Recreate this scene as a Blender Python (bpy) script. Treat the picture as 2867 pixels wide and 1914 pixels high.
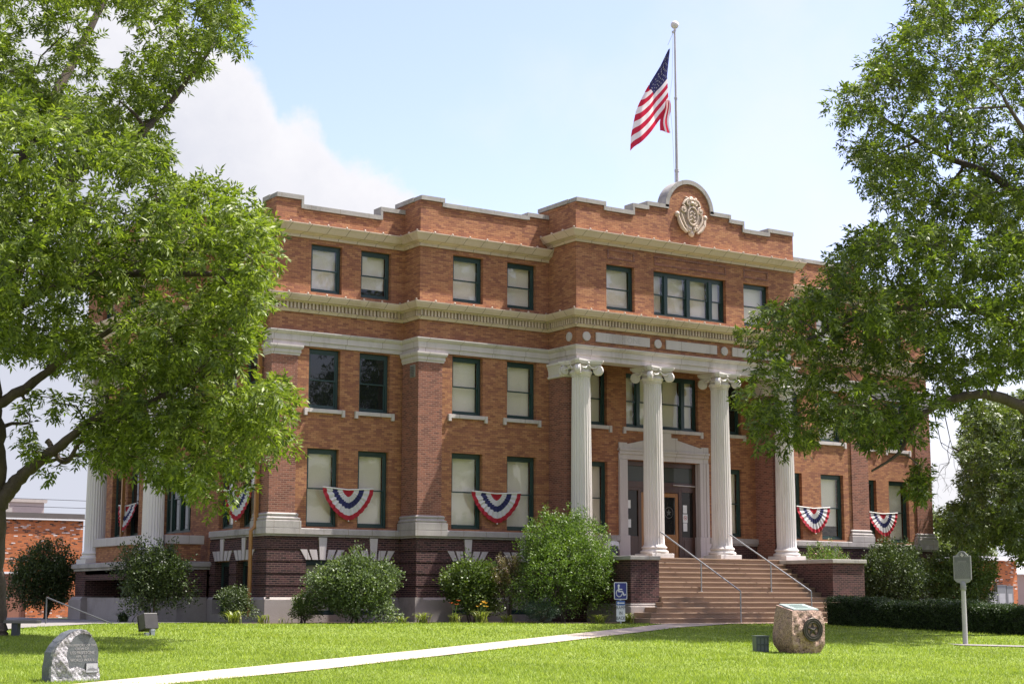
import bpy, math, random
import numpy as np
from mathutils import Vector, Matrix
rad = math.radians
sc = bpy.context.scene
for o in list(bpy.data.objects): bpy.data.objects.remove(o)
COL = sc.collection
random.seed(3)
rng = np.random.default_rng(7)

# ---------------------------------------------------------------- camera
YAW, PIT, ROL = rad(33.46869), rad(8.90864), rad(0.0787)
cam = bpy.data.objects.new("camera", bpy.data.cameras.new("camera")); COL.objects.link(cam)
_cy, _sy, _cp, _sp = math.cos(YAW), math.sin(YAW), math.cos(PIT), math.sin(PIT)
_R = Vector((_cy, -_sy, 0)); _U = Vector((-_sy*_sp, -_cy*_sp, _cp)); _F = Vector((_sy*_cp, _cy*_cp, _sp))
_X = _R*math.cos(ROL)+_U*math.sin(ROL); _Y = -_R*math.sin(ROL)+_U*math.cos(ROL)
CAM = Vector((-22.838, -48.768, 0.751))
cam.matrix_world = Matrix(((_X.x, _Y.x, -_F.x, CAM.x), (_X.y, _Y.y, -_F.y, CAM.y), (_X.z, _Y.z, -_F.z, CAM.z), (0, 0, 0, 1)))
cam.data.sensor_width = 36; cam.data.lens = 36*4597.0/2867; cam.data.clip_start = 0.5; cam.data.clip_end = 5000
sc.camera = cam

# ---------------------------------------------------------------- light and sky
SUN_EL, SUN_AZ = rad(62), rad(110)          # azimuth clockwise from +Y (courthouse front faces -Y)
sun = bpy.data.objects.new("sun", bpy.data.lights.new("sun", 'SUN')); COL.objects.link(sun)
sun.data.energy = 3.6; sun.data.angle = rad(0.53); sun.data.color = (1.0, 0.955, 0.87)
_sd = Vector((math.sin(SUN_AZ)*math.cos(SUN_EL), math.cos(SUN_AZ)*math.cos(SUN_EL), math.sin(SUN_EL)))
sun.rotation_euler = _sd.to_track_quat('Z', 'Y').to_euler()
world = bpy.data.worlds.new("World"); sc.world = world; world.use_nodes = True
sc.view_settings.view_transform = 'Standard'; sc.view_settings.look = 'None'
sc.view_settings.exposure = 1.6; sc.view_settings.gamma = 1.0

def nd(nt, t, ins=None, **kw):
    n = nt.nodes.new(t)
    for k, v in kw.items(): setattr(n, k, v)
    for k, v in (ins or {}).items():
        if isinstance(v, bpy.types.NodeSocket): nt.links.new(v, n.inputs[k])
        else: n.inputs[k].default_value = v
    return n
def mth(nt, op, a, b=0.0, c=0.0, clamp=False):
    n = nd(nt, 'ShaderNodeMath', {0: a, 1: b, 2: c}, operation=op); n.use_clamp = clamp
    return n.outputs[0]
def ramp(nt, fac, stops, interp='LINEAR'):
    n = nd(nt, 'ShaderNodeValToRGB', {0: fac}); cr = n.color_ramp; cr.interpolation = interp
    while len(cr.elements) < len(stops): cr.elements.new(0.5)
    for e, (p, c) in zip(cr.elements, stops):
        e.position = p; e.color = (*c, 1) if len(c) == 3 else c
    return n.outputs[0]
def mix(nt, fac, a, b, blend='MIX'):
    n = nd(nt, 'ShaderNodeMix', data_type='RGBA', blend_type=blend)
    for i, v in ((0, fac), (6, a), (7, b)):
        if isinstance(v, bpy.types.NodeSocket): nt.links.new(v, n.inputs[i])
        else: n.inputs[i].default_value = v if i == 0 or len(v) == 4 else (*v, 1)
    return n.outputs[2]

def build_sky():
    nt = world.node_tree; nt.nodes.clear()
    out = nd(nt, 'ShaderNodeOutputWorld')
    sky = nd(nt, 'ShaderNodeTexSky', sky_type='NISHITA'); sky.sun_disc = False
    sky.sun_elevation = SUN_EL; sky.sun_rotation = SUN_AZ; sky.altitude = 100; sky.air_density = 1.0; sky.dust_density = 2.0; sky.ozone_density = 1.0
    tc = nd(nt, 'ShaderNodeTexCoord'); sep = nd(nt, 'ShaderNodeSeparateXYZ', {0: tc.outputs['Generated']})
    az = mth(nt, 'MULTIPLY', mth(nt, 'ARCTAN2', sep.outputs[0], sep.outputs[1]), 57.2958)       # degrees clockwise from +Y
    el = mth(nt, 'MULTIPLY', mth(nt, 'ARCSINE', sep.outputs[2]), 57.2958)
    n1 = nd(nt, 'ShaderNodeTexNoise', {'Vector': tc.outputs['Generated'], 'Scale': 14.0, 'Detail': 9.0, 'Roughness': 0.62}).outputs[0]
    n2 = nd(nt, 'ShaderNodeTexNoise', {'Vector': tc.outputs['Generated'], 'Scale': 42.0, 'Detail': 6.0, 'Roughness': 0.6}).outputs[0]
    n3 = nd(nt, 'ShaderNodeTexNoise', {'Vector': tc.outputs['Generated'], 'Scale': 5.0, 'Detail': 6.0, 'Roughness': 0.55}).outputs[0]
    # cumulus bank that falls away to the east
    top = nd(nt, 'ShaderNodeFloatCurve', {1: mth(nt, 'DIVIDE', az, 60.0)})
    cm = top.mapping.curves[0]
    pts = [(0.0, .80), (.33, .72), (.366, .665), (.382, .64), (.397, .615), (.407, .60), (.413, .58), (.418, .557), (.424, .55), (.431, .56), (.443, .55), (.447, .52), (.468, .50), (.491, .49), (.502, .475), (.52, .455), (.56, .41), (.62, .30), (.75, .18), (1.0, .10)]
    cm.points[0].location = pts[0]; cm.points[1].location = pts[-1]
    for p in pts[1:-1]: cm.points.new(*p)
    for p in cm.points: p.handle_type = 'VECTOR'
    top.mapping.update()
    h = mth(nt, 'MULTIPLY', top.outputs[0], 30.0)
    wob = mth(nt, 'ADD', mth(nt, 'MULTIPLY', mth(nt, 'SUBTRACT', n1, 0.5), 2.6), mth(nt, 'MULTIPLY', mth(nt, 'SUBTRACT', n2, 0.5), 2.0))
    d = mth(nt, 'SUBTRACT', mth(nt, 'ADD', h, wob), el)
    m = nd(nt, 'ShaderNodeMapRange', {0: d, 1: -0.3, 2: 0.65}); m.interpolation_type = 'SMOOTHSTEP'
    # thin high cloud
    thin = nd(nt, 'ShaderNodeMapRange', {0: n3, 1: 0.48, 2: 0.78, 3: 0.0, 4: 0.45}); thin.interpolation_type = 'SMOOTHSTEP'
    cmask = mth(nt, 'MAXIMUM', m.outputs[0], thin.outputs[0])
    # horizon milkiness
    hz = nd(nt, 'ShaderNodeMapRange', {0: el, 1: 0.0, 2: 15.0, 3: 0.85, 4: 0.0}); hz.interpolation_type = 'SMOOTHSTEP'
    skc = mix(nt, 1.0, sky.outputs[0], (0.108, 0.094, 0.105, 1), 'MULTIPLY')
    skc = mix(nt, hz.outputs[0], skc, (0.30, 0.298, 0.312, 1))
    shade = nd(nt, 'ShaderNodeMapRange', {0: mth(nt, 'ADD', d, mth(nt, 'MULTIPLY', n1, 8.0)), 1: 3.0, 2: 12.0})
    cc = mix(nt, shade.outputs[0], (0.335, 0.330, 0.340, 1), (0.232, 0.240, 0.275, 1))
    fin = mix(nt, cmask, skc, cc)
    bg = nd(nt, 'ShaderNodeBackground', {0: fin, 1: 1.0})
    nt.links.new(bg.outputs[0], out.inputs[0])
build_sky()

# ---------------------------------------------------------------- mesh helpers
class MB:
    def __init__(s): s.v = []; s.f = []
    def add(s, vs, fs):
        n = len(s.v); s.v += [tuple(map(float, v)) for v in vs]; s.f += [tuple(n+i for i in f) for f in fs]; return s
    def box(s, x0, x1, y0, y1, z0, z1):
        if x0 > x1: x0, x1 = x1, x0
        if y0 > y1: y0, y1 = y1, y0
        if z0 > z1: z0, z1 = z1, z0
        return s.add([(x0,y0,z0),(x1,y0,z0),(x1,y1,z0),(x0,y1,z0),(x0,y0,z1),(x1,y0,z1),(x1,y1,z1),(x0,y1,z1)],
              [(0,3,2,1),(4,5,6,7),(0,1,5,4),(1,2,6,5),(2,3,7,6),(3,0,4,7)])
    def prism(s, poly, a0, a1, axis='y'):
        m = {'y': lambda p, a: (p[0], a, p[1]), 'x': lambda p, a: (a, p[0], p[1]), 'z': lambda p, a: (p[0], p[1], a)}[axis]
        n = len(poly)
        return s.add([m(p, a0) for p in poly]+[m(p, a1) for p in poly],
              [tuple(range(n-1, -1, -1)), tuple(range(n, 2*n))]+[(i, (i+1) % n, n+(i+1) % n, n+i) for i in range(n)])
    def lathe(s, prof, n=24, c=(0, 0, 0), rf=None):
        vs = []; fs = []
        for r, z in prof:
            for k in range(n):
                a = 2*math.pi*k/n; rr = r*(rf(a) if rf else 1)
                vs.append((c[0]+rr*math.cos(a), c[1]+rr*math.sin(a), c[2]+z))
        for i in range(len(prof)-1):
            for k in range(n): fs.append((i*n+k, i*n+(k+1) % n, (i+1)*n+(k+1) % n, (i+1)*n+k))
        fs.append(tuple(range(n-1, -1, -1))); fs.append(tuple(range((len(prof)-1)*n, len(prof)*n)))
        return s.add(vs, fs)
    def tube(s, pts, rs, n=8):
        pts = [Vector(p) for p in pts]
        if not isinstance(rs, (list, tuple)): rs = [rs]*len(pts)
        vs = []; fs = []; up = None
        for i, p in enumerate(pts):
            t = (pts[min(i+1, len(pts)-1)]-pts[max(i-1, 0)])
            t = t.normalized() if t.length > 1e-9 else Vector((0, 0, 1))
            if up is None: up = t.orthogonal().normalized()
            up = (up-t*up.dot(t)); up = up.normalized() if up.length > 1e-6 else t.orthogonal().normalized()
            b = t.cross(up)
            for k in range(n):
                a = 2*math.pi*k/n; vs.append(p+(up*math.cos(a)+b*math.sin(a))*rs[i])
        for i in range(len(pts)-1):
            for k in range(n): fs.append((i*n+k, i*n+(k+1) % n, (i+1)*n+(k+1) % n, (i+1)*n+k))
        fs.append(tuple(range(n-1, -1, -1))); fs.append(tuple(range((len(pts)-1)*n, len(pts)*n)))
        return s.add(vs, fs)
    def ball(s, c, r, nu=14, nv=9, rot=None):
        r = (r, r, r) if not isinstance(r, (tuple, list)) else r
        vs = []; fs = []
        for j in range(nv+1):
            ph = math.pi*j/nv
            for k in range(nu):
                a = 2*math.pi*k/nu; v = Vector((r[0]*math.sin(ph)*math.cos(a), r[1]*math.sin(ph)*math.sin(a), r[2]*math.cos(ph)))
                if rot: v = rot @ v
                vs.append((c[0]+v.x, c[1]+v.y, c[2]+v.z))
        for j in range(nv):
            for k in range(nu): fs.append((j*nu+k, (j+1)*nu+k, (j+1)*nu+(k+1) % nu, j*nu+(k+1) % nu))
        return s.add(vs, fs)
    def grid(s, fn, nu, nv):
        vs = [fn(i/nu, j/nv) for j in range(nv+1) for i in range(nu+1)]
        fs = [(j*(nu+1)+i, j*(nu+1)+i+1, (j+1)*(nu+1)+i+1, (j+1)*(nu+1)+i) for j in range(nv) for i in range(nu)]
        return s.add(vs, fs)
    def build(s, name, mat, parent=None, smooth=False, bevel=0, loc=None, rotz=0, angle=40):
        me = bpy.data.meshes.new(name); me.from_pydata(s.v, [], s.f); me.update()
        if mat: me.materials.append(mat)
        if smooth:
            me.polygons.foreach_set('use_smooth', [True]*len(me.polygons))
            try: me.set_sharp_from_angle(angle=rad(angle))
            except Exception: pass
        o = bpy.data.objects.new(name, me); COL.objects.link(o)
        if parent: o.parent = parent
        if loc: o.location = loc
        if rotz: o.rotation_euler.z = rotz
        if bevel:
            b = o.modifiers.new('bevel', 'BEVEL'); b.width = bevel; b.segments = 2; b.limit_method = 'ANGLE'
        return o
def arrmesh(name, verts, k, mat, parent=None, smooth=False):
    """verts: (n*k,3) array, every k verts one polygon"""
    verts = np.asarray(verts, np.float32).reshape(-1, 3); nv = len(verts); nf = nv//k
    me = bpy.data.meshes.new(name)
    me.vertices.add(nv); me.vertices.foreach_set('co', verts.ravel())
    me.loops.add(nv); me.loops.foreach_set('vertex_index', np.arange(nv, dtype=np.int32))
    me.polygons.add(nf); me.polygons.foreach_set('loop_start', np.arange(0, nv, k, dtype=np.int32))
    try: me.polygons.foreach_set('loop_total', np.full(nf, k, np.int32))
    except Exception: pass
    me.update(calc_edges=True); me.validate(); me.materials.append(mat)
    o = bpy.data.objects.new(name, me); COL.objects.link(o)
    if parent: o.parent = parent
    return o
def thing(name, label, cat, loc=(0, 0, 0), rotz=0, group=None):
    o = bpy.data.objects.new(name, None); COL.objects.link(o); o.empty_display_size = 0.2
    o.location = loc; o.rotation_euler.z = rotz; return tag(o, label, cat, group)
def tag(o, label, cat, group=None):
    o['label'] = label; o['category'] = cat
    if group: o['group'] = group
    return o
def struct(o): o['kind'] = 'structure'; return o
def copy_tree(o, parent=None):
    c = o.copy(); COL.objects.link(c)
    if parent: c.parent = parent; c.matrix_parent_inverse = o.matrix_parent_inverse.copy()
    for ch in list(o.children): copy_tree(ch, c)
    return c
def text(name, body, size, mat, parent, M, extrude=0.003, align='CENTER', sx=1.0):
    cu = bpy.data.curves.new(name, 'FONT'); cu.body = body; cu.size = size; cu.extrude = extrude; cu.align_x = align; cu.align_y = 'CENTER'; cu.resolution_u = 3
    tmp = bpy.data.objects.new(name+'_tmp', cu); COL.objects.link(tmp); bpy.context.view_layer.update()
    me = bpy.data.meshes.new_from_object(tmp.evaluated_get(bpy.context.evaluated_depsgraph_get())); me.name = name
    bpy.data.objects.remove(tmp)
    me.transform(M @ Matrix.Diagonal((sx, 1, 1, 1))); me.materials.append(mat)
    o = bpy.data.objects.new(name, me); COL.objects.link(o)
    if parent: o.parent = parent
    return o
FACE_S = Matrix(((1, 0, 0, 0), (0, 0, -1, 0), (0, 1, 0, 0), (0, 0, 0, 1)))     # text plane -> vertical, facing -Y

# ---------------------------------------------------------------- materials
def mat(name):
    m = bpy.data.materials.new(name); m.use_nodes = True; return m, m.node_tree, m.node_tree.nodes['Principled BSDF']
def bump(nt, b, h, strength=0.3, dist=0.02):
    n = nd(nt, 'ShaderNodeBump', {'Height': h, 'Strength': strength, 'Distance': dist}); nt.links.new(n.outputs[0], b.inputs['Normal'])
def mottle(name, c1, c2, scale=3.0, rough=0.8, bmp=0.2, fine=40.0, metal=0.0, c3=None, spec=0.5, stretch=(1, 1, 1)):
    m, nt, b = mat(name)
    tc = nd(nt, 'ShaderNodeTexCoord'); mp = nd(nt, 'ShaderNodeMapping', {0: tc.outputs['Object'], 3: stretch})
    n1 = nd(nt, 'ShaderNodeTexNoise', {'Vector': mp.outputs[0], 'Scale': scale, 'Detail': 8.0, 'Roughness': 0.65}).outputs[0]
    n2 = nd(nt, 'ShaderNodeTexNoise', {'Vector': tc.outputs['Object'], 'Scale': fine, 'Detail': 4.0}).outputs[0]
    c = ramp(nt, n1, [(0.32, c1), (0.68, c2)])
    c = mix(nt, 0.35, c, ramp(nt, n2, [(0.3, c1), (0.7, c2)]))
    if c3: 
        n4 = nd(nt, 'ShaderNodeTexNoise', {'Vector': mp.outputs[0], 'Scale': scale*0.45, 'Detail': 6.0, 'Roughness': 0.7}).outputs[0]
        c = mix(nt, ramp(nt, n4, [(0.54, (0, 0, 0)), (0.72, (1, 1, 1))]), c, c3)
    nt.links.new(c, b.inputs['Base Color']); b.inputs['Roughness'].default_value = rough; b.inputs['Metallic'].default_value = metal
    b.inputs['Specular IOR Level'].default_value = spec
    if bmp: bump(nt, b, n2, bmp, 0.01)
    return m
def joints(m, sp=.72, w=.014):
    nt = m.node_tree; b = nt.nodes['Principled BSDF']; src = b.inputs['Base Color'].links[0].from_socket
    s = nd(nt, 'ShaderNodeSeparateXYZ', {0: nd(nt, 'ShaderNodeTexCoord').outputs['Object']})
    f = mth(nt, 'FRACT', mth(nt, 'DIVIDE', mth(nt, 'ADD', mth(nt, 'ADD', s.outputs[0], s.outputs[1]), 100.0), sp))
    nt.links.new(mix(nt, mth(nt, 'LESS_THAN', f, w/sp), src, (.19, .15, .11, 1)), b.inputs['Base Color']); return m
def bricks(name, cols, mortar, bw=0.205, bh=0.066, ms=0.006, soft=0.1, rough=0.85, weather=0.35, mvar=None):
    m, nt, b = mat(name)
    tc = nd(nt, 'ShaderNodeTexCoord'); s = nd(nt, 'ShaderNodeSeparateXYZ', {0: tc.outputs['Object']})
    u = mth(nt, 'ADD', s.outputs[0], s.outputs[1])
    v = nd(nt, 'ShaderNodeCombineXYZ', {0: u, 1: s.outputs[2], 2: 0.0}).outputs[0]
    br = nd(nt, 'ShaderNodeTexBrick', {'Vector': v, 'Color1': (0, 0, 0, 1), 'Color2': (1, 1, 1, 1), 'Mortar': (.5, .5, .5, 1), 'Scale': 1.0, 'Mortar Size': ms, 'Mortar Smooth': soft, 'Bias': 0.0, 'Brick Width': bw, 'Row Height': bh})
    big = nd(nt, 'ShaderNodeTexNoise', {'Vector': v, 'Scale': 1.1, 'Detail': 5.0, 'Roughness': 0.6}).outputs[0]
    per = mth(nt, 'ADD', br.outputs['Color'], mth(nt, 'MULTIPLY', mth(nt, 'SUBTRACT', big, 0.5), 0.25), clamp=True)
    c = ramp(nt, per, cols)
    fine = nd(nt, 'ShaderNodeTexNoise', {'Vector': v, 'Scale': 60.0, 'Detail': 3.0}).outputs[0]
    c = mix(nt, 0.5, c, ramp(nt, fine, [(0.3, (.75, .75, .75)), (0.7, (1.2, 1.2, 1.2))]), 'MULTIPLY')
    c = mix(nt, br.outputs['Fac'], c, mortar)
    st = nd(nt, 'ShaderNodeMapping', {0: v, 3: (1.6, .25, 1)}).outputs[0]
    w = nd(nt, 'ShaderNodeTexNoise', {'Vector': st, 'Scale': 0.9, 'Detail': 8.0, 'Roughness': 0.7}).outputs[0]
    c = mix(nt, weather, c, ramp(nt, w, [(0.3, (.62, .58, .57)), (0.62, (1.12, 1.12, 1.12))]), 'MULTIPLY')
    nt.links.new(c, b.inputs['Base Color']); b.inputs['Roughness'].default_value = rough
    b.inputs['Specular IOR Level'].default_value = 0.3
    hh = mth(nt, 'ADD', mth(nt, 'MULTIPLY', br.outputs['Fac'], -1.0), mth(nt, 'MULTIPLY', fine, 0.4))
    bump(nt, b, hh, 0.5, 0.008)
    return m
def leafmat(name, dark, mid, light, trans=0.35, rough=0.42, tcol=None, spec=0.5):
    m, nt, b = mat(name)
    r = nd(nt, 'ShaderNodeNewGeometry').outputs['Random Per Island']
    tc = nd(nt, 'ShaderNodeTexCoord'); n = nd(nt, 'ShaderNodeTexNoise', {'Vector': tc.outputs['Object'], 'Scale': 0.9, 'Detail': 3.0}).outputs[0]
    f = mth(nt, 'ADD', mth(nt, 'MULTIPLY', r, 0.75), mth(nt, 'MULTIPLY', mth(nt, 'SUBTRACT', n, 0.35), 0.8), clamp=True)
    c = ramp(nt, f, [(0.0, dark), (0.5, mid), (1.0, light)])
    nt.links.new(c, b.inputs['Base Color']); b.inputs['Roughness'].default_value = rough; b.inputs['Specular IOR Level'].default_value = spec
    t = nd(nt, 'ShaderNodeBsdfTranslucent'); nt.links.new(mix(nt, 1.0, c, tcol or (1.25, 1.35, .5, 1), 'MULTIPLY'), t.inputs[0])
    ms = nd(nt, 'ShaderNodeMixShader', {0: trans, 1: b.outputs[0], 2: t.outputs[0]})
    nt.links.new(ms.outputs[0], nt.nodes['Material Output'].inputs[0]); return m
def glassmat(name, tint=(0.97, 0.965, 0.95), refl=1.0, opaque=None):
    m, nt, b = mat(name); nt.nodes.remove(b)
    fc = nd(nt, 'ShaderNodeLayerWeight', {'Blend': .5}).outputs['Facing']; fr = mth(nt, 'ADD', mth(nt, 'MULTIPLY', mth(nt, 'POWER', fc, 4.0), .9), .035)
    tc = nd(nt, 'ShaderNodeTexCoord'); n = nd(nt, 'ShaderNodeTexNoise', {'Vector': tc.outputs['Object'], 'Scale': 1.3, 'Detail': 2.0}).outputs[0]
    bp = nd(nt, 'ShaderNodeBump', {'Height': n, 'Strength': 0.12, 'Distance': 0.05})
    g = nd(nt, 'ShaderNodeBsdfGlossy', {'Color': (1, 1, 1, 1), 'Roughness': 0.02, 'Normal': bp.outputs[0]})
    if opaque: t = nd(nt, 'ShaderNodeBsdfDiffuse', {'Color': (*opaque, 1)})
    else: t = nd(nt, 'ShaderNodeBsdfTransparent', {'Color': (*tint, 1)})
    ms = nd(nt, 'ShaderNodeMixShader', {0: mth(nt, 'MULTIPLY', fr, refl, clamp=True), 1: t.outputs[0], 2: g.outputs[0]})
    nt.links.new(ms.outputs[0], nt.nodes['Material Output'].inputs[0]); return m
def plain(name, c, rough=0.6, metal=0.0, vary=0.12):
    return mottle(name, tuple(x*(1-vary) for x in c), tuple(x*(1+vary) for x in c), 4.0, rough, 0.05, 60.0, metal)

MAT = {}
MAT['brick'] = bricks('facade_brick', [(0.0, (.225, .094, .060)), (0.25, (.28, .121, .069)), (0.5, (.325, .145, .075)), (0.75, (.365, .170, .083)), (1.0, (.41, .205, .103))], (.16, .075, .045, 1), ms=0.005)
MAT['redbrick'] = bricks('pilaster_brick', [(0.0, (.13, .052, .040)), (0.5, (.21, .082, .057)), (1.0, (.285, .112, .073))], (.29, .175, .135, 1), ms=0.009)
MAT['darkbrick'] = bricks('basement_brick', [(0.0, (.018, .011, .013)), (0.5, (.045, .021, .024)), (1.0, (.085, .035, .036))], (.155, .092, .078, 1), ms=0.010, bw=0.21, bh=0.068, weather=0.5)
MAT['oldbrick'] = bricks('old_orange_brick', [(0.0, (.035, .022, .018)), (0.10, (.11, .05, .03)), (0.2, (.42, .12, .035)), (0.8, (.55, .17, .05)), (0.88, (.30, .12, .06)), (0.94, (.62, .52, .46)), (1.0, (.75, .68, .64))], (.36, .16, .09, 1), ms=0.012, bw=0.24, bh=0.08, weather=0.4)
MAT['lime'] = mottle('limestone', (.43, .385, .375), (.53, .48, .47), 1.6, .85, .15, 45, c3=(.34, .30, .285), stretch=(1.6, 1.6, .35))
MAT['limedirty'] = mottle('weathered_limestone', (.27, .245, .235), (.42, .385, .37), 1.4, .9, .25, 30, c3=(.16, .15, .145), stretch=(1.2, 1.2, .5))
MAT['coping'] = mottle('coping_stone', (.26, .24, .22), (.38, .36, .335), 2.0, .9, .25, 30, c3=(.15, .14, .135))
MAT['terra'] = mottle('cream_terracotta', (.47, .37, .285), (.56, .445, .35), 1.2, .5, .1, 25, c3=(.37, .275, .19), stretch=(1.5, 1.5, .5))
joints(MAT['terra'], .72, .022); joints(MAT['lime'], 1.35, .014); joints(MAT['coping'], 1.1, .014); joints(MAT['limedirty'], .9, .014)
MAT['white'] = mottle('white_column_paint', (.60, .56, .545), (.68, .64, .62), 2.0, .6, .1, 30, c3=(.47, .42, .375), stretch=(1.8, 1.8, .25))
MAT['plinth'] = mottle('plinth_concrete', (.27, .235, .22), (.36, .32, .30), 1.5, .9, .25, 30, c3=(.19, .165, .15))
MAT['step'] = mottle('step_concrete', (.215, .143, .096), (.30, .208, .145), 1.6, .9, .3, 50, c3=(.145, .10, .072), stretch=(.6, 1, 1))
MAT['path'] = mottle('path_concrete', (.40, .33, .26), (.48, .405, .325), 1.2, .9, .25, 60, c3=(.32, .26, .20))
MAT['walk'] = mottle('walk_concrete', (.17, .155, .14), (.25, .23, .21), 1.0, .9, .25, 60, c3=(.13, .12, .11))  # concrete darkened so tree shade on walkway and slab sits in the colour
MAT['green'] = mottle('dark_green_window_paint', (.010, .030, .027), (.017, .044, .040), 3, .42, .05, 60)
MAT['green2'] = mottle('green_sash_paint', (.012, .036, .033), (.022, .052, .048), 3, .4, .05, 60)
MAT['glass'] = glassmat('window_glass')
MAT['darkglass'] = glassmat('dark_glass', refl=1.15, opaque=(.012, .014, .014))
MAT['frost'] = glassmat('ribbed_glass', refl=.8, opaque=(.075, .085, .075))
MAT['wood'] = mottle('dark_stained_wood', (.045, .018, .011), (.075, .032, .019), 4, .4, .1, 30, stretch=(6, 6, .6))
MAT['oak'] = mottle('golden_oak', (.23, .095, .022), (.34, .15, .038), 4, .4, .1, 30, stretch=(6, 6, .6))
MAT['iron'] = plain('black_iron', (.012, .012, .013), .5)
MAT['steel'] = plain('galvanised_steel', (.33, .345, .37), .42, .85)
MAT['paper'] = plain('white_paper', (.72, .72, .72), .7, vary=.04)
MAT['ink'] = plain('black_ink', (.012, .012, .012), .6)
MAT['red'] = plain('red_ink', (.5, .02, .02), .6)
MAT['roof'] = plain('roof_felt', (.08, .08, .08), .9)
MAT['spout'] = mottle('copper_brown_downspout', (.27, .12, .035), (.38, .18, .055), 3, .45, .05, 40)
MAT['bark'] = mottle('pecan_bark', (.040, .030, .023), (.105, .082, .062), 6, .95, 1.0, 26, stretch=(1, 1, .25))
MAT['bark2'] = mottle('shrub_bark', (.06, .045, .035), (.13, .10, .08), 8, .95, .6, 40)
def blindmat():
    m, nt, b = mat('window_blind')
    r = nd(nt, 'ShaderNodeObjectInfo').outputs['Random']
    tc = nd(nt, 'ShaderNodeTexCoord'); n = nd(nt, 'ShaderNodeTexNoise', {'Vector': tc.outputs['Object'], 'Scale': 1.2, 'Detail': 4.0}).outputs[0]
    f = mth(nt, 'ADD', mth(nt, 'MULTIPLY', r, .8), mth(nt, 'MULTIPLY', n, .25), clamp=True)
    nt.links.new(ramp(nt, f, [(0, (.66, .605, .525)), (.5, (.74, .69, .61)), (1, (.80, .76, .69))]), b.inputs['Base Color']); b.inputs['Roughness'].default_value = .9
    return m
MAT['blind'] = blindmat()
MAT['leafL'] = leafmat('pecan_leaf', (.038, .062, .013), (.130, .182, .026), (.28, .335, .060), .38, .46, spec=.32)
MAT['leafR'] = leafmat('pecan_leaf_shade', (.028, .048, .011), (.100, .143, .022), (.24, .295, .052), .38, .46, spec=.32)  # darker copy of the pecan leaf with shade put into its colour
MAT['leafB'] = leafmat('oak_leaf', (.042, .062, .019), (.098, .132, .033), (.18, .22, .06), .3, .45)
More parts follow.
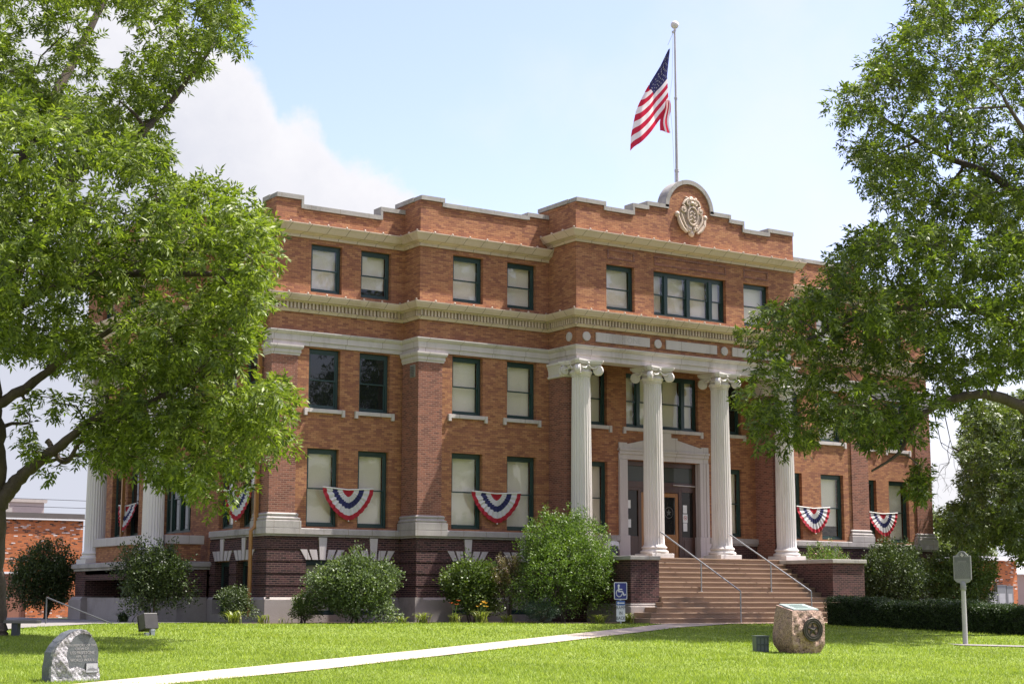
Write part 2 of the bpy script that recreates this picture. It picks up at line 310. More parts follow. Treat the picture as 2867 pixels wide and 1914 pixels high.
CL_LEFT = np.array([
 (-11.4, -7.4, 14.2, 0.82), (-11.4, -5.2, 17.1, 0.50), (-7.6, -8.3, 14.6, 0.97), (-9.3, -9.0, 15.0, 0.95), (-12.0, -9.5, 13.7, 0.86), (-7.5, -8.0, 16.6, 0.94),
 (-9.3, -13.3, 13.8, 0.91), (-9.2, -8.2, 16.6, 0.70), (-11.3, -5.2, 14.2, 0.48), (-7.8, -12.2, 15.1, 0.97), (-12.0, -10.3, 12.6, 0.69), (-9.3, -10.7, 12.9, 1.09),
 (-10.8, -10.3, 15.6, 0.67), (-8.0, -13.9, 15.1, 0.51), (-8.5, -10.7, 15.9, 0.76), (-7.4, -10.5, 14.6, 0.53), (-11.3, -11.7, 12.8, 0.90), (-7.7, -8.2, 12.2, 0.48),
 (-12.3, -9.0, 15.6, 0.52), (-11.0, -12.3, 14.9, 0.62), (-10.2, -9.2, 13.0, 0.56), (-6.9, -10.6, 16.2, 0.83), (-7.8, -7.2, 13.1, 0.87), (-9.9, -11.6, 11.6, 0.48),
 (-9.7, -6.6, 14.0, 0.79), (-10.6, -7.2, 16.3, 1.01), (-8.2, -9.4, 12.8, 0.48), (-12.5, -9.8, 15.0, 0.51), (-10.6, -8.0, 13.1, 0.48), (-9.2, -9.7, 16.3, 0.58),
 (-12.6, -11.1, 15.0, 0.59), (-11.3, -6.3, 15.2, 0.74), (-9.5, -11.8, 15.7, 0.48), (-11.8, -8.2, 12.9, 0.48), (-8.0, -12.4, 13.9, 0.48), (-9.6, -13.0, 12.3, 0.56),
 (-10.9, -6.4, 13.4, 0.48), (-9.2, -8.3, 13.3, 0.79), (-5.9, -9.2, 16.0, 0.57), (-6.6, -8.7, 17.4, 0.48), (-8.9, -10.7, 11.4, 0.48), (-9.7, -12.5, 11.0, 0.48),
 (-9.4, -6.8, 17.4, 0.48), (-9.0, -6.1, 15.2, 0.83), (-8.5, -9.4, 11.9, 0.48), (-10.2, -6.3, 17.3, 0.48), (-9.1, -13.6, 15.1, 0.52), (-10.4, -5.4, 13.7, 0.48),
 (-6.3, -8.2, 15.3, 0.48), (-8.0, -10.9, 13.9, 0.48), (-7.7, -13.5, 14.3, 0.48), (-12.1, -8.3, 14.9, 0.48), (-11.1, -5.0, 15.7, 0.61), (-8.9, -11.8, 11.4, 0.48),
 (-12.0, -10.5, 15.5, 0.48), (-7.6, -9.7, 16.8, 0.48), (-6.3, -10.0, 15.2, 0.48), (-11.4, -8.7, 16.2, 0.51), (-9.2, -11.6, 14.3, 0.83), (-9.3, -9.1, 12.5, 0.48),
 (-10.8, -10.2, 12.5, 0.48), (-12.7, -10.9, 13.8, 0.49), (-5.6, -8.5, 16.8, 0.54), (-11.9, -7.3, 15.6, 0.48), (-10.1, -13.1, 14.9, 0.57), (-6.2, -9.5, 17.0, 0.57),
 (-8.1, -9.6, 13.8, 0.73), (-8.2, -7.0, 17.4, 0.61), (-10.4, -8.9, 16.4, 0.48), (-11.6, -9.1, 12.6, 0.48), (-11.6, -7.2, 13.1, 0.48), (-10.7, -10.8, 14.4, 0.81),
 (-8.7, -12.5, 12.9, 0.48), (-6.7, -11.3, 14.8, 0.48), (-10.5, -9.6, 7.2, 0.90), (-12.9, -15.5, 7.4, 1.09), (-11.7, -12.8, 9.5, 1.17), (-12.2, -11.0, 11.8, 0.81),
 (-13.1, -15.5, 6.1, 0.61), (-10.4, -12.4, 7.5, 0.88), (-10.2, -17.7, 8.1, 1.05), (-12.6, -15.6, 10.1, 1.15), (-10.1, -11.2, 11.9, 0.46), (-10.1, -10.9, 8.4, 0.86),
 (-11.2, -16.8, 9.8, 0.54), (-8.2, -13.5, 8.7, 1.21), (-10.3, -16.9, 6.3, 1.13), (-13.0, -13.8, 7.3, 0.65), (-7.8, -13.1, 6.6, 0.87), (-8.0, -11.5, 6.0, 0.46),
 (-12.2, -11.9, 8.1, 0.91), (-13.2, -13.0, 10.7, 0.47), (-9.2, -13.2, 5.7, 0.46), (-10.0, -15.1, 8.5, 0.94), (-8.4, -11.7, 10.0, 0.76), (-9.3, -15.4, 6.1, 1.01),
 (-11.0, -10.8, 10.4, 0.89), (-11.5, -14.7, 7.3, 0.85), (-12.7, -13.2, 11.5, 0.46), (-8.6, -10.9, 6.2, 0.61), (-11.0, -12.0, 11.9, 0.46), (-12.9, -12.0, 10.4, 0.47),
 (-12.4, -9.6, 12.4, 0.46), (-12.2, -9.7, 7.9, 0.46), (-11.5, -15.3, 9.1, 0.93), (-9.9, -13.5, 5.9, 0.46), (-12.0, -13.4, 6.6, 0.80), (-7.3, -11.9, 7.7, 0.82),
 (-10.0, -13.8, 9.7, 1.05), (-9.7, -11.2, 6.5, 0.58), (-12.4, -11.2, 9.5, 0.69), (-8.6, -16.0, 8.8, 0.83), (-11.3, -13.3, 10.9, 0.87), (-8.2, -15.5, 7.3, 0.81),
 (-10.7, -11.5, 6.4, 0.46), (-10.2, -14.4, 5.8, 0.54), (-12.0, -9.4, 9.2, 0.66), (-13.4, -14.2, 8.1, 0.46), (-13.6, -14.5, 10.3, 0.46), (-11.8, -11.6, 6.9, 0.85),
 (-10.7, -12.2, 8.6, 0.79), (-8.7, -11.2, 8.7, 0.86), (-7.9, -15.2, 6.2, 0.46), (-12.8, -14.0, 6.1, 0.46), (-7.2, -13.7, 7.7, 0.63), (-8.6, -16.7, 7.3, 0.59),
 (-9.8, -13.2, 10.8, 0.53), (-10.5, -16.8, 9.0, 0.52), (-13.3, -14.3, 9.1, 0.63), (-11.9, -15.3, 6.1, 0.61), (-8.9, -17.9, 7.7, 0.46), (-11.9, -8.8, 7.4, 0.46),
 (-9.0, -13.7, 7.2, 0.88), (-12.3, -10.7, 8.7, 0.61), (-12.6, -11.2, 10.7, 0.58), (-7.7, -14.5, 9.5, 0.52), (-12.8, -14.3, 11.2, 0.46), (-11.0, -14.6, 10.7, 0.55),
 (-7.2, -14.7, 8.9, 0.46), (-9.2, -15.2, 9.5, 0.46), (-13.1, -12.6, 9.8, 0.46), (-9.0, -18.1, 6.9, 0.46), (-10.6, -12.7, 6.4, 0.63), (-9.1, -14.3, 5.6, 0.46),
 (-6.6, -12.7, 9.7, 0.52), (-11.0, -10.4, 12.0, 0.82), (-9.8, -11.9, 11.1, 0.81), (-12.3, -9.4, 10.8, 0.46), (-11.9, -9.3, 6.8, 0.47), (-13.5, -15.2, 8.6, 0.66),
 (-10.5, -16.6, 5.3, 0.46), (-8.8, -14.3, 9.7, 0.46), (-12.3, -10.6, 7.5, 0.51), (-12.0, -16.5, 8.4, 0.85), (-13.0, -13.2, 6.5, 0.46), (-6.4, -12.5, 7.9, 0.46),
 (-7.7, -14.7, 8.0, 0.55), (-8.6, -16.8, 8.1, 0.60), (-9.1, -18.4, 8.2, 0.46), (-6.9, -13.7, 9.3, 0.46), (-10.4, -15.8, 5.4, 0.46), (-12.2, -12.5, 11.8, 0.46),
 (-9.2, -17.9, 8.8, 0.46), (-7.7, -12.5, 10.4, 0.53), (-6.8, -12.9, 7.4, 0.46), (-11.1, -13.7, 6.1, 0.46), (-10.2, -15.7, 9.4, 0.53), (-9.6, -10.7, 9.9, 0.91),
 (-8.4, -14.6, 5.9, 0.46), (-12.9, -12.0, 11.8, 0.46), (-8.4, -11.0, 7.3, 0.85), (-11.6, -10.0, 6.7, 0.46), (-8.7, -11.7, 5.9, 0.46), (-7.4, -13.5, 9.9, 0.53),
 (-9.2, -17.6, 5.8, 0.46), (-9.6, -16.7, 5.4, 0.46), (-8.8, -17.3, 6.7, 0.48), (-10.8, -10.7, 6.5, 0.46), (-13.1, -13.1, 9.1, 0.53), (-12.1, -9.5, 11.6, 0.62),
 (-12.4, -10.2, 11.1, 0.48), (-12.8, -12.6, 7.2, 0.60), (-11.8, -14.5, 11.1, 0.46), (-9.1, -12.7, 10.2, 0.60), (-9.0, -16.7, 5.8, 0.46), (-11.9, -10.2, 12.4, 0.46),
 (-8.2, -15.3, 9.5, 0.46), (-7.2, -11.7, 6.4, 0.57), (-10.6, -15.7, 10.2, 0.46), (-13.0, -12.5, 11.3, 0.50), (-10.7, -16.1, 7.8, 0.84), (-11.7, -14.4, 6.0, 0.46),
 (-13.1, -13.1, 8.3, 0.49), (-6.6, -12.8, 8.7, 0.47), (-10.2, -15.0, 10.3, 0.46), (-10.9, -15.0, 5.9, 0.52), (-11.3, -16.2, 5.6, 0.46), (-9.4, -16.6, 9.3, 0.46),
 (-10.7, -13.8, 8.0, 0.85), (-12.1, -9.1, 10.0, 0.46), (-7.7, -14.4, 6.4, 0.53), (-12.4, -10.0, 10.0, 0.46), (-10.9, -10.5, 9.3, 0.77), (-13.4, -13.6, 10.2, 0.46),
 (-8.5, -13.5, 10.0, 0.46), (-9.5, -12.1, 6.2, 0.48), (-7.6, -15.4, 8.8, 0.46), (-12.6, -12.4, 6.4, 0.48), (-13.3, -14.6, 6.5, 0.55), (-13.4, -13.7, 11.1, 0.46),
 (-9.1, -12.3, 8.0, 0.78), (-10.3, -13.9, 6.8, 0.81), (-13.7, -14.9, 10.9, 0.46), (-12.1, -13.9, 8.5, 0.91), (-8.6, -16.5, 6.4, 0.48), (-8.2, -13.2, 4.7, 0.83),
 (-7.1, -15.4, 5.0, 0.40), (-8.3, -17.0, 4.8, 0.65), (-7.1, -12.7, 5.1, 0.77), (-9.9, -14.5, 3.8, 0.41), (-9.5, -16.4, 4.4, 0.72), (-7.8, -15.7, 5.3, 0.40),
 (-7.6, -15.5, 4.3, 0.40), (-9.8, -15.2, 4.6, 0.57), (-10.4, -16.2, 4.6, 0.42), (-6.5, -13.8, 5.1, 0.54), (-7.5, -13.6, 3.8, 0.40), (-8.5, -15.7, 3.9, 0.67),
 (-6.8, -14.0, 5.7, 0.41), (-8.5, -15.2, 4.9, 0.51), (-8.8, -11.6, 4.3, 0.66), (-7.5, -14.5, 4.1, 0.41), (-6.9, -14.8, 5.5, 0.38), (-7.5, -16.6, 4.6, 0.38),
 (-9.6, -13.5, 3.9, 0.38), (-9.3, -13.1, 4.9, 0.43), (-6.6, -14.6, 4.4, 0.43), (-7.6, -12.8, 3.6, 0.43), (-8.7, -17.1, 3.7, 0.38), (-7.6, -14.7, 4.9, 0.65),
 (-8.8, -12.1, 5.0, 0.48), (-6.2, -13.7, 4.4, 0.38), (-8.8, -16.2, 5.0, 0.38), (-10.0, -14.2, 4.7, 0.38), (-9.5, -16.4, 3.4, 0.39), (-9.3, -14.1, 3.7, 0.39),
 (-8.4, -12.3, 3.8, 0.38), (-9.2, -12.5, 4.2, 0.52), (-9.0, -14.3, 4.9, 0.44), (-10.3, -15.9, 3.8, 0.47), (-8.7, -12.9, 3.7, 0.38), (-8.2, -17.4, 4.1, 0.43),
 (-8.6, -14.1, 3.6, 0.50), (-7.6, -16.3, 5.1, 0.39), (-9.5, -15.1, 3.6, 0.43), (-8.0, -16.4, 4.2, 0.39), (-6.9, -13.0, 4.1, 0.49), (-8.3, -14.8, 3.5, 0.38),
 (-8.1, -13.3, 3.4, 0.46), (-7.5, -13.9, 5.4, 0.38), (-8.4, -17.8, 5.0, 0.38), (-8.9, -16.0, 3.4, 0.39), (-6.9, -13.8, 4.4, 0.43), (-9.2, -17.2, 4.8, 0.38),
 (-6.9, -15.3, 4.3, 0.38), (-7.5, -12.1, 3.4, 0.38), (-10.3, -15.1, 4.1, 0.40), (-7.7, -15.0, 3.8, 0.38), (-7.4, -16.1, 4.2, 0.38), (-6.4, -13.5, 5.7, 0.41),
 (-9.2, -15.6, 4.8, 0.41), (-11.0, -12.2, 3.7, 0.18), (-11.5, -13.3, 5.0, 0.37), (-10.4, -10.8, 5.3, 0.30), (-10.4, -12.6, 4.4, 0.22), (-10.3, -11.0, 4.0, 0.30),
 (-11.4, -12.8, 3.7, 0.20), (-11.6, -12.3, 4.1, 0.18), (-11.0, -11.8, 5.3, 0.24), (-11.2, -10.7, 4.8, 0.18), (-10.4, -12.5, 5.2, 0.18), (-10.9, -10.1, 4.5, 0.18),
 (-11.3, -11.4, 4.1, 0.18), (-10.0, -11.8, 4.9, 0.18), (-9.8, -11.0, 4.7, 0.18), (-11.5, -11.5, 4.8, 0.18), (-11.7, -12.2, 4.8, 0.18), (-10.8, -13.4, 4.0, 0.18),
 (-11.1, -10.1, 5.2, 0.19), (-11.4, -11.0, 5.3, 0.18), (-10.3, -14.8, 4.5, 0.25), (-9.7, -12.5, 5.1, 0.35), (-10.3, -13.3, 3.8, 0.28), (-10.8, -14.7, 4.3, 0.35),
 (-9.9, -12.6, 4.1, 0.44), (-9.9, -13.4, 5.0, 0.32), (-10.4, -14.1, 4.0, 0.44), (-9.6, -11.8, 5.1, 0.42), (-9.9, -12.1, 4.5, 0.35), (-10.3, -13.1, 4.4, 0.26),
 (-9.5, -11.1, 4.7, 0.43), (-10.5, -13.7, 4.6, 0.33), (-10.1, -14.2, 4.5, 0.25), (-9.3, -11.3, 4.1, 0.34), (-10.3, -14.0, 5.0, 0.34), (-9.6, -12.9, 4.7, 0.27),
 (-9.9, -13.5, 4.2, 0.28), (-9.7, -12.0, 3.9, 0.25), (-10.5, -15.0, 3.8, 0.25), (-10.6, -15.1, 4.9, 0.27), (-9.1, -11.4, 5.3, 0.25), (-9.7, -11.6, 4.2, 0.29),
 (-9.3, -12.2, 4.8, 0.25), (-9.4, -12.0, 4.2, 0.25), (-9.8, -13.4, 4.6, 0.25), (-10.6, -14.6, 5.1, 0.25), (-10.8, -14.6, 3.8, 0.25), (-10.2, -12.7, 4.6, 0.28),
 (-10.1, -12.9, 5.3, 0.25), (-10.8, -14.4, 4.7, 0.25), (-9.2, -11.7, 4.5, 0.25), (-9.6, -11.2, 5.4, 0.26), (-8.2, -14.7, 3.8, 0.15), (-8.3, -16.1, 3.1, 0.26),
 (-8.2, -14.9, 2.9, 0.18), (-7.6, -15.2, 3.3, 0.15), (-9.1, -16.5, 3.7, 0.15), (-8.2, -14.1, 3.2, 0.16), (-8.5, -15.4, 3.8, 0.15)])
CL_RIGHT = np.array([
 (15.9, -12.3, 13.9, 0.59), (15.4, -16.9, 16.7, 1.00), (19.6, -14.3, 20.9, 0.85), (21.2, -13.1, 15.0, 1.03), (20.6, -14.8, 17.6, 1.55), (14.0, -17.1, 12.3, 0.64),
 (14.9, -18.9, 13.9, 1.06), (20.9, -16.0, 20.0, 0.59), (21.4, -11.6, 18.0, 1.12), (21.1, -10.4, 15.5, 1.56), (13.3, -18.7, 15.4, 1.06), (23.7, -12.4, 16.6, 1.53),
 (18.9, -11.1, 14.7, 1.16), (18.7, -15.7, 15.5, 1.01), (18.2, -16.8, 19.1, 1.02), (17.8, -13.4, 20.2, 1.16), (16.1, -12.3, 16.0, 1.49), (18.2, -10.1, 15.9, 0.99),
 (17.5, -16.0, 13.3, 0.99), (15.8, -12.9, 17.9, 0.81), (22.2, -14.8, 16.1, 0.59), (16.1, -18.7, 18.7, 0.75), (22.7, -12.8, 14.2, 0.65), (16.4, -18.0, 12.5, 0.79),
 (20.0, -16.5, 18.3, 0.59), (20.3, -11.3, 14.2, 0.62), (14.5, -14.0, 13.7, 0.86), (21.9, -12.5, 21.5, 1.31), (13.3, -17.4, 18.8, 0.59), (17.5, -18.3, 18.8, 0.69),
 (18.5, -12.9, 17.6, 0.99), (10.6, -16.7, 15.4, 0.59), (14.6, -15.7, 19.7, 0.59), (22.1, -14.7, 20.0, 0.80), (15.5, -16.2, 12.7, 0.71), (17.4, -15.7, 17.3, 1.21),
 (12.3, -16.3, 15.8, 1.13), (19.2, -13.6, 15.6, 1.29), (18.4, -14.3, 19.0, 1.00), (16.1, -11.2, 17.4, 0.67), (17.9, -10.9, 19.1, 0.80), (18.0, -8.9, 17.5, 0.59),
 (17.1, -10.5, 18.2, 0.59), (15.8, -15.1, 15.1, 1.57), (13.4, -14.7, 15.9, 1.18), (11.9, -18.7, 17.8, 0.73), (19.1, -9.9, 19.6, 0.88), (14.9, -19.9, 15.0, 0.80),
 (24.5, -13.0, 18.2, 0.59), (23.4, -13.7, 18.6, 0.72), (21.7, -12.6, 19.6, 1.37), (17.1, -15.6, 19.9, 0.85), (10.7, -16.8, 13.1, 0.72), (12.6, -16.1, 13.9, 1.41),
 (19.7, -11.7, 19.1, 1.20), (19.7, -16.7, 15.0, 0.59), (16.8, -13.8, 13.5, 0.84), (12.9, -16.0, 17.2, 0.59), (11.1, -17.9, 16.2, 0.64), (19.5, -11.4, 16.8, 1.11),
 (17.8, -11.5, 13.7, 0.59), (11.5, -17.4, 11.9, 0.59), (17.7, -18.1, 15.2, 0.59), (22.1, -14.7, 14.4, 0.59), (15.4, -14.4, 18.6, 0.59), (16.4, -18.8, 15.8, 0.80),
 (15.7, -19.7, 16.9, 0.59), (20.0, -12.2, 21.7, 0.85), (14.3, -16.5, 18.1, 1.10), (20.3, -16.1, 14.1, 0.59), (24.4, -12.8, 14.5, 0.64), (16.8, -12.0, 18.4, 0.84),
 (13.1, -13.9, 14.4, 0.59), (14.8, -20.1, 17.7, 0.82), (14.9, -19.2, 12.3, 0.95), (23.6, -13.4, 20.2, 0.88), (13.5, -18.6, 17.1, 1.01), (13.9, -13.3, 15.0, 0.61),
 (16.6, -10.6, 15.4, 0.59), (16.6, -18.9, 14.7, 0.59), (13.2, -18.1, 12.1, 0.76), (11.8, -16.4, 12.3, 0.59), (19.5, -14.7, 13.3, 0.59), (16.1, -16.7, 19.2, 0.97),
 (10.8, -15.7, 15.0, 0.59), (19.7, -16.5, 12.8, 0.59), (20.1, -16.0, 16.3, 0.80), (17.5, -18.4, 17.1, 0.59), (17.3, -12.2, 19.4, 0.59), (18.4, -17.0, 14.3, 0.94),
 (12.0, -17.8, 17.1, 0.59), (14.0, -18.4, 18.4, 0.66), (17.5, -18.3, 14.3, 0.59), (19.0, -9.3, 18.3, 1.03), (16.5, -13.9, 19.1, 0.73), (18.7, -11.8, 20.9, 0.59),
 (12.6, -17.4, 17.7, 0.60), (20.2, -16.6, 19.1, 0.59), (19.5, -16.9, 19.7, 0.59), (14.3, -15.8, 12.4, 0.59), (23.4, -14.0, 21.5, 0.65), (18.2, -13.5, 13.6, 0.75),
 (21.3, -14.8, 13.4, 0.59), (21.2, -14.4, 21.5, 0.59), (19.6, -12.7, 13.9, 0.71), (19.5, -9.0, 14.5, 0.59), (15.0, -12.3, 14.5, 0.59), (18.8, -15.8, 12.9, 0.59),
 (18.5, -17.6, 17.6, 0.59), (13.4, -14.8, 17.2, 0.59), (13.8, -14.6, 12.6, 0.59), (21.2, -15.4, 15.7, 0.59), (21.7, -15.4, 21.4, 0.59), (18.1, -14.9, 20.7, 0.59),
 (18.1, -12.3, 21.5, 0.59), (11.7, -18.2, 14.1, 1.00), (22.1, -11.7, 14.1, 0.59), (14.1, -14.3, 17.9, 0.59), (20.4, -16.5, 20.7, 0.59), (18.6, -16.6, 20.4, 0.59),
 (23.3, -13.5, 15.2, 0.79), (18.1, -17.2, 16.2, 1.02), (16.4, -14.7, 12.8, 0.59), (16.6, -10.3, 16.9, 0.59), (15.6, -14.5, 17.1, 1.00), (23.2, -13.0, 22.4, 0.59),
 (17.7, -18.0, 12.7, 0.59), (10.6, -16.5, 14.3, 0.64), (21.8, -15.1, 19.0, 0.59), (12.9, -15.9, 12.5, 0.63), (23.1, -13.8, 13.8, 0.59), (16.4, -18.8, 17.5, 0.80),
 (21.4, -13.8, 13.8, 0.60), (23.0, -14.1, 17.5, 0.59), (19.1, -11.3, 22.3, 0.59), (13.0, -18.6, 18.2, 0.59), (16.4, -11.4, 14.6, 0.59), (14.3, -17.6, 19.1, 0.59),
 (16.2, -14.3, 20.1, 0.77), (16.7, -18.7, 13.5, 0.59), (18.5, -17.0, 12.8, 0.64), (13.2, -19.7, 18.0, 0.59), (14.8, -13.4, 17.5, 0.59), (19.9, -10.6, 21.6, 0.59),
 (15.2, -14.9, 19.4, 0.59), (15.2, -17.3, 12.2, 0.59), (21.1, -12.7, 13.8, 0.59), (15.2, -14.7, 12.9, 0.59), (19.3, -11.0, 20.3, 0.62), (14.4, -16.9, 14.5, 1.01),
 (16.1, -19.2, 12.7, 0.59), (22.5, -14.2, 21.9, 0.59), (14.0, -12.8, 16.6, 0.59), (17.8, -14.5, 13.2, 0.59), (21.0, -11.5, 22.4, 0.59), (24.1, -13.6, 22.1, 0.59),
 (18.0, -14.8, 14.4, 1.01), (18.8, -13.2, 21.5, 0.59), (11.8, -14.8, 15.3, 0.59), (17.3, -9.7, 17.4, 0.64), (16.7, -16.8, 12.4, 0.59), (14.4, -20.3, 16.5, 0.79),
 (13.3, -14.3, 13.5, 0.59), (23.5, -11.9, 14.2, 0.59), (20.2, -13.7, 13.6, 0.59), (12.7, -16.8, 12.0, 0.59), (24.6, -12.9, 15.3, 0.59), (18.5, -8.8, 16.5, 0.59),
 (14.0, -16.5, 19.4, 0.59), (22.1, -14.8, 15.3, 0.59), (22.7, -14.6, 18.5, 0.59), (19.8, -16.6, 17.1, 0.59), (17.7, -18.2, 17.9, 0.59), (16.9, -18.3, 10.8, 0.66),
 (11.5, -18.3, 6.9, 0.88), (19.7, -15.2, 8.2, 0.59), (11.0, -18.1, 5.9, 0.57), (13.9, -10.1, 5.9, 0.57), (19.3, -10.6, 7.1, 0.57), (13.6, -15.3, 9.2, 1.38),
 (21.5, -13.8, 8.3, 0.57), (15.5, -11.9, 6.4, 0.92), (10.2, -13.8, 6.1, 0.95), (14.7, -18.0, 8.3, 1.32), (10.5, -12.9, 7.8, 0.98), (16.8, -13.3, 11.0, 1.61),
 (13.2, -16.4, 7.3, 1.21), (18.5, -10.2, 9.3, 1.41), (15.5, -9.4, 8.0, 0.97), (12.0, -16.6, 9.2, 1.22), (9.2, -17.3, 8.6, 1.17), (14.6, -17.6, 10.6, 1.09),
 (19.2, -16.1, 10.4, 0.94), (14.4, -20.0, 8.6, 0.65), (12.4, -13.6, 7.9, 1.40), (16.6, -15.7, 9.3, 1.11), (18.4, -9.3, 6.8, 1.11), (21.9, -11.8, 10.1, 1.25),
 (13.9, -11.9, 6.9, 0.98), (17.9, -17.6, 8.4, 0.57), (16.7, -11.6, 9.1, 1.23), (12.9, -12.8, 9.7, 1.17), (15.9, -8.7, 10.2, 1.00), (13.3, -10.0, 7.5, 0.99),
 (17.3, -16.3, 11.6, 0.66), (10.1, -14.9, 7.5, 0.97), (14.0, -10.5, 9.1, 1.22), (8.2, -15.4, 6.8, 0.97), (14.3, -8.8, 6.9, 1.09), (13.5, -13.9, 6.7, 0.96),
 (22.4, -14.3, 9.9, 0.57), (18.7, -10.5, 12.7, 0.83), (18.9, -16.4, 8.2, 0.78), (15.6, -16.9, 11.3, 0.64), (13.4, -15.2, 11.0, 1.00), (9.0, -17.4, 5.9, 1.00),
 (16.0, -18.5, 9.4, 0.99), (17.6, -16.5, 8.0, 0.66), (18.1, -13.2, 8.2, 0.95), (12.2, -18.9, 10.1, 0.94), (20.6, -14.9, 10.5, 1.06), (8.7, -14.7, 8.6, 0.57),
 (16.8, -12.9, 7.0, 0.76), (19.0, -11.9, 11.1, 1.46), (18.0, -13.6, 12.3, 0.59), (11.6, -11.2, 9.4, 0.57), (18.3, -11.8, 7.6, 1.02), (13.9, -11.6, 10.8, 0.57),
 (16.5, -11.1, 12.2, 0.88), (14.0, -19.7, 7.4, 0.70), (12.9, -20.7, 9.8, 1.00), (15.7, -13.7, 7.9, 1.02), (14.7, -7.3, 8.1, 0.57), (13.1, -9.2, 9.0, 0.73),
 (15.3, -8.2, 8.9, 1.09), (23.9, -12.8, 9.8, 0.71), (11.0, -14.9, 5.9, 0.62), (15.6, -6.5, 7.7, 0.79), (22.3, -12.6, 8.8, 0.70), (22.6, -13.5, 12.8, 0.68),
 (10.0, -16.4, 10.0, 0.57), (10.5, -15.3, 9.5, 0.87), (16.0, -19.0, 8.3, 0.57), (17.7, -8.9, 12.4, 0.63), (20.8, -15.1, 8.1, 0.57), (12.3, -13.1, 6.3, 0.70),
 (9.1, -14.3, 5.4, 0.66), (19.0, -16.8, 11.8, 0.57), (12.0, -11.5, 7.7, 1.15), (13.7, -8.5, 8.4, 0.57), (13.1, -10.9, 5.9, 0.58), (21.1, -15.3, 11.7, 0.57),
 (9.3, -15.3, 6.0, 0.73), (20.9, -12.8, 13.0, 0.57), (17.5, -16.9, 10.5, 1.07), (9.1, -18.2, 10.1, 0.63), (15.1, -12.6, 12.0, 0.68), (20.3, -13.1, 9.2, 1.35),
 (22.5, -14.1, 11.6, 0.57), (7.3, -15.8, 5.4, 0.57), (12.4, -10.2, 8.6, 0.86), (21.9, -14.6, 8.8, 0.57), (11.4, -18.5, 8.4, 1.43), (9.7, -13.7, 8.6, 0.74),
 (16.5, -8.5, 7.1, 0.81), (12.0, -10.3, 6.3, 0.57), (15.7, -19.1, 10.6, 0.70), (14.8, -10.4, 6.7, 0.71), (11.4, -11.1, 6.3, 0.65), (13.0, -9.3, 6.1, 0.57),
 (16.3, -15.2, 8.0, 0.93), (15.6, -13.8, 12.1, 0.57), (12.3, -17.6, 6.4, 0.57), (11.2, -10.7, 8.6, 0.57), (13.1, -16.8, 10.9, 0.74), (9.8, -16.3, 5.7, 0.57),
 (16.8, -17.9, 7.4, 0.57), (19.6, -15.0, 12.4, 0.57), (14.7, -12.9, 5.8, 0.59), (14.4, -13.4, 12.1, 0.57), (19.9, -15.9, 9.6, 0.62), (7.9, -14.5, 6.0, 0.57),
 (23.2, -12.6, 13.4, 0.57), (17.5, -9.7, 12.9, 0.57), (13.2, -13.4, 5.8, 0.57), (14.0, -14.1, 5.8, 0.57), (15.6, -10.3, 11.7, 0.57), (11.7, -15.3, 10.5, 0.90),
 (13.0, -20.3, 8.5, 0.98), (21.7, -12.3, 13.1, 0.57), (16.9, -8.9, 11.8, 0.62), (16.6, -15.4, 11.8, 0.57), (20.5, -15.5, 9.0, 0.62), (15.1, -15.6, 11.1, 0.98),
 (21.4, -11.4, 11.8, 1.34), (16.6, -14.1, 7.1, 0.57), (12.7, -15.5, 5.6, 0.57), (14.8, -10.8, 11.2, 0.57), (9.8, -16.4, 6.9, 0.96), (12.7, -14.4, 5.6, 0.57),
 (10.9, -16.8, 6.1, 0.97), (21.7, -14.5, 12.2, 0.76), (14.1, -12.5, 8.6, 1.04), (10.5, -13.4, 9.2, 0.57), (21.3, -14.9, 9.5, 0.62), (14.8, -8.5, 5.9, 0.57),
 (16.4, -7.5, 10.8, 0.57), (7.8, -15.9, 8.0, 0.83), (16.9, -18.1, 8.7, 0.67), (10.3, -17.8, 10.4, 0.61), (14.3, -13.6, 10.6, 0.98), (19.2, -9.5, 11.5, 1.02),
 (14.5, -19.9, 9.7, 0.77), (19.3, -13.6, 12.7, 0.57), (18.9, -15.5, 12.2, 0.57), (12.8, -19.3, 7.4, 0.81), (17.0, -11.7, 6.8, 0.72), (15.0, -7.5, 6.5, 0.74),
 (11.5, -13.7, 5.9, 0.57), (21.7, -11.4, 8.7, 0.75), (17.1, -11.1, 5.7, 0.57), (23.2, -11.9, 8.8, 0.57), (17.9, -8.1, 8.1, 1.09), (17.7, -15.0, 12.2, 0.57),
 (19.9, -10.4, 13.2, 0.58), (13.6, -18.0, 9.5, 1.00), (14.2, -15.3, 6.6, 0.72), (16.4, -10.5, 10.7, 1.36), (19.7, -13.7, 11.7, 0.98), (16.3, -16.8, 7.9, 0.70),
 (20.1, -15.7, 11.8, 0.75), (17.2, -10.1, 6.4, 0.70), (15.7, -13.6, 6.5, 0.57), (23.0, -13.6, 10.9, 0.65), (12.1, -17.6, 10.6, 0.74), (12.1, -13.7, 10.5, 0.57),
 (8.5, -15.8, 5.4, 0.57), (23.0, -12.3, 11.4, 0.95), (11.3, -15.8, 5.4, 0.57), (16.9, -7.3, 6.3, 0.57), (17.8, -11.6, 12.8, 0.57), (9.1, -13.8, 7.0, 0.57),
 (13.9, -18.3, 7.2, 0.57), (10.8, -17.1, 5.0, 0.57), (15.2, -14.9, 7.2, 0.82), (21.1, -11.1, 13.1, 0.66), (17.9, -14.9, 8.2, 0.81), (13.7, -19.6, 10.6, 0.57),
 (11.1, -17.1, 10.8, 0.57), (14.3, -19.0, 10.9, 0.57), (18.0, -8.5, 10.8, 1.15), (14.8, -16.0, 7.2, 0.57), (10.7, -12.5, 9.0, 0.57), (15.3, -16.9, 7.5, 0.57),
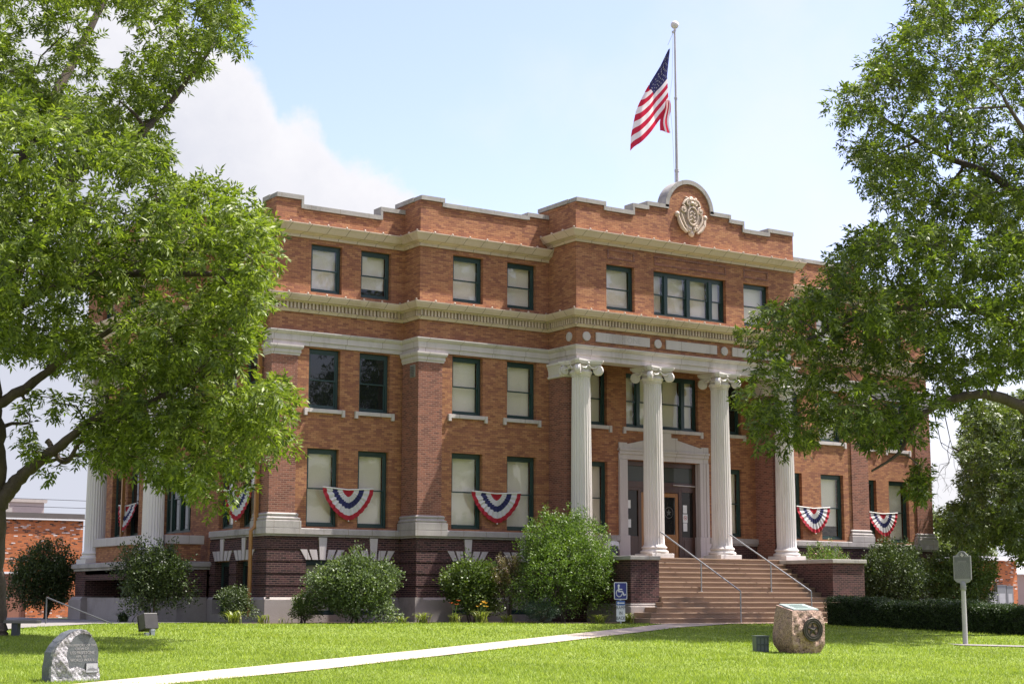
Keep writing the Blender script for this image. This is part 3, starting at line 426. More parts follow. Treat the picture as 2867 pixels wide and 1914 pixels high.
 (15.5, -19.0, 7.2, 0.57), (13.0, -18.0, 7.0, 0.57), (10.4, -12.5, 6.1, 0.73), (20.6, -11.3, 8.4, 0.69), (13.4, -13.7, 11.7, 0.57), (7.0, -16.2, 6.7, 0.57),
 (15.0, -9.4, 10.8, 0.57), (10.7, -19.2, 9.9, 0.92), (18.9, -16.6, 9.3, 0.71), (15.1, -7.3, 9.9, 0.70), (24.0, -12.7, 12.3, 0.85), (9.0, -16.4, 9.5, 0.57),
 (19.4, -11.7, 13.0, 0.57), (21.1, -10.4, 8.1, 0.57), (15.1, -14.5, 11.8, 0.57), (15.1, -6.5, 9.5, 0.57), (18.0, -13.3, 9.7, 1.04), (12.8, -11.3, 9.8, 0.57),
 (15.7, -11.5, 7.7, 1.12), (16.7, -9.3, 9.1, 0.95), (12.1, -11.8, 5.4, 0.57), (9.7, -13.1, 5.4, 0.57), (22.6, -13.9, 9.2, 0.59), (11.5, -13.8, 9.8, 0.74),
 (8.5, -14.4, 7.5, 0.57), (14.9, -11.6, 11.7, 0.57), (14.7, -9.5, 6.0, 0.57), (12.1, -10.1, 7.1, 0.57), (9.0, -13.4, 6.1, 0.57), (15.1, -11.6, 10.2, 0.97),
 (18.0, -7.8, 6.9, 0.68), (18.1, -17.6, 9.7, 0.57), (11.2, -12.2, 5.5, 0.57), (7.3, -15.5, 6.1, 0.57), (23.3, -13.8, 12.0, 0.57), (15.2, -13.5, 9.4, 1.06),
 (10.8, -16.2, 10.8, 0.57), (10.5, -11.6, 8.4, 0.57), (10.4, -11.7, 6.8, 0.57), (19.5, -11.9, 8.3, 0.85), (16.9, -12.8, 12.4, 0.57), (8.3, -16.2, 8.8, 0.57),
 (13.8, -8.3, 9.6, 0.57), (23.8, -13.1, 8.7, 0.57), (17.9, -10.6, 5.8, 0.57), (20.2, -10.1, 10.5, 0.99), (18.5, -12.2, 12.6, 0.66), (24.0, -13.1, 10.6, 0.57),
 (19.3, -13.6, 8.1, 0.57), (16.0, -8.1, 6.1, 0.57), (16.0, -6.6, 6.3, 0.58), (14.0, -9.4, 9.9, 0.58), (14.2, -15.0, 11.7, 0.57), (13.3, -16.1, 6.2, 0.57),
 (18.5, -9.6, 13.3, 0.57), (12.5, -9.3, 6.8, 0.57), (11.6, -12.3, 9.2, 0.62), (14.0, -10.7, 10.4, 0.64), (18.4, -15.0, 9.8, 0.96), (14.3, -7.2, 7.2, 0.57),
 (9.3, -15.5, 9.2, 0.57), (20.6, -10.3, 7.5, 0.57), (10.1, -17.8, 5.2, 0.57), (12.0, -15.0, 6.6, 1.00), (14.1, -12.6, 11.3, 0.69), (12.3, -14.5, 11.1, 0.57),
 (20.8, -14.9, 12.6, 0.57), (13.6, -18.5, 11.0, 0.57), (13.0, -13.2, 11.0, 0.57), (6.7, -16.1, 7.6, 0.57), (14.4, -17.2, 7.3, 0.57), (12.2, -16.7, 6.0, 0.57),
 (12.8, -10.1, 9.7, 0.57), (13.5, -14.8, 6.0, 0.57), (14.5, -7.1, 9.1, 0.57), (15.7, -9.9, 6.5, 0.57), (17.7, -17.7, 11.4, 0.61), (15.4, -19.5, 9.0, 0.57),
 (12.5, -12.1, 6.3, 0.58), (21.2, -13.7, 12.9, 0.57), (14.3, -14.6, 4.2, 0.19), (13.0, -15.8, 4.3, 0.17), (13.6, -15.3, 4.5, 0.17), (14.0, -14.8, 4.6, 0.17),
 (14.0, -14.8, 4.1, 0.17), (12.9, -15.8, 3.9, 0.18), (13.2, -15.6, 3.9, 0.17), (13.7, -15.0, 3.9, 0.17), (13.4, -15.4, 4.2, 0.17), (13.6, -15.2, 4.2, 0.17),
 (13.5, -15.3, 3.9, 0.17), (14.3, -14.5, 3.9, 0.17), (14.0, -14.8, 3.9, 0.17), (12.8, -16.0, 4.3, 0.17), (13.9, -15.0, 4.5, 0.19), (14.3, -14.6, 4.6, 0.17),
 (13.1, -15.7, 4.5, 0.17), (13.4, -15.5, 4.6, 0.17), (13.2, -15.6, 4.3, 0.17), (13.8, -15.1, 4.2, 0.17), (12.8, -15.9, 4.1, 0.17), (14.0, -14.9, 4.4, 0.17)])
CL_BG = np.array([
 (40.2, 5.4, 6.6, 0.76), (35.2, -2.5, 3.1, 0.83), (30.3, -4.2, 5.2, 1.42), (40.3, 0.5, 3.7, 1.37), (37.5, 1.0, 4.1, 1.12), (35.5, -3.2, 7.3, 1.40),
 (42.1, 2.0, 9.5, 1.23), (40.7, 2.7, 7.6, 1.71), (31.2, -4.1, 3.4, 0.76), (34.5, -5.3, 9.0, 0.76), (31.6, -3.0, 3.8, 0.76), (42.6, 3.4, 3.4, 0.90),
 (34.6, 0.5, 8.1, 0.76), (41.1, -0.3, 9.1, 0.76), (40.5, 4.7, 4.9, 1.40), (41.6, 0.9, 5.4, 0.99), (33.0, -6.3, 4.4, 0.76), (37.0, -2.8, 3.5, 0.76),
 (37.4, 0.4, 6.2, 1.31), (35.2, -4.4, 5.5, 0.76), (30.8, -2.2, 4.9, 0.76), (36.4, 0.2, 9.1, 0.76), (39.9, 1.6, 9.6, 0.77), (32.8, -4.4, 6.1, 1.60),
 (38.7, 5.1, 4.8, 0.76), (30.8, -2.9, 6.9, 0.76), (38.7, 2.9, 5.0, 1.48), (32.5, -6.1, 8.8, 0.76), (38.1, 0.0, 8.7, 1.39), (34.9, -0.2, 9.0, 0.76),
 (38.0, -2.2, 6.0, 0.76), (40.8, 2.4, 3.5, 0.99), (33.8, -1.7, 6.0, 1.77), (33.5, -4.2, 3.0, 0.76), (35.9, 1.7, 7.2, 0.76), (40.3, 4.9, 8.4, 1.14),
 (43.2, 1.7, 7.3, 0.76), (33.6, 0.7, 4.4, 0.76), (32.5, -1.7, 4.0, 0.86), (32.9, -4.9, 8.2, 1.14), (33.9, -0.2, 3.7, 0.76), (40.5, 0.3, 7.3, 1.31),
 (35.4, -0.8, 3.1, 0.76), (33.2, -1.1, 8.7, 0.76), (35.5, 0.3, 4.6, 1.32), (34.9, -1.7, 8.5, 1.08), (38.0, -2.4, 7.8, 0.76), (39.7, 0.1, 9.6, 0.76),
 (40.4, -0.4, 5.7, 0.76), (38.0, 2.2, 8.4, 1.30), (39.1, -1.0, 7.2, 1.13), (43.5, 2.1, 5.5, 0.80), (43.7, 2.7, 4.3, 1.13), (32.5, -6.4, 7.6, 0.80),
 (40.0, -0.8, 8.5, 0.76), (38.8, -1.7, 9.8, 0.76), (33.8, -2.3, 3.3, 0.76), (37.3, -1.2, 3.2, 0.83), (37.0, -3.0, 6.0, 0.76), (31.7, -3.9, 8.6, 0.76),
 (30.6, -5.1, 7.6, 1.32), (39.5, -0.3, 2.7, 0.76), (35.9, 2.0, 4.7, 0.76), (36.3, 1.6, 8.4, 0.84), (38.1, -2.0, 4.7, 0.76), (36.3, 2.3, 3.6, 0.76),
 (38.9, -1.0, 5.5, 1.17), (42.1, 1.3, 4.2, 1.00), (33.9, -5.4, 4.8, 0.76), (43.9, 2.1, 10.4, 0.76), (40.5, 3.9, 9.9, 0.76), (41.8, 4.6, 3.4, 0.76),
 (34.0, -5.2, 3.6, 0.76), (30.4, -2.2, 3.6, 0.76), (38.7, -1.4, 3.0, 0.76), (34.8, -4.9, 7.4, 0.76), (37.6, -1.4, 9.4, 0.76), (33.5, -3.4, 8.9, 0.76),
 (29.8, -3.9, 8.3, 0.76), (39.5, 5.4, 3.8, 0.76), (42.6, 0.7, 7.8, 0.76), (37.2, -3.0, 9.5, 0.76), (35.4, 1.5, 5.9, 0.76), (36.7, -3.1, 4.8, 0.76),
 (36.1, -1.8, 9.1, 0.76), (38.6, 4.4, 3.8, 0.76), (34.8, -3.5, 9.0, 0.76), (30.7, -3.1, 8.0, 0.76), (39.2, 4.8, 7.4, 0.76), (39.1, 4.3, 6.4, 0.76),
 (29.3, -4.0, 6.5, 0.76), (35.1, -4.6, 3.5, 0.76), (36.5, 2.4, 6.2, 0.76), (39.3, 2.1, 3.6, 0.85), (39.3, -1.3, 3.9, 0.76), (43.9, 2.7, 8.4, 1.23),
 (33.4, -6.1, 6.8, 0.76), (31.8, -2.3, 8.0, 0.87), (34.8, -3.0, 4.5, 1.27), (43.2, 1.6, 3.4, 0.76), (34.6, -4.1, 2.6, 0.76), (42.3, 0.5, 8.8, 0.76),
 (38.7, 3.3, 9.5, 0.76), (37.1, 4.4, 4.5, 0.76), (34.9, 1.0, 3.5, 0.76), (37.4, -3.2, 8.5, 0.76), (34.5, 0.2, 6.5, 0.79), (32.8, -5.6, 2.8, 0.76),
 (39.1, -1.8, 8.4, 0.76), (42.2, 0.6, 6.5, 0.76), (37.9, 3.5, 7.2, 0.76), (36.4, -1.1, 7.5, 1.43), (32.0, -1.7, 7.0, 0.76), (30.1, -3.8, 3.8, 0.77),
 (31.9, -0.5, 4.2, 0.76), (29.1, -3.0, 3.8, 0.76), (44.4, 2.6, 2.9, 0.76), (44.4, 2.3, 6.2, 0.76), (37.0, 0.2, 3.1, 0.76), (37.5, 2.7, 3.9, 0.76),
 (38.7, 1.2, 9.8, 0.76), (33.5, -0.2, 7.6, 0.76), (36.2, -3.6, 9.0, 0.76), (36.2, -3.8, 2.8, 0.76), (31.5, -2.6, 5.8, 0.89), (42.3, 3.6, 5.9, 1.43),
 (39.9, 3.4, 3.9, 0.76), (41.3, -0.3, 10.2, 0.76), (41.7, 3.4, 10.3, 0.76), (41.5, 1.5, 2.8, 0.76), (32.8, -1.3, 7.7, 0.77), (35.3, -4.6, 8.5, 0.76),
 (38.2, -2.4, 8.9, 0.76), (36.7, 2.9, 4.9, 0.76), (38.7, 0.6, 3.0, 0.76), (36.8, 2.0, 9.3, 0.76), (39.2, 4.6, 9.4, 0.76), (42.5, 0.6, 10.1, 0.76),
 (38.8, 3.9, 8.3, 0.85), (32.0, -4.3, 2.7, 0.76), (33.1, -0.4, 4.6, 0.76), (35.2, 1.0, 9.0, 0.76), (34.5, -5.3, 6.2, 0.76), (37.9, 3.7, 6.1, 0.76),
 (37.9, -2.3, 2.7, 0.76), (34.9, -4.8, 4.5, 0.76), (38.0, -2.2, 3.8, 0.76)])
# ================================================================ ground
def sstep(a, b, x): 
    t = np.clip((np.asarray(x, float)-a)/(b-a), 0, 1); return t*t*(3-2*t)
def gz(x, y):
    x = np.asarray(x, float); y = np.asarray(y, float)
    return -0.03*np.clip(-7-np.maximum(y, -52), 0, None) - 0.30*sstep(17, 26, y) - 0.55*sstep(38, 54, x)
def G(x, y): return float(gz(x, y))
def grassmat():
    m, nt, b = mat('lawn')
    tc = nd(nt, 'ShaderNodeTexCoord'); P = tc.outputs['Object']
    mp = nd(nt, 'ShaderNodeMapping', {0: P, 2: (0, 0, rad(-28)), 3: (.35, 1.5, 1)}).outputs[0]
    a = nd(nt, 'ShaderNodeTexNoise', {'Vector': mp, 'Scale': 1.2, 'Detail': 6.0, 'Roughness': .6}).outputs[0]
    f = nd(nt, 'ShaderNodeTexNoise', {'Vector': P, 'Scale': 26.0, 'Detail': 5.0}).outputs[0]
    c = mix(nt, .5, ramp(nt, a, [(.3, (.125, .175, .028)), (.7, (.19, .245, .042))]), ramp(nt, f, [(.3, (.09, .135, .022)), (.7, (.22, .28, .05))]))
    nt.links.new(c, b.inputs['Base Color']); b.inputs['Roughness'].default_value = .9; b.inputs['Specular IOR Level'].default_value = .15
    s = nd(nt, 'ShaderNodeSeparateXYZ', {0: P})
    out = mth(nt, 'MAXIMUM', mth(nt, 'MAXIMUM', mth(nt, 'LESS_THAN', s.outputs[1], -46.5), mth(nt, 'GREATER_THAN', s.outputs[1], 24.5)), mth(nt, 'MAXIMUM', mth(nt, 'LESS_THAN', s.outputs[0], -34.0), mth(nt, 'GREATER_THAN', s.outputs[0], 50.0)))
    c = mix(nt, out, c, ramp(nt, a, [(.3, (.16, .15, .14)), (.7, (.24, .225, .21))])); nt.links.new(c, b.inputs['Base Color'])
    bump(nt, b, f, .8, .04); return m
MAT['lawn'] = grassmat()
def blademat():
    m = leafmat('grass_blade', (.145, .215, .030), (.258, .345, .046), (.40, .49, .10), .42, .5, (1.15, 1.15, .6, 1), .3)
    nt = m.node_tree; tc = nd(nt, 'ShaderNodeTexCoord'); mp = nd(nt, 'ShaderNodeMapping', {0: tc.outputs['Object'], 2: (0, 0, rad(-28)), 3: (.16, 1.1, 1)}).outputs[0]
    n = nd(nt, 'ShaderNodeTexNoise', {'Vector': mp, 'Scale': 1.0, 'Detail': 7.0, 'Roughness': .65}).outputs[0]
    n2 = nd(nt, 'ShaderNodeTexNoise', {'Vector': tc.outputs['Object'], 'Scale': .55, 'Detail': 6.0, 'Roughness': .7}).outputs[0]
    k = mix(nt, 1.0, ramp(nt, n, [(.34, (.74, .78, .75)), (.64, (1.10, 1.07, 1.2))]), ramp(nt, n2, [(.33, (1.12, 1.0, 1.15)), (.5, (1, 1, 1)), (.72, (.86, .92, .8))]), 'MULTIPLY')
    for node, inp in ((nt.nodes['Principled BSDF'], 'Base Color'),):
        src = node.inputs[inp].links[0].from_socket; nt.links.new(mix(nt, 1.0, src, k, 'MULTIPLY'), node.inputs[inp])
    return m
MAT['blade'] = blademat()
MAT['mulch'] = mottle('bark_mulch', (.035, .022, .014), (.10, .065, .042), 9, .95, .8, 40, c3=(.16, .10, .06))
MAT['asphalt'] = mottle('asphalt', (.045, .045, .047), (.075, .074, .073), 2, .9, .3, 80)
def ground_sheet():
    xs = np.unique(np.concatenate([np.linspace(-1500, -80, 10), np.arange(-80, 110, 4.0), np.linspace(110, 1500, 10)]))
    ys = np.unique(np.concatenate([np.linspace(-1500, -60, 8), np.arange(-60, 70, 2.0), np.linspace(70, 1500, 10)]))
    X, Y = np.meshgrid(xs, ys); Z = gz(X, Y); n = len(xs)
    mb = MB(); mb.v = list(zip(X.ravel().tolist(), Y.ravel().tolist(), Z.ravel().tolist()))
    mb.f = [(j*n+i, j*n+i+1, (j+1)*n+i+1, (j+1)*n+i) for j in range(len(ys)-1) for i in range(n-1)]
    struct(mb.build('ground', MAT['lawn'], smooth=True))
ground_sheet()
def sheet(name, poly, dz, m, step=1.2):
    """a thin slab following the ground, polygon convex quads in a list"""
    mb = MB()
    for q in poly:
        a, b, c, d = [Vector((*p, 0)) for p in q]
        nu = max(1, int((b-a).length/step)); nv = max(1, int((d-a).length/step))
        def fn(u, v):
            p = a.lerp(b, u).lerp(d.lerp(c, u), v); return (p.x, p.y, G(p.x, p.y)+dz)
        mb.grid(fn, nu, nv)
    o = mb.build(name, m, smooth=True); return struct(o)
PATH = []
_E = [((-26, -32.2), (-26, -33.6)), ((-14.17, -24.1), (-13.16, -24.75)), ((-10.44, -21.67), (-9.48, -22.6)), ((-5.08, -18.16), (-4.45, -19.15)), ((8.38, -8.85), (8.94, -9.8)), ((10.6, -7.3), (13.4, -7.5))]
for (_a, _b), (_c, _d) in zip(_E[:-1], _E[1:]):
    _n = max(1, round(math.hypot(_c[0]-_a[0], _c[1]-_a[1])/1.55))
    for _k in range(_n):
        _f = lambda p, q, t: (p[0]+(q[0]-p[0])*t, p[1]+(q[1]-p[1])*t)
        _t0, _t1 = _k/_n, (_k+1-.012)/_n; PATH.append((_f(_a, _c, _t0), _f(_b, _d, _t0), _f(_b, _d, _t1), _f(_a, _c, _t1)))
sheet('path', PATH, .022, MAT['path'])
sheet('pavement', [((10.2, -8.0), (20.8, -8.0), (20.8, -6.0), (10.2, -6.0))], .026, MAT['step'])
BED = [((-2.2, -1.9), (3.0, -2.9), (3.0, 0), (-2.2, 0)), ((3.0, -2.9), (6.0, -4.6), (6.0, -1), (3, 0)), ((6.0, -4.6), (10.2, -6.7), (10.3, -1), (6, -1)), ((20.7, -6.4), (33, -5.0), (33, 0), (20.7, -1))]
sheet('flower_bed', BED, .018, MAT['mulch'])
WALK = [((-2.6, 4.6), (-2.0, .6), (-5.9, -.5), (-8, 4)), ((-8, 4), (-5.9, -.5), (-9.0, -5.3), (-12, 0)), ((-12, 0), (-9, -5.3), (-10.6, -7.6), (-16, -5)), ((-2.6, 4.6), (-8, 4), (-8, 22), (-2.6, 22))]
sheet('walkway', WALK, .03, MAT['walk'])
sheet('road', [((-80, 26), (120, 26), (120, 42), (-80, 42))], .02, MAT['asphalt'], 8)
sheet('slab', [((10.1, -19.2), (11.6, -20.6), (11.2, -21.2), (9.8, -19.9))], .024, MAT['walk'])

# ================================================================ courthouse
W, D = 30.82, 15.66
XB, XC, YB, YC = 4.905, 10.238, -1.109, -2.816
mx = lambda x: W-x
court = thing('courthouse', 'three storey orange brick courthouse with white columned porch and stepped parapet', 'courthouse')
def sub(o): return o
def wall(mb, axis, o, a0, a1, z0, z1, ops=(), depth=.3, inw=1):
    P = (lambda a, d, z: (a, o+d*inw, z)) if axis == 'x' else (lambda a, d, z: (o+d*inw, a, z))
    A = sorted({a0, a1, *[v for q in ops for v in q[:2] if a0 < v < a1]}); Z = sorted({z0, z1, *[v for q in ops for v in q[2:] if z0 < v < z1]})
    for i in range(len(A)-1):
        for j in range(len(Z)-1):
            am, zm = (A[i]+A[i+1])/2, (Z[j]+Z[j+1])/2
            if any(q[0] < am < q[1] and q[2] < zm < q[3] for q in ops): continue
            mb.add([P(A[i], 0, Z[j]), P(A[i+1], 0, Z[j]), P(A[i+1], 0, Z[j+1]), P(A[i], 0, Z[j+1])], [(0, 1, 2, 3)])
    for q in ops:
        b0, b1, c0, c1 = max(q[0], a0), min(q[1], a1), max(q[2], z0), min(q[3], z1)
        if b0 >= b1 or c0 >= c1: continue
        mb.add([P(b0, 0, c0), P(b1, 0, c0), P(b1, 0, c1), P(b0, 0, c1), P(b0, depth, c0), P(b1, depth, c0), P(b1, depth, c1), P(b0, depth, c1)],
               [(0, 3, 7, 4), (1, 5, 6, 2)]+([(0, 4, 5, 1)] if q[2] >= z0 else [])+([(3, 2, 6, 7)] if q[3] <= z1 else []))
def offs(path, d):
    n = len(path); ns = []
    for i in range(n-1):
        dx, dy = path[i+1][0]-path[i][0], path[i+1][1]-path[i][1]; l = math.hypot(dx, dy); ns.append((dy/l, -dx/l))
    out = []
    for i, p in enumerate(path):
        if i == 0: nx, ny = ns[0]
        elif i == n-1: nx, ny = ns[-1]
        else: nx, ny = ns[i-1][0]+ns[i][0], ns[i-1][1]+ns[i][1]
        out.append((p[0]+nx*d, p[1]+ny*d))
    return out
def sweep(mb, path, prof):
    rows = [[(x, y, z) for x, y in offs(path, d)] for d, z in prof]; n = len(path); base = len(mb.v)
    vs = [v for r in rows for v in r]; fs = [(i*n+k, i*n+k+1, (i+1)*n+k+1, (i+1)*n+k) for i in range(len(rows)-1) for k in range(n-1)]
    m = len(rows)
    fs += [tuple(i*n for i in range(m)), tuple(i*n+n-1 for i in reversed(range(m)))]
    mb.add(vs, fs)
WEST = [(0, D), (0, 11.3), (-2.4, 11.3), (-2.4, 4.4), (0, 4.4), (0, 0)]
FRONT = [(0, 0), (XB, 0), (XB, YB), (XC, YB), (XC, YC), (mx(XC), YC), (mx(XC), YB), (mx(XB), YB), (mx(XB), 0), (W, 0)]
FULL = WEST+FRONT[1:]+[(W, D)]
LOW = [(0, D), (0, 0), (XB, 0), (XB, YB), (mx(XB), YB), (mx(XB), 0), (W, 0), (W, D)]

wa = [(1.322, 2.488), (3.215, 4.385)]; wb = [(6.217, 7.451), (8.464, 9.693)]
wc = (11.557, 12.82); wm = (13.695, 17.124)
WA, WB = wa, wb
WD = [(mx(b), mx(a)) for a, b in wb][::-1]; WE = [(mx(b), mx(a)) for a, b in wa][::-1]; WCR = (mx(wc[1]), mx(wc[0]))
Z3, Z2, Z1, Z0 = (10.917, 12.558), (6.996, 9.01), (3.114, 5.683), (.25, 2.03)
ww = [(1.08, 2.25), (2.83, 4.02)]; wwN = [(D-b, D-a) for a, b in ww]; wwC = (6.5, 9.16); wwC3 = [(6.0, 7.2), (8.46, 9.66)]
op = lambda ws, zs: [(a, b, z[0], z[1]) for z in zs for a, b in ws]
bm = MB()
wall(bm, 'x', 0, 0, XB, 3.0, 13.2, op(WA, (Z1, Z2, Z3)))
wall(bm, 'x', 0, mx(XB), W, 3.0, 13.2, op(WE, (Z1, Z2, Z3)))
wall(bm, 'x', YB, XB, XC, 3.0, 13.2, op(WB, (Z1, Z2, Z3)))
wall(bm, 'x', YB, mx(XC), mx(XB), 3.0, 13.2, op(WD, (Z1, Z2, Z3)))
DOOR = (13.69, 17.13, 2.2, 5.8)
wall(bm, 'x', YB, XC, mx(XC), 3.0, 9.4, op([wc, WCR], (Z1, Z2))+op([wm], (Z2,))+[DOOR], depth=.35)
wall(bm, 'x', YC, XC, mx(XC), 9.3, 13.6, op([wc, wm, WCR], (Z3,)))
for x, i in ((XB, 1), (mx(XB), -1)): wall(bm, 'y', x, YB, 0, 3.0, 13.2, inw=i)
for x, i in ((XC, 1), (mx(XC), -1)): wall(bm, 'y', x, YC, YB, 9.3, 13.6, inw=i)
wall(bm, 'y', 0, 0, D, 2.0, 13.2, op(ww+wwN, (Z1, Z2, Z3))+op([wwC], (Z1, Z2)))
wall(bm, 'y', W, 0, D, 3.0, 13.2, inw=-1); wall(bm, 'x', D, 0, W, 0, 13.2, inw=-1)
# west porch upper block
wall(bm, 'y', -2.4, 4.4, 11.3, 9.3, 13.2, op(wwC3, (Z3,))); wall(bm, 'x', 4.4, -2.4, 0, 9.3, 13.2); wall(bm, 'x', 11.3, -2.4, 0, 9.3, 13.2, inw=-1)
bm.build('wall', MAT['brick'], court)
# brick panels framed by projecting headers on the upper centre wall
for a, b in ((11.59, 12.82), (13.72, 17.13), (mx(12.82), mx(11.59))):
    p = MB(); t = .065
    for q in ((a, b, 12.74, 12.74+t), (a, b, 13.03, 13.03+t), (a, a+t, 12.74+t, 13.03), (b-t, b, 12.74+t, 13.03)): p.box(q[0], q[1], YC-.022, YC+.01, q[2], q[3])
    p.build('brick_panel', MAT['redbrick'], court)
# roof and porch ceilings
r = MB(); r.box(.2, W-.2, .2, D-.2, 13.3, 13.4); r.box(XB+.2, mx(XB)-.2, YB+.2, .19, 13.3, 13.4); r.box(XC+.2, mx(XC)-.2, YC+.2, YB+.19, 13.3, 13.41); r.box(-2.2, .19, 4.6, 11.1, 13.3, 13.4)
r.build('roof', MAT['roof'], court)
for q in ((XC+.02, mx(XC)-.02, YC+.62, YB-.01, 9.32, 9.4), (-2.38+.5, -.01, 4.9, 10.8, 9.32, 9.4)):
    c = MB(); c.box(*q); c.build('porch_ceiling', MAT['lime'], court)
# basement: smooth plinth, banded dark brick, water table
pl = MB()
ops0 = op(WA, (Z0,)), op(WB, (Z0,)), op(WD, (Z0,)), op(WE, (Z0,))
for o_, a0, a1, ops in ((-.16, -.16, XB-.16, ops0[0]), (YB-.16, XB-.16, mx(XB)+.16, ops0[1]+ops0[2]), (-.16, mx(XB)+.16, W+.16, ops0[3])):
    wall(pl, 'x', o_, a0, a1, -.6, .74, ops, .45)
    A = sorted({a0, a1, *[v for q in ops for v in q[:2]]})
    for i in range(len(A)-1):
        if any(q[0] < (A[i]+A[i+1])/2 < q[1] for q in ops): continue
        pl.add([(A[i], o_, .74), (A[i+1], o_, .74), (A[i+1], o_+.07, .82), (A[i], o_+.07, .82), (A[i+1], o_+.2, .82), (A[i], o_+.2, .82)], [(0, 1, 2, 3), (3, 2, 4, 5)])
for x, i in ((XB-.16, 1), (mx(XB)+.16, -1)): pl.box(x, x+i*.3, YB-.1595, -.1605, -.6, .819)
wallops = op(ww, ((.25, 2.03),))
wall(pl, 'y', -.16, -.16, 4.5, -.6, .74, wallops, .45); pl.box(W-.2, W+.16, -.155, D, -.6, .819)
for q in ((-.16, 1.08), (2.25, 2.83), (4.02, 4.5)): pl.add([(-.16, q[0], .74), (-.16, q[1], .74), (-.09, q[1], .82), (-.09, q[0], .82), (.05, q[1], .82), (.05, q[0], .82)], [(0, 1, 2, 3), (3, 2, 4, 5)])
pl.build('plinth', MAT['plinth'], court)
pl = MB(); pl.box(-.16, .2, 11.2, D, -.6, .82); pl.build('plinth', MAT['plinth'], court)
db = MB()
rows = []; z = .82
while z < 2.76: rows.append((z, min(z+.32, 2.78))); z += .385
def strips(o_, a0, a1, ops, axis='x', inw=1):
    wall(db, axis, o_+.035*inw, a0, a1, .82, 2.79, ops, .3, inw)
    for z0, z1 in rows:
        A = sorted({a0, a1, *[v for q in ops if q[2] < z1 and q[3] > z0 for v in q[:2]]})
        for i in range(len(A)-1):
            if any(q[0] < (A[i]+A[i+1])/2 < q[1] and q[2] < z1-.01 and q[3] > z0+.01 for q in ops): continue
            zz1 = z1
            if axis == 'x': db.box(A[i], A[i+1], o_, o_+.034, z0, zz1)
            else: db.box(o_, o_+.034*inw, A[i], A[i+1], z0, zz1)
for grp in ((((-.09, -.09, XB-.09, ops0[0]), {}), ((YB-.09, XB-.09, 10.3, ops0[1]), {}), ((XB-.09, YB-.0545, -.0905, [], 'y'), {}), ((-.09, -.0545, 4.5, wallops, 'y'), {})),
            (((-.09, mx(XB)+.09, W+.09, ops0[3]), {}), ((YB-.09, mx(10.3), mx(XB)+.09, ops0[2]), {}), ((mx(XB)+.09, YB-.0545, -.0905, [], 'y', -1), {}), ((W+.09, -.0545, D, [], 'y', -1), {})),
            (((-.09, 11.2, D, [], 'y'), {}),)):
    db = MB()
    for a_, k_ in grp: strips(*a_, **k_)
    db.build('basement_wall', MAT['darkbrick'], court)
for a, b in ((10.3, 13.32), (17.5, mx(10.3))):
    db = MB(); wall(db, 'x', YB-.03, a, b, 2.2, 2.79); db.build('porch_dado', MAT['darkbrick'], court)
prof = [(.02, 2.77), (.12, 2.78), (.12, 2.83), (.19, 2.85), (.19, 3.02), (.17, 3.045), (-.02, 3.05)]
p2 = [(d*.75, z) for d, z in prof]
for pth, pf in (([(0, D), (0, 11.3)], prof), ([(0, 4.4), (0, 0), (XB, 0), (XB, YB), (10.24, YB)], prof), ([(mx(10.24), YB), (mx(XB), YB), (mx(XB), 0), (W, 0), (W, D)], prof), ([(10.92, YB), (13.3, YB)], p2), ([(17.52, YB), (mx(10.92), YB)], p2)):
    wt = MB(); sweep(wt, pth, pf); wt.build('water_table', MAT['limedirty'], court)
# voussoirs above basement windows
def voussoir(axis, o_, a0, a1):
    v = MB(); cx = (a0+a1)/2; w = (a1-a0)
    P = (lambda a, d: (a, o_+d)) if axis == 'x' else (lambda a, d: (o_+d, a))
    def wedge(b0, b1, t0, t1, z0, z1, pr):
        q = [(b0, z0), (b1, z0), (t1, z1), (t0, z1)]
        v.add([(*P(a, -pr), z) for a, z in q]+[(*P(a, .04), z) for a, z in q], [(0, 1, 2, 3), (7, 6, 5, 4), (0, 4, 5, 1), (1, 5, 6, 2), (2, 6, 7, 3), (3, 7, 4, 0)])
    wedge(cx-.10, cx+.10, cx-.15, cx+.15, 2.03, 2.76, .03)
    for sg in (-1, 1):
        for k, (i0, i1) in enumerate(((.16, .36), (.42, .60))):
            f = 1.35
            wedge(*sorted((cx+sg*i0, cx+sg*i1)), *sorted((cx+sg*i0*f, cx+sg*i1*f)), 2.03, 2.36, .015)
    v.build('window_lintel', MAT['lime'], court)
for a, b in WA+WB+WD+WE: voussoir('x', (-.09 if (a < XB or a > mx(XB)) else YB-.09), a, b)
for a, b in ww: voussoir('y', -.09, a, b)

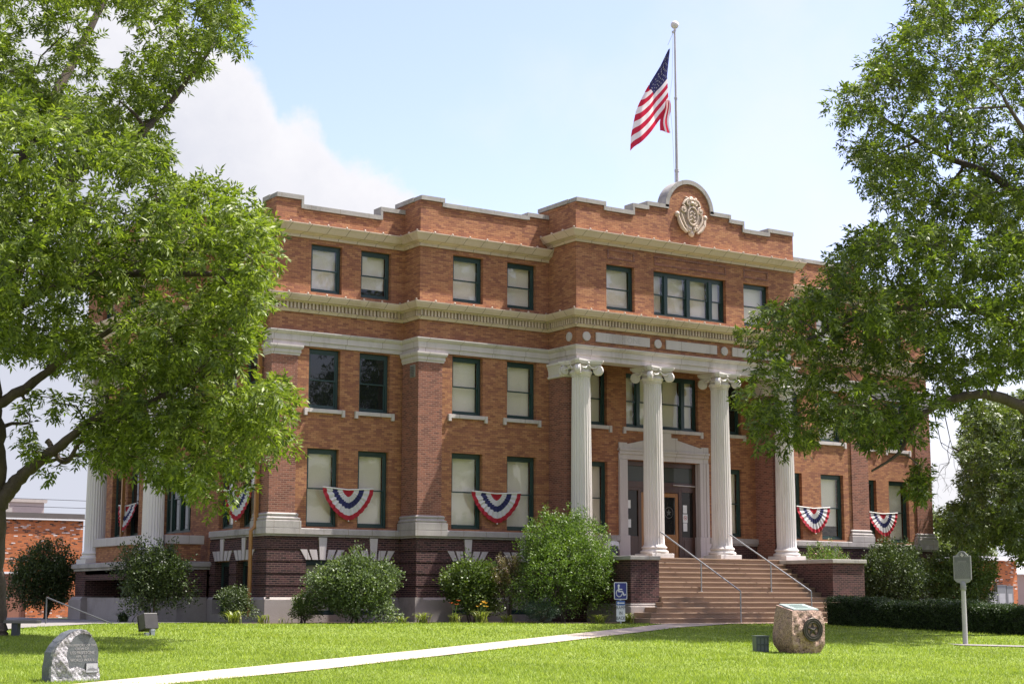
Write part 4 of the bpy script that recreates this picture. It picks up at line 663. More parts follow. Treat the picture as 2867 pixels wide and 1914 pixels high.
# ---- windows
def window(axis, o_, a0, a1, z0, z1, blind=1.0, lights=None, sill=False, inw=1, rail=.5, side=0, deep=.15, dark=False):
    P = lambda m, b0, b1, d0, d1, c0, c1: (m.box(b0, b1, o_+d0*inw, o_+d1*inw, c0, c1) if axis == 'x' else m.box(o_+d0*inw, o_+d1*inw, b0, b1, c0, c1))
    e = .004
    b0, b1, c0, c1 = a0+e, a1-e, z0+e, z1-e
    fr = MB(); fw = .085; ft = .13
    P(fr, b0, b0+fw, deep, deep+.13, c0, c1); P(fr, b1-fw, b1, deep, deep+.13, c0, c1); P(fr, b0+fw, b1-fw, deep, deep+.13, c1-ft, c1); P(fr, b0+fw, b1-fw, deep-.03, deep+.13, c0, c0+.075)
    units = [(b0+fw, b1-fw)]
    if lights:
        units = []; x = b0+fw; tot = sum(lights); mul = .16; av = (b1-b0-2*fw-mul*(len(lights)-1))
        for i, l in enumerate(lights):
            w = av*l/tot; units.append((x, x+w)); x += w
            if i < len(lights)-1: P(fr, x, x+mul, deep-.02, deep+.13, c0+.075, c1-ft); x += mul
    fro = fr.build('window', MAT['green'], court, bevel=.008)
    sa = MB(); pa = MB(); bl = MB(); zm = c0+.075+(c1-ft-c0-.075)*rail
    for u0, u1 in units:
        st = .045
        for q0, q1, dd in ((c0+.075, zm+.02, .06), (zm-.02, c1-ft, .02)):
            d0, d1 = deep+dd, deep+dd+.038
            P(sa, u0, u0+st, d0, d1, q0, q1); P(sa, u1-st, u1, d0, d1, q0, q1); P(sa, u0+st, u1-st, d0, d1, q0, q0+(.07 if dd > .03 else .04)); P(sa, u0+st, u1-st, d0, d1, q1-.04, q1)
            P(pa, u0+st, u1-st, d0+.015, d0+.02, q0+.04, q1-.04)
        if blind > 0:
            tz = c1-ft; bz = tz-(tz-c0-.075)*blind
            P(bl, u0+.01, u1-.01, deep+.2, deep+.205, bz, tz)
        if blind < 1:
            tz = c1-ft
    sa.build('sash', MAT['green2'], fro); pa.build('pane', MAT['darkglass'] if dark else MAT['glass'], fro)
    if blind > 0: bl.build('blind', MAT['blind'], fro)
    if sill:
        s_ = MB(); P(s_, a0-.06, a1+.06, -.07, .16, z0-.13, z0-.002); P(s_, a0-.17, a0-.062, -.09, .1, z0-.24, z0-.0); P(s_, a1+.062, a1+.17, -.09, .1, z0-.24, z0-.0)
        s_.build('sill', MAT['lime'], fro, bevel=.008)
    return fro
bl3 = {0: 1.0, 1: .80, 2: 1.0, 3: 1.0}
for k, (a, b) in enumerate(WA+WB): 
    y = 0 if k < 2 else YB
    window('x', y, a, b, *Z3, blind=(1.0, .80, 1.0, 1.0)[k])
    window('x', y, a, b, *Z2, blind=(0, 0, 1.0, 1.0)[k], sill=True, dark=(k < 2))
    window('x', y, a, b, *Z1)
    window('x', y, a, b, *Z0, blind=1.0, rail=.5)
for k, (a, b) in enumerate(WD+WE):
    y = YB if k < 2 else 0
    window('x', y, a, b, *Z3); window('x', y, a, b, *Z2, sill=True, blind=(.9, 1, 1, .85)[k]); window('x', y, a, b, *Z1, blind=(1, .80, 1, 1)[k]); window('x', y, a, b, *Z0, blind=0, dark=True)
window('x', YC, *wc, *Z3); window('x', YC, *WCR, *Z3, blind=1.0); window('x', YC, *wm, *Z3, lights=(1, 1.85, 1.85, 1))
for z, s_ in ((Z2, True), (Z1, False)):
    window('x', YB, *wc, *z, sill=s_); window('x', YB, *WCR, *z, sill=s_, blind=(0 if s_ else 1), dark=s_)
window('x', YB, *wm, *Z2, lights=(1, 1.85, 1.85, 1), sill=True)
for a, b in ww+wwN:
    window('y', 0, a, b, *Z3); window('y', 0, a, b, *Z2, sill=True, blind=0, dark=True); window('y', 0, a, b, *Z1, blind=(1 if a < 5 else 0), dark=(a > 5))
for a, b in ww: window('y', 0, a, b, .25, 2.03, blind=0, dark=True)
for a, b in wwC3: window('y', -2.4, a, b, *Z3)
window('y', 0, *wwC, *Z1, lights=(1, 2, 2, 1), blind=0, dark=True); window('y', 0, *wwC, *Z2, lights=(1, 2, 1), blind=.6)

MAT['letters'] = mottle('worn_letters', (.35, .315, .305), (.46, .42, .41), 1.6, .85, .15, 45)
# ---- stone mouldings
ent = [(.02, 9.055), (.05, 9.06), (.05, 9.20), (.085, 9.205), (.085, 9.40), (.13, 9.43), (.17, 9.50), (.17, 9.535), (-.02, 9.545)]
m_ = MB(); sweep(m_, [(0, D), (0, 0)]+FRONT[1:4], ent); sweep(m_, FRONT[6:]+[(W, D)], ent)
entC = [(d-.05, z) for d, z in ent]
sweep(m_, [(XC, YB+.0), (XC, YC), (mx(XC), YC), (mx(XC), YB)], [(.0, 9.02)]+entC[1:])
# soffit and inner faces of the beams over the porch columns
m_.box(XC+.01, mx(XC)-.01, YC+.01, YC+.64, 9.022, 9.30); m_.box(XC+.01, XC+.66, YC+.64, YB, 9.022, 9.30); m_.box(mx(XC)-.66, mx(XC)-.01, YC+.64, YB, 9.022, 9.30)
sweep(m_, [(0, 11.3), (-2.4, 11.3), (-2.4, 4.4), (0, 4.4)], [(.0, 9.02)]+entC[1:]); m_.box(-2.39, -1.75, 4.41, 11.29, 9.022, 9.3); m_.box(-1.75, 0, 4.41, 5.05, 9.022, 9.3); m_.box(-1.75, 0, 10.65, 11.29, 9.022, 9.3)
m_.build('entablature', MAT['lime'], court)
c1 = [(.02, 10.165), (.06, 10.17), (.08, 10.22), (.11, 10.26), (.11, 10.275), (.05, 10.28), (.05, 10.48), (.15, 10.485), (.17, 10.52), (.28, 10.53), (.30, 10.57), (.34, 10.64), (.37, 10.72), (.37, 10.745), (.0, 10.80), (-.02, 10.86)]
m_ = MB(); sweep(m_, FULL, c1)
def seams(mb, path, d, z, sp, r):
    pts = offs(path, d)
    for i in range(len(pts)-1):
        a = Vector((*pts[i], z)); b = Vector((*pts[i+1], z)); L = (b-a).length; n = max(1, round(L/sp))
        for k in range(n+1):
            p = a.lerp(b, k/n); mb.ball(p, r, 6, 4)
seams(m_, WEST[3:]+FRONT[1:], .34, 10.77, .72, .045)
co = m_.build('dentil_cornice', MAT['terra'], court)
dn = MB()
pts = offs(WEST[3:]+FRONT[1:], .05)
for i in range(len(pts)-1):
    a = Vector(pts[i]); b = Vector(pts[i+1]); L = (b-a).length; t = (b-a)/L; nrm = Vector((t.y, -t.x)); n = max(1, round(L/.135))
    for k in range(n):
        c_ = a+t*((k+.5)*L/n); u = t*.033; q = nrm*.085
        ps = [c_-u-nrm*.01, c_+u-nrm*.01, c_+u+q, c_-u+q]
        dn.prism([(p.x, p.y) for p in ps], 10.285, 10.478, 'z')
dn.build('dentil_course', MAT['terra'], co)
c2 = [(.02, 0), (.05, .005), (.06, .10), (.12, .13), (.15, .16), (.23, .17), (.26, .22), (.31, .32), (.36, .40), (.36, .43), (0, .48), (-.02, .52)]
m_ = MB(); lo = [(d, 12.71+z) for d, z in c2]; hi = [(d, 13.21+z*.93) for d, z in c2]
sweep(m_, WEST+FRONT[1:4], lo); sweep(m_, FRONT[6:]+[(W, D)], lo)
sweep(m_, [(XC, YB+.05), (XC, YC), (mx(XC), YC), (mx(XC), YB+.05)], hi)
seams(m_, [(0, 4.4)]+FRONT[:4], .33, 13.155, .72, .045); seams(m_, [(XC, YB), (XC, YC), (mx(XC), YC)], .33, 13.63, .72, .045)
m_.build('cornice', MAT['terra'], court)

# ---- parapet: stepped brick with stone coping
def parapet(axis, o_, segs, z0, th=.42, inw=1, vert=True):
    br = MB(); cp = MB()
    B = lambda m, a0, a1, d0, d1, c0, c1: (m.box(a0, a1, o_+d0*inw, o_+d1*inw, c0, c1) if axis == 'x' else m.box(o_+d0*inw, o_+d1*inw, a0, a1, c0, c1))
    for i, (a0, a1, zt) in enumerate(segs):
        B(br, a0, a1, .001, th, z0, zt-.14)
        l = a0-(.09 if i > 0 and segs[i-1][2] < zt else 0); r_ = a1+(.09 if i < len(segs)-1 and segs[i+1][2] < zt else 0)
        if i > 0 and segs[i-1][2] > zt: l += .09
        if i < len(segs)-1 and segs[i+1][2] > zt: r_ -= .09
        B(cp, l, r_, -.055, th+.05, zt-.15, zt)
        B(br, l+.02, r_-.02, -.018, .0, zt-.25, zt-.19)
        for sd in (0, 1):
            nb = segs[i-1] if sd == 0 and i > 0 else segs[i+1] if sd == 1 and i < len(segs)-1 else None
            if nb and nb[2] < zt:
                x = (l, l+.085) if sd == 0 else (r_-.085, r_)
                B(cp, *x, -.053, th+.048, nb[2]-.14, zt-.151)
        k = max(1, int((a1-a0)/.65))
        for j in range(k):
            a = l+(r_-l)*(j+.5)/k
            cp.add([( (a-.012, o_+.1*inw, zt) if axis == 'x' else (o_+.1*inw, a-.012, zt)), ((a+.012, o_+.1*inw, zt) if axis == 'x' else (o_+.1*inw, a+.012, zt)), ((a, o_+.12*inw, zt+.08) if axis == 'x' else (o_+.12*inw, a, zt+.08))], [(0, 1, 2)])
    return br, cp
segA = [(0, .90, 14.15), (.90, 4.02, 13.85), (4.02, XB, 14.16)]
segB = [(XB, 5.76, 14.49), (5.76, 9.40, 14.33), (9.40, XC, 14.455)]
segCl = [(XC, 11.45, 14.81), (11.45, 12.84, 14.64), (12.84, 13.5, 14.925), (13.5, 14.419, 15.09)]
flip = lambda S: [(mx(b), mx(a), z) for a, b, z in S][::-1]
BR = MB(); CP = MB()
def addp(*args, **kw):
    b, c = parapet(*args, **kw); BR.add(b.v, b.f); CP.add(c.v, c.f)
addp('x', 0, segA, 13.2); addp('x', YB, segB, 13.2); addp('x', YC, segCl, 13.6)
addp('x', 0, flip(segA), 13.2); addp('x', YB, flip(segB), 13.2); addp('x', YC, flip(segCl), 13.6)
addp('y', XB, [(YB+.43, .6, 14.485)], 13.2); addp('y', mx(XB), [(YB+.43, .6, 14.485)], 13.2, inw=-1)
addp('y', XC, [(YC+.43, YB+.6, 14.805)], 13.6); addp('y', mx(XC), [(YC+.43, YB+.6, 14.805)], 13.6, inw=-1)
addp('y', 0, [(.43, .9, 14.145), (.9, 3.5, 13.85), (3.5, 4.4, 14.15)], 13.2); addp('y', 0, [(11.3, D, 14.0)], 13.2); addp('y', W, [(.43, D, 14.0)], 13.2, inw=-1)
addp('y', -2.4, [(4.4, 5.4, 14.3), (5.4, 10.3, 14.1), (10.3, 11.3, 14.3)], 13.2); addp('x', 4.4, [(-1.98, .0, 14.29)], 13.2)
# round gable
R1, R0, CX, CZ = 1.15, .99, W/2, 15.0
half = [(CX+R0*math.cos(t*math.pi/28), CZ+R0*math.sin(t*math.pi/28)) for t in range(29)]
BR.prism([(CX-R0, 13.6), (CX+R0, 13.6)]+half, YC+.001, YC+.42)
ring = [(CX+R1*math.cos(t*math.pi/28), CZ+R1*math.sin(t*math.pi/28)) for t in range(29)]
for i in range(28): CP.prism([half[i], ring[i], ring[i+1], half[i+1]], YC-.055, YC+.47)
for sg in (-1, 1): CP.box(CX+sg*R0, CX+sg*R1, YC-.054, YC+.469, 14.94, 15.0)
rg = MB()
BR.build('parapet', MAT['brick'], court); CP.build('parapet_coping', MAT['coping'], court)

# ---- pilasters with caps and bases
def pilaster(x0, x1, y, wrapL=None, wrapR=None):
    """front pilaster on plane y; wrapL / wrapR = y of the return wall"""
    b = MB(); pr = .055
    yb = [wrapL if wrapL is not None else y+.02, wrapR if wrapR is not None else y+.02]
    xl = x0-(pr if wrapL is not None else 0); xr = x1+(pr if wrapR is not None else 0)
    b.box(xl, xr, y-pr, y+.02, 3.04, 8.75)
    if wrapL is not None: b.box(xl, x0+.02, y+.021, min(wrapL, y+1.05), 3.04, 8.75)
    if wrapR is not None: b.box(x1-.02, xr, y+.021, min(wrapR, y+1.05), 3.04, 8.75)
    po = b.build('pilaster', MAT['redbrick'], court)
    path = []
    if wrapL is not None: path += [(x0, min(wrapL, y+1.05))]
    else: path += [(x0, y+.02)]
    path += [(x0, y), (x1, y)]
    path += [(x1, min(wrapR, y+1.05))] if wrapR is not None else [(x1, y+.02)]
    s_ = MB(); sweep(s_, path, [(.10, 3.03), (.19, 3.045), (.19, 3.27), (.14, 3.29), (.165, 3.33), (.165, 3.36), (.115, 3.38), (.09, 3.43), (.115, 3.45), (.12, 3.49), (.07, 3.53), (.0, 3.54)]); s_.build('base', MAT['limedirty'], po)
    s_ = MB(); sweep(s_, path, [(.0, 8.70), (.07, 8.705), (.075, 8.76), (.10, 8.79), (.10, 8.90), (.14, 8.925), (.165, 8.99), (.165, 9.05), (.0, 9.053)]); s_.build('capital', MAT['lime'], po)
pilaster(0, .88, 0, wrapL=2.0); pilaster(XB, 5.78, YB, wrapL=-.01); pilaster(mx(5.78), mx(XB), YB, wrapR=-.01); pilaster(mx(.88), W, 0, wrapR=2.0)
# antae behind the end columns
for x0 in (XC, mx(10.9)):
    a = MB(); a.box(x0, x0+.662, -2.10, YB-.002, 2.2, 8.55); ao = a.build('anta', MAT['redbrick'], court)
    k = MB(); sweep(k, [(x0, YB), (x0, -2.1), (x0+.662, -2.1), (x0+.662, YB)], [(0, 8.48), (.05, 8.5), (.05, 8.56), (.01, 8.58), (.02, 8.74), (.05, 8.84), (.07, 8.92), (.10, 8.94), (.10, 9.02), (0, 9.021)])
    for sx in (-1, 1):
        k.lathe([(.0, -.06), (.155, -.06), (.165, 0), (.155, .06), (0, .06)], 20, (0, 0, 0)) if False else None
        cx_ = x0+.331+sx*.40
        vs = MB(); vs.lathe([(.03, -.07), (.15, -.07), (.165, 0), (.15, .07), (.03, .07)], 20)
        k.add([(cx_+v[0], -2.17+v[2]*.6, 8.70+v[1]) for v in vs.v], vs.f)
    k.build('capital', MAT['white'], ao, smooth=True)
# frieze tablets and discs
for a, b, tx in ((11.06, 13.46, 'FREESTONE'), (14.21, 16.61, None), (mx(13.46), mx(11.06), None)):
    t_ = MB(); t_.box(a, b, YC-.045, YC+.01, 9.70, 10.035); to = t_.build('tablet', MAT['lime'], court, bevel=.006)
    if tx: text('lettering', tx, .30, MAT['letters'], to, Matrix.Translation(((a+b)/2, YC-.046, 9.868)) @ FACE_S, .002, sx=1.02)
def disc(c, axis):
    d_ = MB(); d_.lathe([(.165, -.01), (.165, .035), (.15, .045), (0.001, .045)], 28)
    if axis == 'x': d_.v = [(c[0]+v[0], c[1]-v[2], c[2]+v[1]) for v in d_.v]
    else: d_.v = [(c[0]-v[2], c[1]+v[0], c[2]+v[1]) for v in d_.v]
    d_.build('disc', MAT['lime'], court)
for x in (10.66, 13.84, mx(13.84), mx(10.66)): disc((x, YC, 9.86), 'x')
disc((XC, -2.4, 9.86), 'y')

# ---- columns
def column(x, y, zb, ang=0, H=9.02):
    z0 = zb+.16
    sh = MB(); n = 120; h0, h1 = z0+.27, 8.50
    prof = []
    for i in range(15):
        t = i/14; r = .372-.052*(t**1.7); prof.append((r, h0+(h1-h0)*t))
    prof = [(.40, h0-.02), (.395, h0+.02), (.372, h0+.06)]+prof[1:-1]+[(.322, h1-.06), (.338, h1-.05), (.345, h1-.025), (.338, h1)]
    fl = lambda a: 1-.075*abs(math.sin(12*a))**.75
    vs = []; fs = []
    for i, (r, z) in enumerate(prof):
        smooth_ring = i < 2 or i >= len(prof)-3
        for k in range(n):
            a = 2*math.pi*k/n; rr = r*(1 if smooth_ring else fl(a)); vs.append((x+rr*math.cos(a), y+rr*math.sin(a), z))
    for i in range(len(prof)-1):
        for k in range(n): fs.append((i*n+k, i*n+(k+1) % n, (i+1)*n+(k+1) % n, (i+1)*n+k))
    sh.add(vs, fs); so = sh.build('column', MAT['white'], court, smooth=True, angle=50)
    b = MB(); b.lathe([(.36, 0), (.475, 0), (.505, .03), (.51, .06), (.49, .10), (.45, .115), (.425, .13), (.415, .165), (.43, .18), (.455, .195), (.46, .215), (.445, .245), (.40, .26), (.3, .265)], 48, (x, y, z0))
    b.build('base', MAT['white'], so, smooth=True)
    p_ = MB(); p_.box(x-.5, x+.5, y-.5, y+.5, zb-.02, z0+.001); p_.build('base_block', MAT['white'], so, bevel=.012)
    # angular Ionic capital: four diagonal volutes, abacus with concave sides
    k = MB(); k.lathe([(.30, 8.49), (.345, 8.50), (.36, 8.53), (.395, 8.57), (.405, 8.61), (.38, 8.65), (.34, 8.70), (.36, 8.86)], 40, (x, y, 0))
    def abac(s_): 
        out = []
        for c_ in range(4):
            a = math.pi/4+c_*math.pi/2; p = Vector((math.cos(a), math.sin(a))); t = Vector((-p.y, p.x))
            out += [p*(.80*s_)-t*.075, p*(.80*s_)+t*.075]
            a2 = a+math.pi/4
            for da, rr in ((-.38, .565), (-.2, .50), (0, .475), (.2, .50), (.38, .565)): out.append(Vector((math.cos(a2+da), math.sin(a2+da)))*rr*s_)
        return [(x+p.x, y+p.y) for p in out]
    for s_, za, zc in ((.90, 8.87, 8.925), (.97, 8.925, 8.965), (1.0, 8.965, 9.02)): k.prism(abac(s_), za, zc, 'z')
    for c_ in range(4):
        a = math.pi/4+c_*math.pi/2; p = Vector((math.cos(a), math.sin(a), 0)); t = Vector((-p.y, p.x, 0))
        cc = Vector((x, y, 8.665))+p*.615
        ly = MB(); ly.lathe([(.02, -.085), (.165, -.07), (.185, -.04), (.17, 0), (.185, .04), (.165, .07), (.02, .085)], 24)
        k.add([cc+p*v[0]+Vector((0, 0, v[1]))+t*v[2] for v in ly.v], ly.f)
        for sg in (-1, 1):
            sp_ = [cc+t*sg*.082+p*(r*math.cos(th))+Vector((0, 0, r*math.sin(th))) for th, r in [(math.pi/2-i*.42, .165-.0048*i) for i in range(30)]]
            k.tube(sp_, [.016]*30, 5); k.ball(cc+t*sg*.085, .03, 8, 6)
        # band from the volute up under the abacus
        bd = [cc+Vector((0, 0, .165)), cc+p*-.14+Vector((0, 0, .19)), cc+p*-.28+Vector((0, 0, .165)), cc+p*-.36+Vector((0, 0, .09))]
        k.tube(bd, [.06, .085, .10, .09], 8)
        k.ball(cc-p*.10+Vector((0, 0, -.02)), (.05, .05, .14), 8, 6)
        a2 = a+math.pi/4; q2 = Vector((math.cos(a2), math.sin(a2), 0)); t2 = Vector((-q2.y, q2.x, 0)); f0 = Vector((x, y, 8.78))+q2*.42
        k.ball(f0+q2*.03+Vector((0, 0, .12)), (.05, .05, .05), 8, 6)
        for sg in (-1, 1): k.tube([f0+q2*.03+Vector((0, 0, .06)), f0+t2*sg*.12+q2*.03+Vector((0, 0, -.05)), f0+t2*sg*.26+q2*.06+Vector((0, 0, -.06)), f0+t2*sg*.36+q2*.06], [.02, .03, .03, .015], 6)
    k.build('capital', MAT['white'], so, smooth=True)
for x in (10.65, 13.83, mx(13.83), mx(10.65)): column(x, -2.5, 2.21)
for y in (4.95, 10.71): column(-2.0, y, 2.03)

MAT['doorglass'] = glassmat('door_glass', refl=.7, opaque=(.016, .014, .013)); MAT['frost'] = glassmat('ribbed_transom_glass', refl=.45, opaque=(.06, .065, .06))
# ---- door case and doors
dc = MB(); y0 = YB-.06
ol, orr, il, ir = 13.31, 17.53, 13.70, 17.12
for sg, a, b in ((-1, ol, il), (1, ir, orr)):
    dc.box(a, b, YB-.06, YB+.3, 3.06, 5.81); dc.box(a-.06, b+.06, YB-.10, YB+.3, 2.21, 3.06)
    u = (a, a+.12) if sg < 0 else (b-.12, b); dc.box(*u, YB-.095, YB-.058, 3.06, 5.81)
dc.box(ol, orr, YB-.06, YB+.3, 5.812, 6.06); dc.box(ol, orr, YB-.10, YB-.058, 6.0, 6.12); dc.box(ol-.03, orr+.03, YB-.13, YB+.02, 6.122, 6.2)
cxm = (ol+orr)/2
dc.prism([(ol, 6.2), (orr, 6.2), (orr, 6.42), (orr-.36, 6.42), (orr-.36, 6.37), (cxm+.62, 6.62), (cxm+.62, 6.70), (cxm+.32, 6.70), (cxm+.32, 6.86), (cxm-.32, 6.86), (cxm-.32, 6.70), (cxm-.62, 6.70), (cxm-.62, 6.62), (ol+.36, 6.37), (ol+.36, 6.42), (ol, 6.42)], YB-.08, YB+.02)
dc.build('door_surround', MAT['lime'], court, bevel=.01)
ds = MB(); yd = YB+.22
for q in ((il, il+.13, 2.21, 5.80), (ir-.13, ir, 2.21, 5.80), (il+.13, ir-.13, 5.62, 5.80), (il+.13, ir-.13, 4.83, 5.06), (14.38, 14.53, 2.21, 4.83), (16.29, 16.44, 2.21, 4.83), (14.53, 16.29, 4.68, 4.83),
          (il+.13, 14.38, 2.21, 3.05), (16.44, ir-.13, 2.21, 3.05), (il+.13, 14.38, 4.72, 4.83), (16.44, ir-.13, 4.72, 4.83)): ds.box(q[0], q[1], yd, yd+.12, q[2], q[3])
for a, b in ((il+.13, 14.38), (16.44, ir-.13)): ds.box(a+.08, b-.08, yd-.015, yd, 2.36, 2.95)
dso = ds.build('door_frame', MAT['wood'], court, bevel=.01)
t_ = MB(); t_.box(il+.131, ir-.131, yd+.05, yd+.06, 5.061, 5.619); t_.build('transom_glass', MAT['frost'], dso)
for a, b in ((il+.131, 14.379), (16.441, ir-.131)):
    t_ = MB(); t_.box(a, b, yd+.05, yd+.06, 3.051, 4.719); t_.build('sidelight_glass', MAT['doorglass'], dso)
t_ = MB(); t_.tube([(16.0, yd-.05, 4.97), (17.05, yd-.05, 4.95)], .02, 8); t_.build('door_closer', MAT['lime'], dso)
for a, b in ((14.54, 15.40), (15.42, 16.28)):
    d_ = MB(); y1 = yd+.03
    for q in ((a, a+.13, 2.23, 4.67), (b-.13, b, 2.23, 4.67), (a+.13, b-.13, 4.52, 4.67), (a+.13, b-.13, 2.23, 2.45), (a+.13, b-.13, 2.86, 3.14)): d_.box(q[0], q[1], y1, y1+.05, q[2], q[3])
    d_.box(a+.13, b-.13, y1+.015, y1+.04, 2.45, 2.86)
    do = d_.build('door', MAT['oak'], court, bevel=.008)
    g = MB(); g.box(a+.131, b-.131, y1+.02, y1+.03, 3.141, 4.519); g.build('pane', MAT['darkglass'], do)
    h = MB(); hx = b-.06 if a < 15 else a+.06; h.tube([(hx, y1-.05, 3.1), (hx, y1-.05, 3.3)], .015, 8); h.box(hx-.02, hx+.02, y1-.01, y1+.002, 3.05, 3.35); h.build('handle', MAT['steel'], do)
    et = MB(); cx_, cz_ = (a+b)/2, 3.95
    star = [(cx_+(.13 if i % 2 == 0 else .055)*math.sin(i*math.pi/5), cz_+(.13 if i % 2 == 0 else .055)*math.cos(i*math.pi/5)) for i in range(10)]
    et.prism(star, y1+.0185, y1+.0195)
    for i in range(28):
        a1, a2 = 2*math.pi*i/28, 2*math.pi*(i+1)/28
        et.prism([(cx_+.19*math.cos(a1), cz_+.19*math.sin(a1)), (cx_+.21*math.cos(a1), cz_+.21*math.sin(a1)), (cx_+.21*math.cos(a2), cz_+.21*math.sin(a2)), (cx_+.19*math.cos(a2), cz_+.19*math.sin(a2))], y1+.0185, y1+.0195)
    et.build('etched_star', plain('etched_glass', (.10, .105, .10), .8), do)
def notice(x0, x1, z0, z1, y, label, ban=False):
    n_ = MB(); n_.box(x0, x1, y-.004, y, z0, z1); o = n_.build('paper_notice', MAT['paper']); tag(o, label, 'notice', 'notices taped to the entrance glass')
    cx_, cz_ = (x0+x1)/2, (z0+z1)/2+.02; w = x1-x0
    if ban:
        r_ = MB()
        for i in range(24):
            a1, a2 = 2*math.pi*i/24, 2*math.pi*(i+1)/24; R_ = w*.36; S_ = w*.29
            r_.prism([(cx_+S_*math.cos(a1), cz_+S_*math.sin(a1)), (cx_+R_*math.cos(a1), cz_+R_*math.sin(a1)), (cx_+R_*math.cos(a2), cz_+R_*math.sin(a2)), (cx_+S_*math.cos(a2), cz_+S_*math.sin(a2))], y-.006, y-.0045)
        r_.prism([(cx_-w*.23, cz_+w*.19), (cx_-w*.19, cz_+w*.23), (cx_+w*.23, cz_-w*.19), (cx_+w*.19, cz_-w*.23)], y-.0075, y-.0062); r_.build('ban_symbol', MAT['red'], o)
        s_ = MB(); s_.box(cx_-w*.16, cx_+w*.16, y-.0055, y-.0042, cz_-.012, cz_+.012); s_.build('cigarette_mark', MAT['ink'], o)
    return o
yg = yd+.048
notice(13.86, 14.06, 4.06, 4.36, yg, 'plain white paper notice taped high on the left sidelight of the entrance')
notice(13.87, 14.07, 3.36, 3.66, yg, 'plain white paper notice taped low on the left sidelight of the entrance')
notice(16.53, 16.72, 3.95, 4.25, yg, 'blank white paper notice topmost of three on the right sidelight')
notice(16.52, 16.74, 3.60, 3.92, yg-.002, 'white no smoking notice in the middle of the right sidelight', True)
notice(16.53, 16.72, 3.28, 3.585, yg, 'plain white paper notice lowest on the right sidelight')
notice(15.50, 15.61, 3.17, 3.39, yd+.046, 'small no smoking notice low on the right door leaf', True)

# ---- terrace, cheek walls, steps
SX0, SX1 = 11.64, mx(11.64)
te = MB(); te.box(XC-.02, mx(XC)+.02, -3.18, YB-.17, -.3, 2.07); te.build('terrace', MAT['darkbrick'], court)
fl_ = MB(); fl_.box(XC-.04, mx(XC)+.04, -3.2, YB-.04, 2.072, 2.21); fl_.box(il, ir, YB-.04, YB+.35, 2.1, 2.208); fl_.build('terrace_floor', MAT['step'], court)
st = MB()
for i in range(1, 13):
    z1 = 2.21-.17*i; yf = -3.2-.3*i; x0, x1 = SX0, SX1
    if i == 9: x0, x1 = 11.45, mx(11.45)
    if i == 10: x0, x1 = 10.95, mx(10.95)
    if i == 11: x0, x1 = 10.5, mx(10.5)
    if i == 12: x0, x1 = 10.2, mx(10.2)
    st.box(x0, x1, yf, yf+.31 if i < 9 else -5.53, z1-.168, z1); st.box(x0-.004, x1+.004, yf-.022, yf+.05, z1-.05, z1+.002)
st.box(SX0, SX1, -3.2-.022, -3.15, 2.16, 2.213)
st.build('steps', MAT['step'], court, bevel=.012)
for sx, yf in ((0, -5.5), (1, -5.9)):
    f = (lambda a, b: (a, b)) if not sx else (lambda a, b: (mx(b), mx(a)))
    k = MB(); a, b = f(10.45, SX0-.003); 
    if sx: b = 20.75
    k.box(a, b, yf, -3.0, .62, 2.05)
    for zz in np.arange(.95, 2.0, .385): pass
    ko = k.build('cheek_wall', MAT['darkbrick'], court)
    k = MB(); k.box(a-.07, b+.07 if sx else b+.02, yf-.08, -3.205, 2.052, 2.19); k.build('coping', MAT['coping'], ko, bevel=.02)
    k = MB(); k.box(a-.1, b+.06, yf-.10, -3.05, -.4, .55); k.box(a-.05, b+.03, yf-.05, -3.04, .55, .63); k.build('plinth', MAT['plinth'], ko, bevel=.03)

# ---- west porch base
wb_ = MB(); wb_.box(-2.5, -.17, 4.5, 5.35, .8, 1.76); wb_.box(-2.5, -.17, 10.15, 11.2, .8, 1.76); wb_.box(-2.5, -2.2, 5.35, 10.15, 1.42, 1.76); wb_.box(-2.5, -.17, 5.35, 10.15, 1.62, 1.75); wb_.box(-.6, -.17, 5.36, 10.14, .0, 1.6)
wo = wb_.build('porch_base', MAT['darkbrick'], court)
for y0_, y1_ in ((4.32, 5.5), (10.0, 11.35)):
    p_ = MB(); p_.box(-2.68, -1.3, y0_, y1_, -.3, .72); p_.prism([(-2.68, .72), (-1.3, .72), (-1.4, .84), (-2.58, .84)], y0_+.1, y1_-.1, 'y'); p_.build('plinth', MAT['plinth'], wo)
p_ = MB(); p_.box(-2.45, -2.25, 5.5, 10.0, -.3, .8); p_.build('low_wall', MAT['plinth'], wo); p_ = MB(); p_.box(-1.3, -.17, 4.45, 4.7, -.3, .82); p_.build('low_wall', MAT['plinth'], wo)
p_ = MB(); sweep(p_, [(0, 11.2), (-2.5, 11.2), (-2.5, 4.5), (0, 4.5)], [(.0, 1.755), (.06, 1.76), (.06, 1.83), (.13, 1.86), (.13, 2.0), (0, 2.03), (-.9, 2.031)]); p_.box(-1.8, 0, 5, 10.7, 1.9, 2.03); p_.build('coping', MAT['limedirty'], wo)
p_ = MB(); p_.box(-2.1, -1.85, 5.4, 10.25, 2.03, 2.62); p_.box(-1.6, -.3, 4.8, 5.05, 2.03, 2.62); po_ = p_.build('porch_rail', MAT['brick'], court)
p_ = MB(); p_.box(-2.2, -1.75, 5.32, 10.33, 2.62, 2.92); p_.box(-1.62, -.2, 4.72, 5.13, 2.62, 2.92); p_.build('coping', MAT['lime'], po_, bevel=.02)
